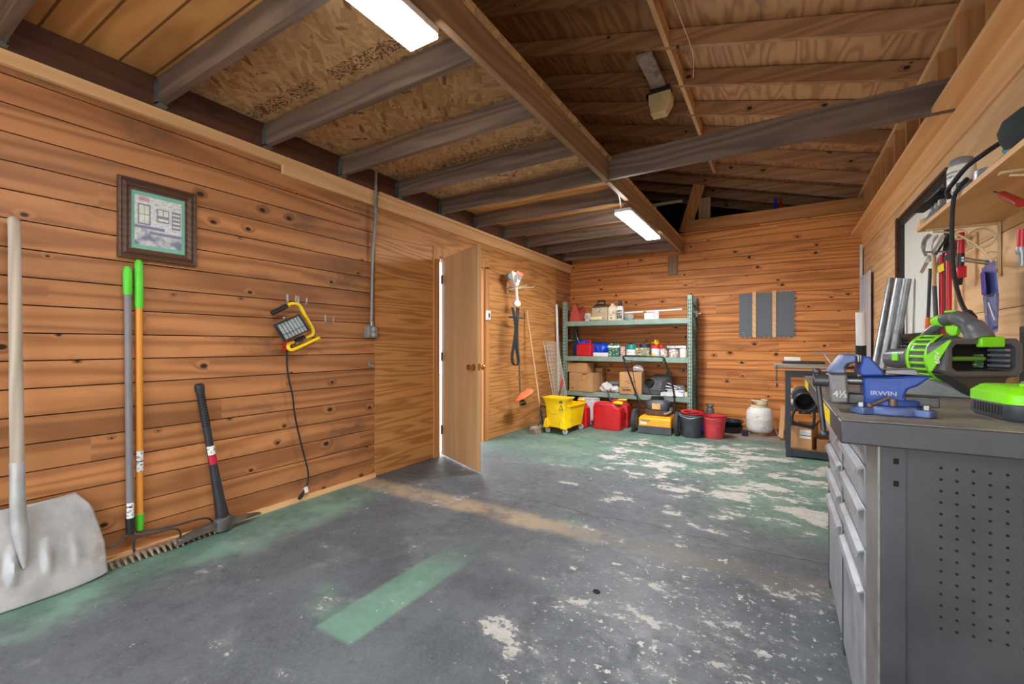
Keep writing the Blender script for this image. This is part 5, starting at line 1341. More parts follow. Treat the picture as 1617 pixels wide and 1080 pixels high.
# scraps of wood and wire beside the tank
m = MB().bar((0.02, 6.36, 0.02), (0.05, 6.90, 0.36), 0.05, 0.012)
tag(m.build('wood_offcut', M_bwood), 'short wood offcut leaning between the gas tank and the black shelf', 'offcut')
m = MB().tube(spline([(-0.035, 6.62, 0.16), (-0.025, 6.42, 0.08), (0.02, 6.30, 0.01), (0.0, 6.24, 0.06)], 5), 0.005, 6)
tag(m.build('bent_wire', M_zinc), 'bent grey wire on the floor right of the gas tank', 'wire')

# ---- foam mat on the back wall
M_foam = mat('grey_foam_mat', (104, 110, 116), 0.7, var=0.06)
def chevron():
    m = MT('herringbone_foam'); X = m.sep(m.obj())
    z = X[2] + (X[0]*70.0).sin().abs()*0.010
    k = ((z*330.0).sin()).ss(-0.2, 0.6)
    m.bump(k, 0.7, 0.004)
    return m.done(m.mix(k, lin(92, 98, 104), lin(120, 128, 136)), 0.55)
mx0, mx1, mz0, mz1 = sx(1167, 6.95), sx(1254, 6.95), 1.285, 1.90
t = thing('foam_mat', 'grey puzzle edged foam mat fixed to the back wall', 'mat', ((mx0+mx1)/2, 6.95, mz0))
pts = []
def teeth(p, q, n, out):
    p, q = V(p), V(q); d = (q-p)/n; o = V(out); r = []
    for i in range(n):
        b_ = p + d*i
        r += [b_, b_+d*0.28, b_+d*0.20+o, b_+d*0.72+o, b_+d*0.62]
    return r
poly = [(mx0, mz0)] + [tuple(p) for p in teeth((mx0+0.02, mz0, 0), (mx1, mz0, 0), 11, (0, -0.017, 0))] + [tuple(p) for p in teeth((mx1, mz0, 0), (mx1, mz1, 0), 10, (0.02, 0, 0))] + [(mx1, mz1)] + [(mx0 + (mx1-mx0)*(1-i/22), mz1 - (0.012 if i % 2 else 0)) for i in range(1, 22)] + [(mx0, mz1)]
fm = MB().prism([(p[0], p[1]) for p in poly], 0, 0.012, 0, frame((0, 6.9785, 0), (1, 0, 0), (0, 0, 1), (0, -1, 0)))
fm.build('mat', chevron(), t, w=True, ang=30)
for u in (1191, 1222.5):
    x = sx(u, 6.95)
    MB().box(x-0.022, 6.952, mz0-0.006, x+0.022, 6.966, mz1+0.012).build('batten', M_lum, t, w=True)
for (u, v) in ((1174.5, 526), (1247, 459.5)):
    p = oY(u, v, 6.965); MB().cyl((p.x, 6.966, p.z), (p.x, 6.961, p.z), 0.008, n=8).build('screw', M_zinc, t, w=True)

# ---- boards and oddments up high
b = MB().box(-1.445, 6.955, 2.235, -1.305, 6.979, 2.53)
tag(b.build('nailer_board', wood('weathered_block', (150, 124, 92), (108, 88, 66), along=2, across=0, freq=90, warp=3, vary=0.1), struct=True), 'short weathered block under the last joist on the back wall', 'board', None, 'structure')
a, b_ = oY(1081, 352, 7.13), oY(1104, 292, 7.13)
m = MB().bar((a.x, 7.13, 2.9), (b_.x, 7.13, b_.z), 0.02, 0.165, (1, 0, 0.4))
tag(m.build('loose_board', M_lumZ), 'loose board leaning in the loft gap above the back wall', 'board')
m = MB().box(sx(1103, 7.15), 7.15, 2.42, sx(1121.5, 7.15), 7.19, oY(1112, 312, 7.15).z)
tag(m.build('loft_post', wood('pale_loft_post', (190, 160, 132), (140, 108, 84), along=2, across=0, freq=90, warp=3, vary=0.1)), 'short upright post right of the leaning board in the loft gap', 'post')
a, b_ = oY(1030, 324.5, 7.30), oY(1078, 323, 7.30)
m = MB().tube([V((-1.9, 7.30, a.z)), V((b_.x, 7.30, a.z))], 0.026, 10)
m.box(-1.75, 7.28, 2.421, -1.70, 7.32, a.z-0.02)
tag(m.build('loft_pipe', M_cream), 'pale pipe showing behind the girder in the loft gap', 'pipe')
for u, mt, l in ((1224.5, mat('royal_blue_plastic', (22, 60, 200), 0.4), 'blue tube standing in the dark loft gap'), (1232.5, M_red, 'red tube standing in the dark loft gap')):
    p = oY(u, 320, 7.5)
    m = MB().cyl((p.x, 7.5, 2.421), (p.x, 7.5, p.z+0.06), 0.022, n=12)
    tag(m.build('loft_tube', mt), l, 'tube')
# soot-marked board and old light under the roof
m = MB().box(-1.035, 3.73, roofz(-0.97)-0.03, -0.905, 4.30, roofz(-0.97)-0.008)
t = thing('soffit_light', 'old cream and black light under the rafters on a sooty board', 'light fixture', (-0.965, 4.30, 3.36))
m.build('mounting_board', mat('sooty_board', (176, 160, 146), 0.8, var=0.15, dirt=(54, 46, 44), dirt_amt=0.35), t, w=True)
MB().box(-1.055, 4.26, 3.555, -0.87, 4.40, 3.615).build('base', M_black, t, w=True, bevel=0.006)
MB().ball((-1.08, 4.33, 3.58), 0.03, 8).build('bracket_arm', M_black, t, w=True)
MB().loft([[(-1.065, 4.24, 3.55), (-0.86, 4.24, 3.55), (-0.86, 4.41, 3.55), (-1.065, 4.41, 3.55)], [(-1.062, 4.245, 3.46), (-0.865, 4.245, 3.46), (-0.865, 4.40, 3.46), (-1.062, 4.40, 3.46)], [(-1.045, 4.26, 3.365), (-0.915, 4.26, 3.365), (-0.915, 4.38, 3.365), (-1.045, 4.38, 3.365)]]).build('diffuser', mat('yellowed_plastic', (226, 204, 150), 0.4, var=0.1, nscale=9), t, w=True, bevel=0.008)
a = oY(1087, 20, 3.40); 
m = MB().tube(spline([(-0.62, 3.12, roofz(-0.62)), (-0.60, 3.3, 3.5), (-0.55, 3.5, 3.35), (-0.56, 3.6, 3.22)], 6), 0.003, 5)
tag(m.build('hanging_string', M_cream), 'pale string dangling from a rafter left of centre', 'string')
# ================================================================== RIGHT SIDE
# ---- workbench
M_bsteel = mat('dark_grey_bench_steel', (72, 74, 79), 0.45, 0.35, var=0.18, nscale=4, dirt=(66, 62, 60), dirt_amt=0.2)
M_bdraw = mat('scuffed_drawer_steel', (150, 154, 160), 0.42, 0.3, var=0.18, nscale=7, dirt=(112, 110, 112), dirt_amt=0.35)
def bench_top_material():
    m = MT('dusty_bench_top'); P = m.obj(); X = m.sep(P)
    n = m.noise(P, 5.0, 5.0, 0.6); s = m.noise(P, 140.0, 2.0, 0.6); st = m.noise(m.vec(X[0]*3, X[1]*30, X[2]*30), 1.0, 4.0)
    col = m.mix(n.ss(0.3, 0.7), lin(104, 101, 97), lin(144, 136, 126))
    dust = s.ss(0.55, 0.72)*n.ss(0.35, 0.6)
    col = m.mix(dust*0.7, col, lin(196, 180, 152))
    col = m.mix(st.ss(0.5, 0.7)*0.3, col, lin(66, 64, 62))
    m.bump(s, 0.3, 0.003)
    return m.done(col, 0.6, 0.1, 0.35)
M_btop = bench_top_material()
SX0, SX1, SY0, SY1, SZ0, SZ1 = 0.125, 0.865, 1.30, 3.04, 0.936, 0.993
BX0, BX1, BY0, BY1 = 0.2087, 0.85, 1.42, 2.66
wb = thing('workbench', 'heavy grey steel workbench with drawers along the right wall', 'workbench', (0.5, 2.2, 0))
slab = MB().box(SX0, SY0, SZ0, SX1, SY1, SZ1-0.002).build('bench_top_edge', M_bsteel, wb, w=True, bevel=0.004)
MB().box(SX0+0.004, SY0+0.004, SZ1-0.0019, SX1-0.004, SY1-0.004, SZ1).build('bench_top', M_btop, wb, w=True)
M_yst = printed('yellow_sticker_print', (240, 214, 10), (40, 38, 30), 90, 0.28)
for y0, y1 in ((1.545, 1.79), (2.62, 2.93)):
    MB().box(SX0-0.001, y0, SZ0+0.004, SX0-0.0002, y1, SZ1-0.010).build('yellow_sticker', M_yst, wb, w=True)
ep = MB().box(BX0+0.052, BY0, 0.0, BX1, BY0+0.004, SZ0-0.001)
for i in range(13):
    for j in range(15):
        cx = 0.329 + 0.0275*i; cz = 0.878 - 0.0272*j
        ep.prism([(0.0033*math.cos(2*math.pi*k/8), 0.0033*math.sin(2*math.pi*k/8)) for k in range(8)], 0, 0.0006, 1, frame((cx, BY0, cz), (1, 0, 0), (0, 0, 1)))
for cx, cz in ((0.247, 0.885), (0.247, 0.83)):
    ep.box(cx-0.006, BY0-0.0105, cz-0.007, cx+0.004, BY0-0.0095, cz+0.007, 1)
ep.build('perforated_panel', [M_bsteel, M_dark], wb, w=True)
MB().box(BX0+0.0075, BY0-0.009, 0.0, BX0+0.055, BY0-0.006, SZ0-0.001).build('front_plate', M_bsteel, wb, w=True)
MB().box(BX0+0.002, BY0-0.009, 0.0, BX0+0.007, BY0-0.006, SZ0-0.001).box(BX0+0.002, BY0-0.006, 0.0, BX0+0.006, 1.575, SZ0-0.001).build('corner_post', mat('worn_light_steel', (132, 130, 128), 0.4, 0.5, var=0.2, dirt=(96, 82, 70), dirt_amt=0.3), wb, w=True)
MB().box(BX0+0.02, 1.576, 0.0, BX1, BY1, SZ0-0.002).build('cabinet_shell', M_bsteel, wb, w=True)
MB().box(BX0, 2.065, 0.0, BX0+0.0195, 2.115, SZ0-0.003).build('centre_post', M_dsteel, wb, w=True)
MB().box(BX0, 2.60, 0.0, BX0+0.0195, BY1, SZ0-0.003).build('end_post', M_dsteel, wb, w=True)
MB().box(0.16, 2.70, 0.90, SX1-0.01, 2.73, SZ0-0.001).box(0.79, 2.96, 0.0, 0.85, 3.02, SZ0-0.001).build('rear_leg', M_bsteel, wb, w=True)
for (y0, y1) in ((1.59, 2.055), (2.125, 2.59)):
    tops = (0.91, 0.826, 0.708, 0.588, 0.470)
    bots = (0.832, 0.714, 0.594, 0.476, 0.05)
    for tp_, bt_ in zip(tops, bots):
        dr = MB().box(BX0-0.001, y0, bt_, BX0+0.0195, y1, tp_-0.004).build('drawer', M_bdraw, wb, w=True, bevel=0.002)
        if tp_ < 0.9:
            lp = MB().prism([(0, 0), (-0.020, -0.012), (-0.026, -0.030), (-0.023, -0.030), (-0.016, -0.014), (0, -0.006)], y0+0.01, y1-0.01, 0, frame((BX0-0.0012, 0, tp_-0.006), (1, 0, 0), (0, 0, 1), (0, -1, 0)) @ Matrix.Scale(-1, 4, (0, 0, 1)))
            lp = MB()
            sec = [(0, 0), (-0.020, -0.010), (-0.027, -0.030), (-0.024, -0.031), (-0.017, -0.014), (0, -0.007)]
            lp.loft([[(BX0-0.0012+a*0.7, yy, tp_-0.006+c*0.75) for a, c in sec] for yy in (y0+0.01, y1-0.01)])
            lp.build('pull', M_bdraw, dr, w=True)

# ---- bench vise
M_vblue = mat('chipped_blue_enamel', (40, 72, 150), 0.4, 0.1, var=0.18, nscale=22, dirt=(104, 114, 136), dirt_amt=0.2)
M_vgrey = mat('worn_cast_iron', (112, 110, 110), 0.5, 0.4, var=0.2, bump=0.4, dirt=(72, 66, 64), dirt_amt=0.25)
VYF = 1.42
def vp(x, y, Y=VYF): p = oY(1270+x/7.35, 540+y/7.35, Y); return (p.x, p.z)
def vprism(pts, y0, y1, name, mt, bevel=0.004, par=None):
    Pv = [vp(*p) for p in pts]
    b = MB().loft([[(x, y0, z) for x, z in Pv], [(x, y1, z) for x, z in Pv]])
    return b.build(name, mt, par or vise, w=True, bevel=bevel)
vise = thing('bench_vise', 'blue and grey bench vise bolted to the near corner of the workbench', 'vise', (0.25, 1.52, SZ1))
base = MB()
bc = (0.245, 1.478)
ringv = lambda r, z: [(bc[0]+r*math.cos(2*math.pi*i/36), bc[1]+r*math.sin(2*math.pi*i/36), z) for i in range(36)]
base.loft([ringv(0.064, SZ1+0.0005), ringv(0.064, SZ1+0.016), ringv(0.058, SZ1+0.024)])
for a in (-32, 90, 212):
    ca, sa = math.cos(R(a)), math.sin(R(a))
    base.bar((bc[0]+ca*0.03, bc[1]+sa*0.03, SZ1+0.0095), (bc[0]+ca*0.088, bc[1]+sa*0.088, SZ1+0.0095), 0.044, 0.018)
base.build('base', mat('dusty_blue_enamel', (84, 106, 156), 0.5, 0.1, var=0.18, nscale=24, dirt=(140, 146, 160), dirt_amt=0.45), vise, w=True, bevel=0.004)
for a in (-32, 90, 212):
    ca, sa = math.cos(R(a)), math.sin(R(a))
    MB().cyl((bc[0]+ca*0.074, bc[1]+sa*0.074, SZ1+0.019), (bc[0]+ca*0.074, bc[1]+sa*0.074, SZ1+0.030), 0.009, n=6).build('bolt', M_steel, vise, w=True)
MB().loft([ringv(0.057, SZ1+0.0245), ringv(0.060, SZ1+0.027), ringv(0.060, SZ1+0.037), ringv(0.052, SZ1+0.040)]).build('swivel_plate', M_vblue, vise, w=True)
y0, y1 = VYF, VYF+0.105
vprism([(715, 735), (703, 460), (718, 405), (1120, 405), (1340, 395), (1515, 402), (1340, 520), (1220, 560), (1182, 640), (1240, 742)], y0+0.012, y1-0.012, 'fixed_body', M_vblue, 0.006)
vprism([(650, 395), (640, 330), (662, 250), (665, 172), (760, 165), (805, 212), (922, 335), (940, 398)], y0, y1, 'fixed_jaw', M_vblue, 0.005)
vprism([(940, 372), (965, 328), (1310, 318), (1345, 372), (1500, 401)], y0+0.012, y1-0.012, 'anvil', mat('worn_anvil_face', (120, 122, 128), 0.4, 0.6, var=0.2), 0.004)
vprism([(612, 148), (640, 148), (640, 235), (612, 235)], y0-0.004, y1+0.004, 'jaw_plate', M_steel, 0.002)
vprism([(642, 152), (664, 152), (664, 235), (642, 235)], y0-0.004, y1+0.004, 'jaw_plate', M_steel, 0.002)
vprism([(297, 718), (290, 520), (283, 375), (505, 372), (512, 480), (526, 716)], y0+0.004, y1-0.004, 'moving_jaw', M_vgrey, 0.006)
vprism([(284, 370), (300, 330), (380, 235), (450, 150), (500, 140), (611, 146), (611, 238), (505, 262), (480, 300), (500, 370)], y0+0.002, y1-0.002, 'moving_jaw_top', mat('worn_blue_grey_casting', (84, 100, 136), 0.45, 0.3, var=0.2, nscale=20, dirt=(128, 130, 134), dirt_amt=0.55), 0.006)
MB().box(vp(526, 0)[0], y0+0.03, vp(0, 700)[1], vp(1625, 0)[0], y1-0.03, vp(0, 585)[1]).build('slide_bar', M_dsteel, vise, w=True, bevel=0.003)
sc_ = MB(); xa, za = vp(520, 460); xb, _ = vp(705, 460); yc_ = (y0+y1)/2
sc_.cyl((xa, yc_, za), (xb, yc_, za), 0.009)
k = 9
for i in range(k):
    x = xa + (xb-xa)*(i+0.5)/k; sc_.cyl((x-0.0012, yc_, za), (x+0.0012, yc_, za), 0.012, n=14)
sc_.build('screw', M_steel, vise, w=True)
xh0, zh = vp(105, 448); xh1, _ = vp(282, 448)
MB().cyl((xh0, yc_-0.03, zh), (xh1+0.004, yc_-0.03, zh), 0.0165, n=18).build('screw_head', M_dsteel, vise, w=True, bevel=0.003)
ya = yc_-0.03
pa, pb = oY(1292.3, 587, ya), oY(1300.5, 684, ya)
xm = (xh0+xh1)/2-0.004
pa = V((xm-0.004, ya, zh+0.024)); pb = V((oY(1301, 684, ya).x, ya, oY(1301, 684, ya).z))
MB().tube([pa, pb], 0.0065, 10).ball(pa, 0.0105, 12, 0, (1, 1, 0.9)).ball(pb, 0.0115, 12, 0, (1, 1, 0.8)).build('handle', M_dsteel, vise, w=True)
xl, zl = vp(1015, 672); 
MB().cyl((xl, VYF-0.012, SZ1+0.028), (xl, VYF-0.012, vp(0, 605)[1]), 0.0085, n=14).build('lock_nut', mat('rusty_nut', (112, 92, 84), 0.5, 0.6), vise, w=True)
la, lb = vp(975, 640), vp(745, 728)
MB().tube([(la[0], VYF-0.012, la[1]), (lb[0], VYF-0.02, lb[1])], 0.0045, 8).ball((lb[0], VYF-0.02, lb[1]), 0.0075, 10).build('lock_lever', bpy.data.materials['rusty_nut'], vise, w=True)
tz = vp(0, 562)[1]; txx = vp(930, 0)[0]
M_raised = mat('worn_raised_letter', (140, 150, 178), 0.4, 0.3)
ftxt('IRWIN', 0.0148, (txx, y0+0.0118, tz), M_raised, vise, ext=0.0012, bold=0.0004, sx=1.22, name='raised_lettering')
fx0, fz0 = vp(748, 668); fx1, fz1 = vp(1118, 470)
for (a, b_, c, d) in ((fx0, fz0, fx1, fz0+0.0012), (fx0, fz1-0.0012, fx1, fz1), (fx0, fz0, fx0+0.0012, fz1), (fx1-0.0012, fz0, fx1, fz1)):
    MB().box(a, y0+0.0105, b_, c, y0+0.0121, d).build('raised_border', M_vblue, vise, w=True)
ftxt('4', 0.022, (vp(368, 0)[0], y0+0.0035, vp(0, 588)[1]), mat('worn_cast_numeral', (168, 166, 164), 0.45, 0.4), vise, ext=0.0012, bold=0.0006, name='raised_number')
ftxt('\u00bd', 0.024, (vp(455, 0)[0], y0+0.0035, vp(0, 588)[1]), bpy.data.materials['worn_cast_numeral'], vise, ext=0.0012, bold=0.0005, name='raised_number')

# ---- leaf blower on the bench
M_lime = mat('lime_green_plastic', (128, 222, 24), 0.35, var=0.06)
M_bgrey = mat('graphite_plastic', (84, 86, 90), 0.35, var=0.12)
ax = V((-0.49, 0.867, 0)).normalized(); rx = V((0.867, 0.49, 0)).normalized()
tail = V((0.555, 1.965, 1.130))
lbw = thing('leaf_blower', 'lime and graphite battery leaf blower lying on the workbench', 'leaf blower', (0.50, 2.2, SZ1))
MBw = frame(tail, rx, ax, (0, 0, 1)) @ Matrix.Diagonal((0.92, 0.82, 0.93, 1))         # x right of the tail face, y toward the nozzle, z up
def octo(w, h, y, cx=0, cz=0, c=0.3):
    k = min(w, h)*c
    return [MBw @ V((cx+a, y, cz+b)) for a, b in ((w-k, -h), (w, -h+k), (w, h-k), (w-k, h), (-w+k, h), (-w, h-k), (-w, -h+k), (-w+k, -h))]
def circ(r, y, cx=0, cz=0, n=28): return [MBw @ V((cx+r*math.cos(2*math.pi*i/n), y, cz+r*math.sin(2*math.pi*i/n))) for i in range(n)]
hs = MB()
hs.loft([octo(0.112, 0.052, 0.10), octo(0.112, 0.052, 0.085), octo(0.128, 0.066, 0.0), octo(0.122, 0.060, -0.004), octo(0.106, 0.047, 0.0), octo(0.098, 0.042, 0.085)], 0, True, False)
hs.build('battery_housing', M_bgrey, lbw, w=True, ang=30)
MB().loft([octo(0.099, 0.043, 0.084), octo(0.095, 0.04, 0.09)]).build('battery_bay', M_dark, lbw, w=True)
for i in range(4):
    MB().box(0.075, 0.004, -0.032+0.018*i, 0.092, 0.07, -0.024+0.018*i, 0, MBw).build('terminal', M_gplas, lbw, w=True)
MB().box(-0.09, 0.02, -0.012, 0.03, 0.07, 0.004, 0, MBw).build('bay_rail', mat('dull_lime_rail', (96, 140, 50), 0.5), lbw, w=True, bevel=0.006)
MB().box(0.035, 0.074, -0.035, 0.065, 0.083, 0.01, 0, MBw).build('rating_label', printed('rating_label_print', (60, 120, 70), (220, 220, 200), 120, 0.5), lbw, w=True)
MB().box(-0.02, -0.014, 0.036, 0.06, 0.010, 0.072, 0, MBw).build('release_latch', M_lime, lbw, w=True, bevel=0.004)
bo = MB()
prof = [(0.080, 0.095), (0.088, 0.13), (0.086, 0.18), (0.074, 0.22), (0.054, 0.262), (0.042, 0.285)]
bo.loft([circ(r, y, -0.02, -0.004) for r, y in prof])
bo.build('fan_housing', M_bgrey, lbw, w=True)
gl = MB()
for i in range(9):
    a0 = -62 + 15.5*i
    for (q0, q1) in ((0, 6.5),):
        gl.grid(lambda u, v: MBw @ V((-0.02 + (0.0895)*math.cos(R(180 - (a0 + q1*v))), 0.105+0.085*u, -0.004 + 0.0895*math.sin(R(180-(a0+q1*v))))), 3, 2)
for yy in (0.100, 0.188):
    gl.grid(lambda u, v: MBw @ V((-0.02 + 0.0905*math.cos(R(250-140*u)), yy+0.014*v, -0.004 + 0.0905*math.sin(R(250-140*u)))), 18, 1)
gl.build('intake_grille', M_lime, lbw, w=True, thick=0.004)
MB().loft([circ(0.043, 0.28, -0.02, -0.006), circ(0.041, 0.30, -0.02, -0.008), circ(0.039, 0.40, -0.02, -0.012), circ(0.032, 0.40, -0.02, -0.012), circ(0.032, 0.33, -0.02, -0.01)], 0, False, True).build('nozzle', M_bgrey, lbw, w=True)
MB().box(-0.068, 0.305, -0.02, -0.0585, 0.335, 0.01, 0, MBw).build('nozzle_badge', M_lime, lbw, w=True, bevel=0.002)
MB().prism([(0, 0), (0.085, 0.055), (0.095, 0.055), (0.03, -0.045), (0.02, -0.045)], 0, 0.002, 0, frame(MBw @ V((-0.1285, 0.09, 0.0)), -ax, (0, 0, 1))).build('lime_stripe', M_lime, lbw, w=True)
nn_ = (-rx*1.0).normalized(); zz_ = UP.cross(nn_)
text('60V', 0.026, frame(MBw @ V((-0.1305, 0.03, 0.0)), UP, -zz_), M_label, lbw, name='voltage_mark')
def bp(x, y, z): return MBw @ V((x, y, z))
hpts = [bp(0.0, 0.012, 0.060), bp(-0.002, 0.035, 0.100), bp(-0.005, 0.075, 0.132), bp(-0.01, 0.115, 0.143), bp(-0.012, 0.150, 0.134)]
MB().tube(spline(hpts, 5), [0.036]*3 + [0.031]*4 + [0.025]*7 + [0.021]*7, 14).build('handle', M_bgrey, lbw, w=True)
MB().tube(spline([bp(-0.012, 0.145, 0.138), bp(-0.014, 0.18, 0.11), bp(-0.018, 0.215, 0.085), bp(-0.02, 0.245, 0.05)], 4), 0.016, 10).build('front_strut', M_bgrey, lbw, w=True)
MB().tube([bp(-0.01, 0.150, 0.136), bp(-0.014, 0.185, 0.128)], [0.0235, 0.021], 12).build('speed_dial', M_lime, lbw, w=True, bevel=0.004)
MB().box(-0.022, 0.10, 0.160, 0.006, 0.14, 0.170, 0, MBw).build('top_button', M_lime, lbw, w=True, bevel=0.005)
MB().prism([(0, 0), (0.045, 0.004), (0.04, -0.02), (0.02, -0.036), (0.006, -0.03)], -0.009, 0.009, 0, frame(bp(-0.008, 0.085, 0.112), ax, (0, 0, 1))).build('trigger', M_lime, lbw, w=True, bevel=0.004)
MB().loft([[bp(-0.12, 0.235, -0.1465), bp(0.05, 0.0, -0.1465), bp(0.09, 0.10, -0.1465), bp(-0.02, 0.25, -0.1465)], [bp(-0.12, 0.235, -0.132), bp(0.05, 0.0, -0.132), bp(0.09, 0.10, -0.132), bp(-0.02, 0.25, -0.132)], [bp(-0.075, 0.16, -0.078), bp(0.02, 0.05, -0.065), bp(0.05, 0.12, -0.065), bp(-0.01, 0.17, -0.078)]]).build('foot', M_gplas, lbw, w=True, bevel=0.004)

MB().loft([[MBw @ V((a, yy, b)) for a, b in ((-0.11, -0.058), (0.10, -0.055), (0.06, -0.147), (0.02, -0.147))] for yy in (0.012, 0.085)]).build('lower_body', mat('brown_grey_plastic', (72, 66, 62), 0.45), lbw, w=True, bevel=0.006)

# ---- battery charger
ch = thing('battery_charger', 'lime green battery charger on the workbench nearest the camera', 'charger', (0.548, 1.545, SZ1), R(8))
MB().loft([rrect(0.105, 0.085, 0.0), rrect(0.112, 0.092, 0.012), rrect(0.112, 0.092, 0.040)]).build('base', M_dkgrey, ch, bevel=0.002)
gv = MB()
for i in range(10): gv.box(-0.1135, -0.06+0.012*i, 0.014, -0.1115, -0.053+0.012*i, 0.036)
gv.build('vent_slats', M_black, ch)
MB().loft([rrect(0.113, 0.093, 0.0405), rrect(0.113, 0.093, 0.062), rrect(0.098, 0.078, 0.078), rrect(0.092, 0.072, 0.080)]).build('lid', M_lime, ch)
MB().box(-0.03, -0.05, 0.0801, 0.08, 0.05, 0.088).build('battery_seat', M_gplas, ch, bevel=0.004)
MB().cyl((-0.055, -0.03, 0.080), (-0.055, -0.03, 0.086), 0.012, n=14).build('lamp_button', M_lime, ch)

m = MB().box(0.835, 2.30, SZ1+0.0005, 0.893, 2.60, 1.247)
t = thing('speaker', 'black upright speaker on the bench against the plywood wall', 'speaker', (0.864, 2.45, SZ1))
m.build('cabinet', M_black, t, w=True, bevel=0.006)
MB().box(0.8335, 2.32, 1.02, 0.8348, 2.58, 1.22).build('grille', M_rubber, t, w=True)
t = thing('printed_box', 'low brown printed box on the bench behind the leaf blower', 'box', (0.83, 2.72, SZ1))
MB().box(0.76, 2.66, SZ1+0.0005, 0.89, 2.90, SZ1+0.075).build('carton', M_card, t, w=True, bevel=0.002)
ftxt('CG', 0.045, V((0.80, 2.659, SZ1+0.052)), M_kraftink, t, n=(0, -1, 0), name='print')
ftxt('HE', 0.03, V((0.80, 2.659, SZ1+0.02)), M_kraftink, t, n=(0, -1, 0), name='print')
MB().box(0.765, 2.6588, SZ1+0.01, 0.78, 2.6598, SZ1+0.03).build('red_mark', M_red, t, w=True)
m = MB().tube([V((0.19, 1.80, SZ1+0.013)), V((0.13, 2.0, SZ1+0.013))], 0.012, 10)
m = MB().bar((0.150, 1.66, SZ1+0.0125), (0.20, 1.72, SZ1+0.0125), 0.05, 0.024)
tag(m.build('steel_block', M_dsteel, bevel=0.002), 'small steel block on the bench behind the vise jaw', 'block')
m = MB().box(0.33, 2.75, SZ1+0.001, 0.60, 2.98, SZ1+0.004)
tag(m.build('white_sheet', M_label), 'white paper sheet at the far end of the workbench', 'paper')

# ---- black steel shelf at the back right
M_frame = mat('black_steel_frame', (52, 56, 64), 0.45, 0.3, var=0.15)
KX0, KX1, KY0, KY1 = 0.062, 0.80, 5.42, 5.95
t = thing('utility_shelf', 'black steel utility shelf with wooden top behind the workbench', 'shelf', ((KX0+KX1)/2, (KY0+KY1)/2, 0))
for x in (KX0, KX1-0.045):
    for y in (KY0, KY1-0.045):
        MB().box(x, y, 0, x+0.045, y+0.045, 0.905).build('leg', M_frame, t, w=True)
for z0, z1 in ((0.015, 0.085), (0.485, 0.545), (0.835, 0.905)):
    for y in (KY0+0.004, KY1-0.034):
        MB().box(KX0+0.045, y, z0, KX1-0.045, y+0.03, z1).build('rail', M_frame, t, w=True)
    for x in (KX0+0.004, KX1-0.034):
        MB().box(x, KY0+0.045, z0, x+0.03, KY1-0.045, z1).build('side_rail', M_frame, t, w=True)
MB().box(KX0-0.015, KY0-0.03, 0.906, KX1, KY1, 0.922).build('top_board', M_lumX, t, w=True)
MB().box(KX0+0.035, KY0+0.036, 0.525, KX1-0.036, KY1-0.036, 0.545).build('shelf_board', bpy.data.materials['particle_board_deck'], t, w=True)
MB().box(KX0+0.035, KY0+0.036, 0.07, KX1-0.036, KY1-0.036, 0.086).build('shelf_board', bpy.data.materials['particle_board_deck'], t, w=True)
M_gplank = wood('grey_split_plank', (160, 148, 134), (112, 100, 88), along=0, across=2, freq=120, warp=4, vary=0.05, rough=0.8)
m = MB().box(-0.045, 5.42, 0.923, 0.42, 5.56, 0.975)
tag(m.build('old_plank', M_gplank, bevel=0.008), 'thick grey weathered plank on the black shelf top', 'plank')
m = MB().box(0.06, 5.58, 0.923, 0.40, 5.74, 1.0)
m = MB().box(0.03, 5.44, 0.976, 0.40, 5.55, 1.005)
tag(m.build('tool_case', M_black, bevel=0.008), 'flat black case lying on the grey plank', 'case')
m = MB().box(0.05, 5.60, 0.923, 0.20, 5.74, 1.04)
tag(m.build('white_carton', M_white, bevel=0.003), 'white box behind the flat black case', 'box')
m = MB().tube([(0.30, 5.50, 1.10), (0.62, 5.50, 1.035)], 0.008, 6).tube([(0.40, 5.50, 1.078), (0.46, 5.46, 0.965), (0.49, 5.44, 0.93)], 0.008, 6).tube([(0.62, 5.50, 1.035), (0.66, 5.52, 0.93)], 0.008, 6)
tag(m.build('wire_stand', M_zinc), 'bent white wire stand on the black shelf top', 'stand')
m = MB()
for i in range(9):
    m.tube([(0.48+0.03*i, 5.66+random.uniform(-.05, .05), 0.93), (0.53+0.03*i, 5.72+random.uniform(-.05, .05), 0.95+random.uniform(0, .05))], 0.012, 6)
tag(m.build('metal_scrap_pile', M_dsteel), 'dark heap of metal scrap at the right of the black shelf top', 'scrap', None, 'stuff')
m = MB(); c0 = V((-0.02, 5.41, 0.935))
for i in range(9):
    c = c0 + V((0, -0.0, -0.018*i)); r_ = 0.008
    pts = [(c.x + (r_*math.cos(a) if i % 2 else 0), c.y + (0 if i % 2 else r_*math.cos(a)), c.z + 0.0125*math.sin(a)) for a in [2*math.pi*k/10 for k in range(10)]]
    m.tube(pts, 0.0028, 5, closed=True)
m.tube([c0 + V((0, 0, -0.165)), c0 + V((0.004, 0, -0.19)), c0 + V((-0.004, 0, -0.21))], [0.006, 0.013, 0.004], 6)
m.tube([c0 + V((0, 0, 0.012)), c0 + V((0, 0.01, 0.025)), c0 + V((0, 0.03, 0.02))], 0.003, 5)
tag(m.build('chain', M_dsteel), 'short chain hanging off the end of the grey plank', 'chain')
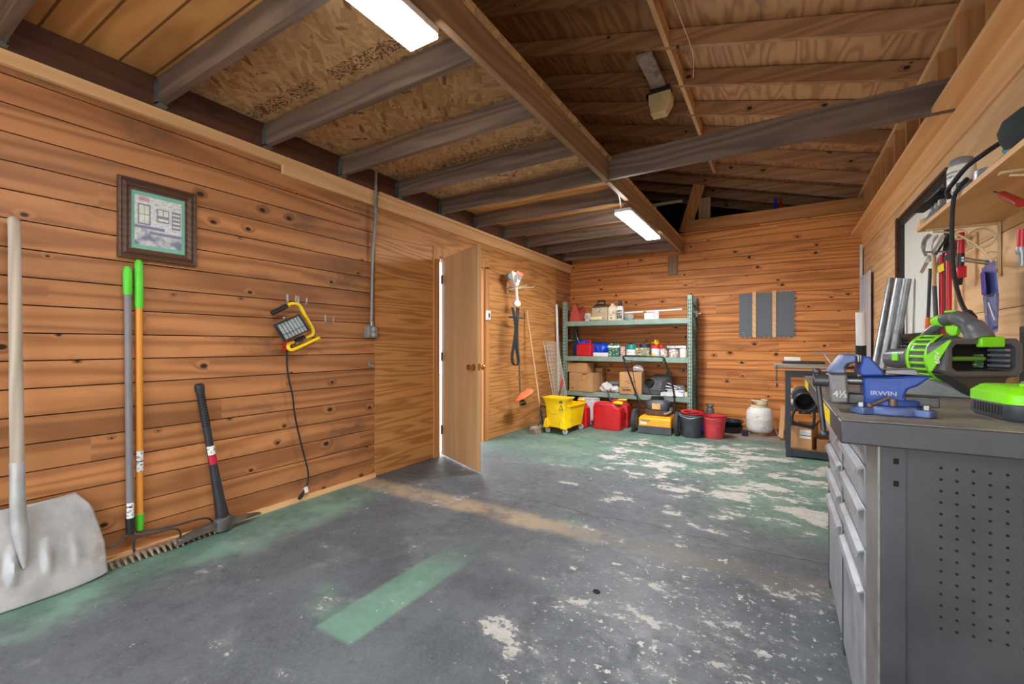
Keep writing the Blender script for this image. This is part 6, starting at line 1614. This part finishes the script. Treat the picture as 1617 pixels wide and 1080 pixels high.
# mid shelf: paper stack, vacuum head
for k, (mt, h) in enumerate(((M_label, 0.04), (mat('maroon_cover', (130, 60, 54), 0.6), 0.012), (M_label, 0.035), (bpy.data.materials['maroon_cover'], 0.012), (mat('ivory_binder', (214, 204, 186), 0.6), 0.035))):
    z0 = 0.546 + sum((0.04, 0.012, 0.035, 0.012, 0.035)[:k])
    names = ('white binder at the bottom of the stack on the black shelf', 'maroon folder above the lowest white binder on the black shelf', 'white binder in the middle of the stack on the black shelf', 'maroon folder above the middle binder on the black shelf', 'ivory binder on top of the stack on the black shelf')
    tag(MB().box(0.11, 5.64+0.01*(k % 2), z0, 0.33-0.01*(k % 3), 5.88, z0+h-0.0006).build('binder', mt, bevel=0.002), names[k], 'binder')
t = thing('shop_blower', 'black blower with a round open mouth resting on the black shelf', 'blower', (0.265, 5.45, 0.546))
bc_ = oY(1271.5, 635, 5.19)
Mm = frame(bc_, (1, 0, 0), (0, 0.1, 1))      # z axis toward the camera
Mm = frame(bc_, V((1, 0.10, 0)), V((0.0, -0.24, 1)))
MB().lathe([(0.080, -0.17), (0.088, -0.03), (0.096, -0.012), (0.102, 0.0), (0.096, 0.008), (0.082, 0.004), (0.070, -0.03), (0.058, -0.15)], 32, 0, Mm, cap=False).build('mouth', M_black, t, w=True)
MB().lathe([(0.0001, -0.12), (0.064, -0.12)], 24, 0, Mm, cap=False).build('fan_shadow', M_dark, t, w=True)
MB().lathe([(0.0001, -0.30), (0.07, -0.29), (0.09, -0.22), (0.088, -0.16), (0.0001, -0.16)], 24, 0, Mm).build('motor_housing', M_dkgrey, t, w=True)
hh = [Mm @ V(p) for p in ((-0.075, -0.075, -0.02), (-0.10, -0.14, 0.0), (-0.105, -0.21, 0.012), (-0.09, -0.228, 0.014))]
h2 = [Mm @ V(p) for p in ((0.075, -0.075, -0.02), (0.08, -0.14, 0.0), (0.075, -0.25, 0.012), (0.06, -0.262, 0.014))]
MB().tube(spline(hh, 4), 0.012, 8).build('handle_arm', M_black, t, w=True)
MB().tube(spline(h2, 4), 0.012, 8).build('handle_arm', M_black, t, w=True)
MB().tube([Mm @ V((-0.098, -0.222, 0.014)), Mm @ V((0.07, -0.258, 0.014))], 0.0175, 12).build('handle_grip', M_rubber, t, w=True)
MB().box(-0.05, -0.13, -0.03, 0.055, -0.085, -0.005, 0, Mm).build('switch_panel', M_black, t, w=True, bevel=0.004)
MB().cyl(Mm @ V((-0.012, -0.108, -0.005)), Mm @ V((-0.012, -0.108, 0.003)), 0.010, n=12).build('red_switch', M_red, t, w=True)
m = MB().tube([V((0.40, 5.72, 0.547)), V((0.392, 5.70, 0.80))], [0.022, 0.018], 10)
m.ball((0.392, 5.70, 0.785), 0.026, 10)
tag(m.build('wooden_mallet', M_bwood), 'wooden tool handle standing right of the binder stack', 'handle')
# cartons on the bottom shelf
t = thing('cardboard_box', 'open cardboard box with white label on the bottom of the black shelf', 'cardboard box', (0.225, 5.65, 0.087), R(-14))
MB().box(-0.105, -0.15, 0, 0.105, 0.15, 0.004).box(-0.105, -0.15, 0, -0.101, 0.15, 0.235).box(0.101, -0.15, 0, 0.105, 0.15, 0.235).box(-0.105, -0.15, 0, 0.105, -0.146, 0.235).box(-0.105, 0.146, 0, 0.105, 0.15, 0.235).build('carton', M_card, t)
MB().add([(-0.105, -0.15, 0.235), (0.02, -0.15, 0.235), (0.0, -0.235, 0.27), (-0.10, -0.235, 0.275)], [(0, 1, 2, 3)]).build('flap', M_cardd, t, thick=0.004)
MB().add([(0.105, -0.15, 0.235), (0.105, 0.12, 0.235), (0.17, 0.10, 0.325), (0.17, -0.15, 0.325)], [(0, 1, 2, 3)]).build('flap', M_cardd, t, thick=0.004)
MB().box(0.0, -0.1515, 0.11, 0.098, -0.1503, 0.20).build('shipping_label', M_bar, t)
m = MB().box(0.335, 5.50, 0.087, 0.56, 5.78, 0.20)
tag(m.build('cardboard_box', M_cardd, bevel=0.003), 'low brown cardboard box right of the open labelled one', 'cardboard box')

# ---- things standing by the right wall
t = m = MB().box(0.855, 6.22, 0.0, 0.872, 6.88, 2.0)
for i in range(7): m.box(0.848, 6.24+0.092*i, 0.0, 0.8545, 6.27+0.092*i, 1.985)
tag(m.build('vinyl_panel', mat('pale_grey_vinyl', (196, 192, 196), 0.45, var=0.05)), 'tall ribbed pale grey vinyl panel standing in the right corner', 'panel')
m = MB().box(0.862, 6.90, 0.0, 0.885, 6.96, 2.42)
tag(m.build('white_strip', M_white), 'tall thin white strip in the corner behind the vinyl panel', 'strip')
for k, (ut, ub, ptz) in enumerate(((1408, 1348, 0), (1420, 1361, 0), (1432.5, 1376, 0))):
    tx_ = oX(ut, 440, 0.862); f_ = oZ(ub, 762, 0.0)
    d_ = (V((tx_.x, tx_.y, tx_.z)) - V((f_.x, f_.y, 0.005))).normalized()
    a = V((f_.x, f_.y, 0.012)); b_ = tx_
    mm = MB().cyl(a, b_, 0.0285, n=18, caps=False).cyl(a, b_, 0.025, n=18, caps=False)
    tag(mm.build('galvanised_pipe', M_galv), 'thick galvanised pipe leaning by the window, ' + ('nearest the vinyl panel' if k == 0 else 'between the other two' if k == 1 else 'nearest the window glass'), 'pipe', 'galvanised pipes by the window')
t = thing('wrapped_pole', 'white sleeved pole with black tape and wooden end behind the vise', 'pole', (0.41, 3.22, 0))
pa, pb = V((0.385, 3.075, 1.352)), V((0.43, 3.28, 0.003)); dd_ = pb-pa
MB().tube([pa, pa+dd_*0.14], 0.0225, 12).build('white_sleeve', M_white, t, w=True)
MB().tube([pa+dd_*0.135, pa+dd_*0.185], 0.0245, 12).build('black_tape', M_rubber, t, w=True)
MB().tube([pa+dd_*0.18, pb], 0.019, 12).build('wooden_pole', M_bwood, t, w=True)

# ---- window in the right wall
M_wfr = mat('dark_green_window_frame', (34, 44, 42), 0.4, 0.2, var=0.2)
b = MB()
b.box(XR-0.012, WY1-0.09, WZ0, XR+0.03, WY1-0.004, WZ1-0.004).box(XR-0.012, WY0+0.004, WZ0, XR+0.03, WY0+0.06, WZ1-0.004)
b.box(XR-0.012, WY0+0.06, WZ1-0.06, XR+0.03, WY1-0.09, WZ1-0.004).box(XR+0.0, WY0+0.06, WZ0, XR+0.03, WY1-0.09, WZ0+0.04)
b.box(XR-0.012, WY0+0.06, 1.235, XR+0.01, WY1-0.09, 1.262).box(XR-0.004, WY0+0.06, 1.12, XR+0.012, WY1-0.09, 1.135)
w1 = b.build('window_1', M_wfr, struct=True)
tag(w1, 'dark framed window beside the hanging tools, covered by a white board', 'window', None, 'structure')
MB().box(XR+0.008, WY0+0.06, 1.262, XR+0.022, WY1-0.09, WZ1-0.06).build('white_board', mat('white_painted_board', (214, 214, 206), 0.6, var=0.04), w1)
MB().box(XR+0.014, WY0+0.06, WZ0+0.04, XR+0.018, WY1-0.09, 1.235).build('lower_glass', mat('dark_green_glass', (40, 58, 54), 0.1, var=0.3), w1)
for z in (1.15, 1.185, 1.215):
    MB().box(XR-0.002, WY0+0.06, z, XR+0.013, WY1-0.09, z+0.012).build('louvre', M_wfr, w1)
MB().tube([(XR-0.02, WY0+0.1, 1.165), (XR-0.02, WY1-0.1, 1.165)], 0.004, 6).build('operator_bar', M_zinc, w1)
b = MB().box(XR-0.03, WY1+0.002, 0.9, XR-0.0005, WY1+0.055, 2.27).box(XR-0.02, WY0-0.004, WZ1-0.002, XR-0.0005, WY1+0.002, WZ1+0.02)
struct(b, 'trim_4', M_rim, 'dark weathered jamb board at the far side of the window', 'trim')
b = MB().box(XR-0.03, WY0-0.02, WZ0-0.03, XR-0.0005, WY1, WZ0-0.0005)
struct(b, 'trim_5', M_white, 'white painted sill below the window', 'trim')

# ---- plank shelf and scroll brackets
HX0, HX1, HY0, HY1, HZ0, HZ1 = 0.612, 0.897, 1.45, 3.04, 1.755, 1.775
m = MB().box(HX0, HY0, HZ0, HX1, HY1, HZ1)
tag(m.build('wall_shelf', wood('pine_shelf_board', (226, 180, 122), (190, 138, 80), along=1, across=0, freq=45, warp=4, vary=0.05)), 'pale pine shelf board on scrolled brackets over the bench', 'shelf')
def scroll_bracket(y, label):
    t = thing('shelf_bracket', label, 'bracket', (0.88, y, 1.52), 0, 'scrolled shelf brackets')
    mt = mat('cream_wrought_wire', (206, 186, 146), 0.45, 0.3)
    z = HZ0-0.006
    MB().box(0.886, y-0.010, 1.50, 0.897, y+0.010, z+0.005).build('wall_leg', mt, t, w=True)
    MB().box(0.635, y-0.010, z-0.004, 0.8855, y+0.010, z+0.005).build('shelf_leg', mt, t, w=True)
    MB().tube(spline([(0.66, y, z-0.010), (0.74, y, z-0.03), (0.82, y, z-0.10), (0.865, y, z-0.175), (0.884, y, z-0.235)], 6), 0.005, 6).build('curved_brace', mt, t, w=True)
    for (cx, cz, r) in ((0.833, z-0.064, 0.048), (0.757, z-0.036, 0.024), (0.868, z-0.150, 0.018)):
        MB().tube([(cx+r*math.cos(2*math.pi*i/20), y, cz+r*0.95*math.sin(2*math.pi*i/20)) for i in range(20)], 0.004, 6, closed=True).build('scroll', mt, t, w=True)
scroll_bracket(2.98, 'scrolled bracket at the window end of the pine shelf')
scroll_bracket(2.12, 'scrolled bracket at the camera end of the pine shelf')
# shelf load
t = thing('spray_can', 'white printed can with grey domed cap on the pine shelf', 'can', (0.672, 2.62, HZ1))
MB().lathe([(0.043, 0), (0.046, 0.004), (0.046, 0.155), (0.044, 0.16), (0.040, 0.166)], 26).build('body', mat('can_white', (224, 220, 210), 0.4, var=0.04), t)
MB().lathe([(0.042, 0.1665), (0.043, 0.175), (0.036, 0.194), (0.018, 0.203), (0.0001, 0.205)], 24).build('cap', M_gplas, t)
lb_ = MB()
M_canp = printed('can_small_print', (222, 218, 208), (70, 66, 62), 150, 0.5)
MB().grid(lambda u, v: (0.0464*math.cos(R(170+110*u)), 0.0464*math.sin(R(170+110*u)), 0.015+0.075*v), 14, 1).build('printed_panel', M_canp, t)
MB().grid(lambda u, v: (0.0467*math.cos(R(235+35*u)), 0.0467*math.sin(R(235+35*u)), 0.04+0.045*v), 6, 1).build('dark_panel', M_black, t)
for k, (s_, zz) in enumerate((('OVERHEAD', 0.135), ('COMPLETE', 0.118))):
    for i, chh in enumerate(s_):
        a = R(186 + i*10.5)
        pw = WM[t.name] @ V((0.0466*math.cos(a), 0.0466*math.sin(a), zz))
        ftxt(chh, 0.0125, pw, M_ink, t, n=(math.cos(a), math.sin(a), 0), ext=0.0003, name='can_letter')
t = thing('wire_brush', 'black bristled brush lying across the galvanised box on the shelf', 'brush', (0.70, 2.90, HZ1+0.11))
MB().box(0.64, 2.79, HZ1+0.118, 0.70, 3.03, HZ1+0.130).build('brush_block', M_black, t, w=True, bevel=0.004)
MB().loft([[(0.642, 2.87, HZ1+0.1175), (0.698, 2.87, HZ1+0.1175), (0.698, 3.025, HZ1+0.1175), (0.642, 3.025, HZ1+0.1175)], [(0.60, 2.89, HZ1+0.085), (0.64, 2.89, HZ1+0.08), (0.64, 3.05, HZ1+0.08), (0.60, 3.05, HZ1+0.085)]]).build('bristles', M_rubber, t, w=True)
m = MB()
m.loft([[(0.62, 2.76, HZ1+0.0008), (0.80, 2.76, HZ1+0.0008), (0.80, 2.985, HZ1+0.0008), (0.62, 2.985, HZ1+0.0008)], [(0.65, 2.79, HZ1+0.07), (0.80, 2.79, HZ1+0.078), (0.80, 2.97, HZ1+0.078), (0.65, 2.97, HZ1+0.07)]])
for i in range(3): m.box(0.64+0.004, 2.80+0.06*i, HZ1+0.03, 0.66, 2.83+0.06*i, HZ1+0.079)
tag(m.build('metal_rack_box', M_galv), 'bright galvanised angled box at the window end of the pine shelf', 'box')
m = MB().tube([(0.70, 3.045, HZ1+0.085), (0.66, 3.60, HZ1+0.075)], 0.022, 14)
m = MB().tube([(0.83, 2.70, HZ1+0.018), (0.83, 3.03, HZ1+0.018)], 0.017, 14)
tag(m.build('metal_tube', M_steel), 'steel tube lying behind the galvanised box on the shelf', 'tube')
m = MB().prism([(0, 0), (0.10, 0), (0.10, 0.03), (0.05, 0.055), (0.0, 0.03)], 0, 0.05, 0, frame((0.613, 3.04, HZ1+0.0008), (1, 0, 0), (0, 0, 1)) )
tag(m.build('pine_offcut', M_lum), 'small pale pine offcut at the corner of the shelf', 'offcut')
def coil(c, r, tube, turns, mt, name, label, cat, tilt=0.2):
    pts = []
    for i in range(turns*24+1):
        a = 2*math.pi*i/24
        rr_ = r + 0.006*math.sin(i*0.9)
        pts.append((c[0]+rr_*math.cos(a)*0.9, c[1]+rr_*math.sin(a)*1.1, c[2]+tube+tube*1.7*(i/24)))
    return tag(MB().tube(pts, tube, 6).build(name, mt), label, cat)
for k, (yy, rr_, lbl) in enumerate(((2.47, 0.075, 'grey tape roll lying on the pine shelf beside the printed can'), (2.33, 0.07, 'grey tape roll lying on the shelf under the dark cap'))):
    m = MB().lathe([(rr_*0.55, 0.0005), (rr_, 0.0005), (rr_, 0.05), (rr_*0.55, 0.05)], 28, 0, T(0.70, yy, HZ1), cap=False).lathe([(rr_*0.55, 0.0005), (rr_*0.55, 0.05)], 28, 0, T(0.70, yy, HZ1), cap=False)
    tag(m.build('tape_roll', mat('duct_tape_grey', (128, 130, 134), 0.35, 0.2, var=0.15)), lbl, 'tape', 'tape rolls on the pine shelf')
t = thing('welding_cap', 'dark cap with teal rim lying at the camera end of the shelf', 'cap', (0.70, 2.02, HZ1))
MB().lathe([(0.098, 0.0), (0.096, 0.03), (0.085, 0.06), (0.055, 0.085), (0.0001, 0.095)], 28, 0, T(0, 0, 0.062) @ RY(R(-35)) @ RX(R(12)), 0.8, 1.25).build('crown', mat('dark_fabric', (34, 44, 44), 0.9, var=0.3), t)
MB().tube([( (0.100*0.8)*math.cos(2*math.pi*i/28), 0.100*1.25*math.sin(2*math.pi*i/28), 0) for i in range(28)], 0.006, 6, closed=True).build('rim', mat('teal_fabric', (64, 140, 140), 0.8), t)
[x for x in COL.objects if x.parent == t and x.name.startswith('rim')][0].matrix_local = T(0, 0, 0.062) @ RY(R(-35)) @ RX(R(12))
cpts = [oX(1582, 226, 0.70), oX(1560, 238, 0.66), oX(1530, 262, 0.62), oX(1508, 288, 0.60), oX(1500, 305, 0.595)]
t = thing('extension_cord', 'black cord looping off the pine shelf and hanging to a plug', 'cord', (0.6, 2.5, 1.3))
cc = [oX(1579, 226, 0.70), oX(1558, 240, 0.65), oX(1527, 263, 0.615), oX(1506, 288, 0.60), oX(1496, 302, 0.597), oX(1499, 312, 0.597), oX(1515, 300, 0.605), oX(1528, 284, 0.64)]
MB().tube(spline(cc[:6], 6), 0.009, 8).build('upper_loop', M_rubber, t, w=True)
c2 = [oX(1527, 282, 0.63), oX(1515, 296, 0.605), oX(1506.5, 312, 0.60), oX(1503.5, 345, 0.60), oX(1503.5, 390, 0.60), oX(1505.5, 425, 0.60), oX(1511, 455, 0.60), oX(1518, 478, 0.60), oX(1525, 492, 0.60)]
MB().tube(spline(c2, 6), 0.0078, 8).build('drop', M_rubber, t, w=True)
pe = c2[-1]; pe2 = oX(1539, 507, 0.60)
MB().tube([pe, pe*0.8+pe2*0.2, pe*0.3+pe2*0.7, pe2], [0.009, 0.016, 0.015, 0.008], 10).build('plug', M_rubber, t, w=True)
t = thing('screwdriver', 'red handled screwdriver held in the bracket under the shelf', 'screwdriver', (0.74, 2.25, 1.70))
a, b_, c = oX(1561, 300, 0.70), oX(1580, 306, 0.70), oX(1612, 321, 0.70)
MB().tube([a, b_], 0.0035, 6).build('blade', M_steel, t, w=True)
MB().tube([b_, b_*0.9+c*0.1, c], [0.007, 0.013, 0.014], 10).build('handle', mat('dark_red_handle', (150, 30, 28), 0.35), t, w=True)

# ---- tools hanging beside the window
TX = 0.845
def w(u, v, dx=0.0): return oX(u, v, TX+dx)
m = MB().tube([(XR-0.001, w(1497, 398).y, w(1497, 398).z), (TX-0.075, w(1490, 395).y+0.02, w(1490, 395).z)], 0.006, 8).box(XR-0.006, w(1497, 398).y-0.02, w(1497, 398).z-0.03, XR-0.0005, w(1497, 398).y+0.02, w(1497, 398).z+0.03)
tag(m.build('peg_hook', M_galv), 'steel peg sticking out of the plywood above the red bolt cutters', 'hook')
M_orange = mat('orange_grip', (226, 110, 44), 0.45)
M_tool = mat('grey_tool_steel', (150, 148, 138), 0.4, 0.6, var=0.2)
t = thing('lopper', 'long lopper with black shaft and orange grip before the window', 'lopper', w(1465, 540))
MB().tube([w(1469, 424), w(1465.5, 503)], 0.0095, 8).build('shaft', M_black, t, w=True)
MB().tube([w(1465.8, 501), w(1465.6, 504), w(1464.6, 536)], [0.012, 0.0165, 0.0165], 10).build('orange_grip', M_orange, t, w=True)
MB().tube([w(1464.6, 536), w(1464.4, 543)], [0.0165, 0.015], 10).build('end_cap', M_black, t, w=True)
MB().loft([[w(1452, 430), w(1457, 432), w(1473, 405), w(1466, 402)], [w(1452, 430, 0.012), w(1457, 432, 0.012), w(1473, 405, 0.012), w(1466, 402, 0.012)]]).build('blade', M_tool, t, w=True)
MB().cyl(w(1466, 411, -0.006), w(1466, 411, 0.02), 0.016, n=14).build('pivot', M_steel, t, w=True)
MB().tube(spline([w(1462, 403, 0.02), w(1458, 394, 0.02), w(1460, 380, 0.02), w(1467, 372, 0.02)], 4), [0.010]*5 + [0.014]*8, 8).build('hook_jaw', M_tool, t, w=True)
t = thing('lopper', 'lopper with wooden handle and black orange ringed grip beside the orange one', 'lopper', w(1476, 540, -0.03))
MB().tube([w(1474.5, 400, -0.03), w(1475.5, 452, -0.03)], 0.0105, 8).build('wooden_handle', M_bwood, t, w=True)
MB().tube([w(1475.5, 452, -0.03), w(1478, 503, -0.03)], 0.0115, 8).build('black_shaft', M_dkgrey, t, w=True)
MB().tube([w(1478, 503, -0.03), w(1478.2, 507, -0.03)], 0.0175, 10).build('orange_ring', M_orange, t, w=True)
MB().tube([w(1478.2, 507, -0.03), w(1479, 536, -0.03)], 0.017, 10).build('grip', M_black, t, w=True)
for q, dx_ in ((((1470, 400), (1474, 402), (1493, 372), (1487, 370)), -0.045), (((1474, 404), (1478, 405), (1497, 376), (1494, 373)), -0.025)):
    MB().loft([[w(u, v, dx_) for u, v in q], [w(u, v, dx_+0.014) for u, v in q]]).build('jaw', M_tool, t, w=True)
t = thing('bolt_cutter', 'red bolt cutter with yellow tag hanging under the steel peg', 'bolt cutter', w(1491, 530))
M_bred = mat('crimson_tube_paint', (194, 22, 44), 0.35, var=0.08)
MB().tube([w(1488, 402), w(1486.5, 420), w(1487, 530)], 0.0115, 10).build('handle', M_bred, t, w=True)
MB().tube([w(1497, 400), w(1498.5, 420), w(1498, 530)], 0.0135, 10).build('handle', M_bred, t, w=True)
MB().cyl(w(1497, 407, -0.006), w(1497, 407, 0.02), 0.018, n=14).build('pivot', M_black, t, w=True)
MB().loft([[w(1487, 404), w(1500, 404), w(1497, 378), w(1491, 378)], [w(1487, 404, 0.02), w(1500, 404, 0.02), w(1497, 378, 0.02), w(1491, 378, 0.02)]]).build('jaws', M_dkgrey, t, w=True)
MB().loft([[w(1480, 421, -0.02), w(1490, 415, -0.02), w(1491, 427, -0.02), w(1482, 431, -0.02)], [w(1480, 421, -0.018), w(1490, 415, -0.018), w(1491, 427, -0.018), w(1482, 431, -0.018)]]).build('yellow_tag', M_yst, t, w=True)
t = thing('caulking_gun', 'red and black caulking tool hanging between bolt cutter and clear pack', 'tool', w(1516, 448))
MB().tube([w(1518, 367), w(1517, 400)], 0.0155, 10).build('barrel', M_bred, t, w=True)
MB().tube([w(1517, 400), w(1516, 422)], 0.0165, 10).build('collar', M_black, t, w=True)
MB().box(-0.02, -0.02, -0.035, 0.02, 0.02, 0.03, 0, T(w(1517, 429))).build('body', M_bred, t, w=True, bevel=0.006)
MB().tube([w(1517, 436), w(1514, 448)], [0.012, 0.016], 8).build('nose', M_black, t, w=True)
t = thing('pack_hook', 'chrome double hook carrying the clear blue tool pack', 'hook', w(1545, 415))
for dv in (0, 4.5):
    MB().tube([oX(1561, 413+dv, XR-0.002), oX(1520, 407+dv, 0.70)], 0.0048, 8).build('prong', M_galv, t, w=True)
MB().box(XR-0.008, oX(1561, 415, XR).y-0.03, oX(1561, 415, XR).z-0.03, XR-0.0005, oX(1561, 415, XR).y+0.03, oX(1561, 415, XR).z+0.02).build('plate', M_galv, t, w=True)
BXp = 0.80
def bk_(u, v, dx=0.0): return oX(u, v, BXp+dx)
t = thing('tool_pack', 'blue carded saw in a clear blister pack hanging on the chrome hook', 'tool pack', bk_(1565, 530))
out_ = [(1550, 424), (1571, 410), (1574, 430), (1578, 470), (1576, 522), (1570, 527), (1559, 530), (1556, 512), (1552, 470)]
M_pack = mat('violet_blue_card', (104, 116, 182), 0.3, var=0.08)
MB().loft([[bk_(u, v) for u, v in out_], [bk_(u, v, 0.006) for u, v in out_]]).build('card', M_pack, t, w=True)
MB().loft([[bk_(1548, 431, -0.025), bk_(1555, 428, -0.025), bk_(1558, 466, -0.025), bk_(1550, 466, -0.025)], [bk_(1548, 431, -0.002), bk_(1555, 428, -0.002), bk_(1558, 466, -0.002), bk_(1550, 466, -0.002)]]).build('blue_handle', mat('cobalt_plastic', (24, 50, 170), 0.2), t, w=True, bevel=0.004)
sw = [bk_(1556, 468, -0.006), bk_(1572, 464, -0.006), bk_(1574, 514, -0.006), bk_(1561, 522, -0.006)]
MB().tube(sw, 0.004, 6, closed=True).build('saw_frame', M_gplas, t, w=True)
MB().tube([bk_(1561, 478, -0.004), bk_(1571, 506, -0.004)], 0.003, 6).build('saw_blade', M_label, t, w=True)
t = thing('socket_wrench', 'red handled chrome tool on the plywood at the edge of view', 'tool', oX(1613, 420, 0.86))
MB().tube([oX(1614, 362, 0.86), oX(1613, 390, 0.86)], 0.014, 10).build('handle', M_red, t, w=True)
MB().tube([oX(1613, 390, 0.86), oX(1613, 398, 0.86), oX(1614, 402, 0.86), oX(1614, 420, 0.86)], [0.016, 0.018, 0.011, 0.009], 10).build('chrome_head', M_galv, t, w=True)
# rubber ring on the floor
p = oZ(942, 935)
m = MB().tube([(p.x+0.014*math.cos(2*math.pi*i/14), p.y+0.010*math.sin(2*math.pi*i/14), 0.004) for i in range(14)], 0.004, 6, closed=True)
tag(m.build('rubber_ring', M_rubber), 'small black rubber ring on the bare middle of the floor', 'ring')
p = oZ(772, 968)
m = MB().cyl((1.25 and oZ(1332, 946).x, oZ(1332, 946).y, 0.006), (oZ(1340, 955).x, oZ(1340, 955).y, 0.006), 0.006, n=8)
tag(m.build('marker_pen', M_black), 'black pen on the floor by the workbench foot', 'pen')
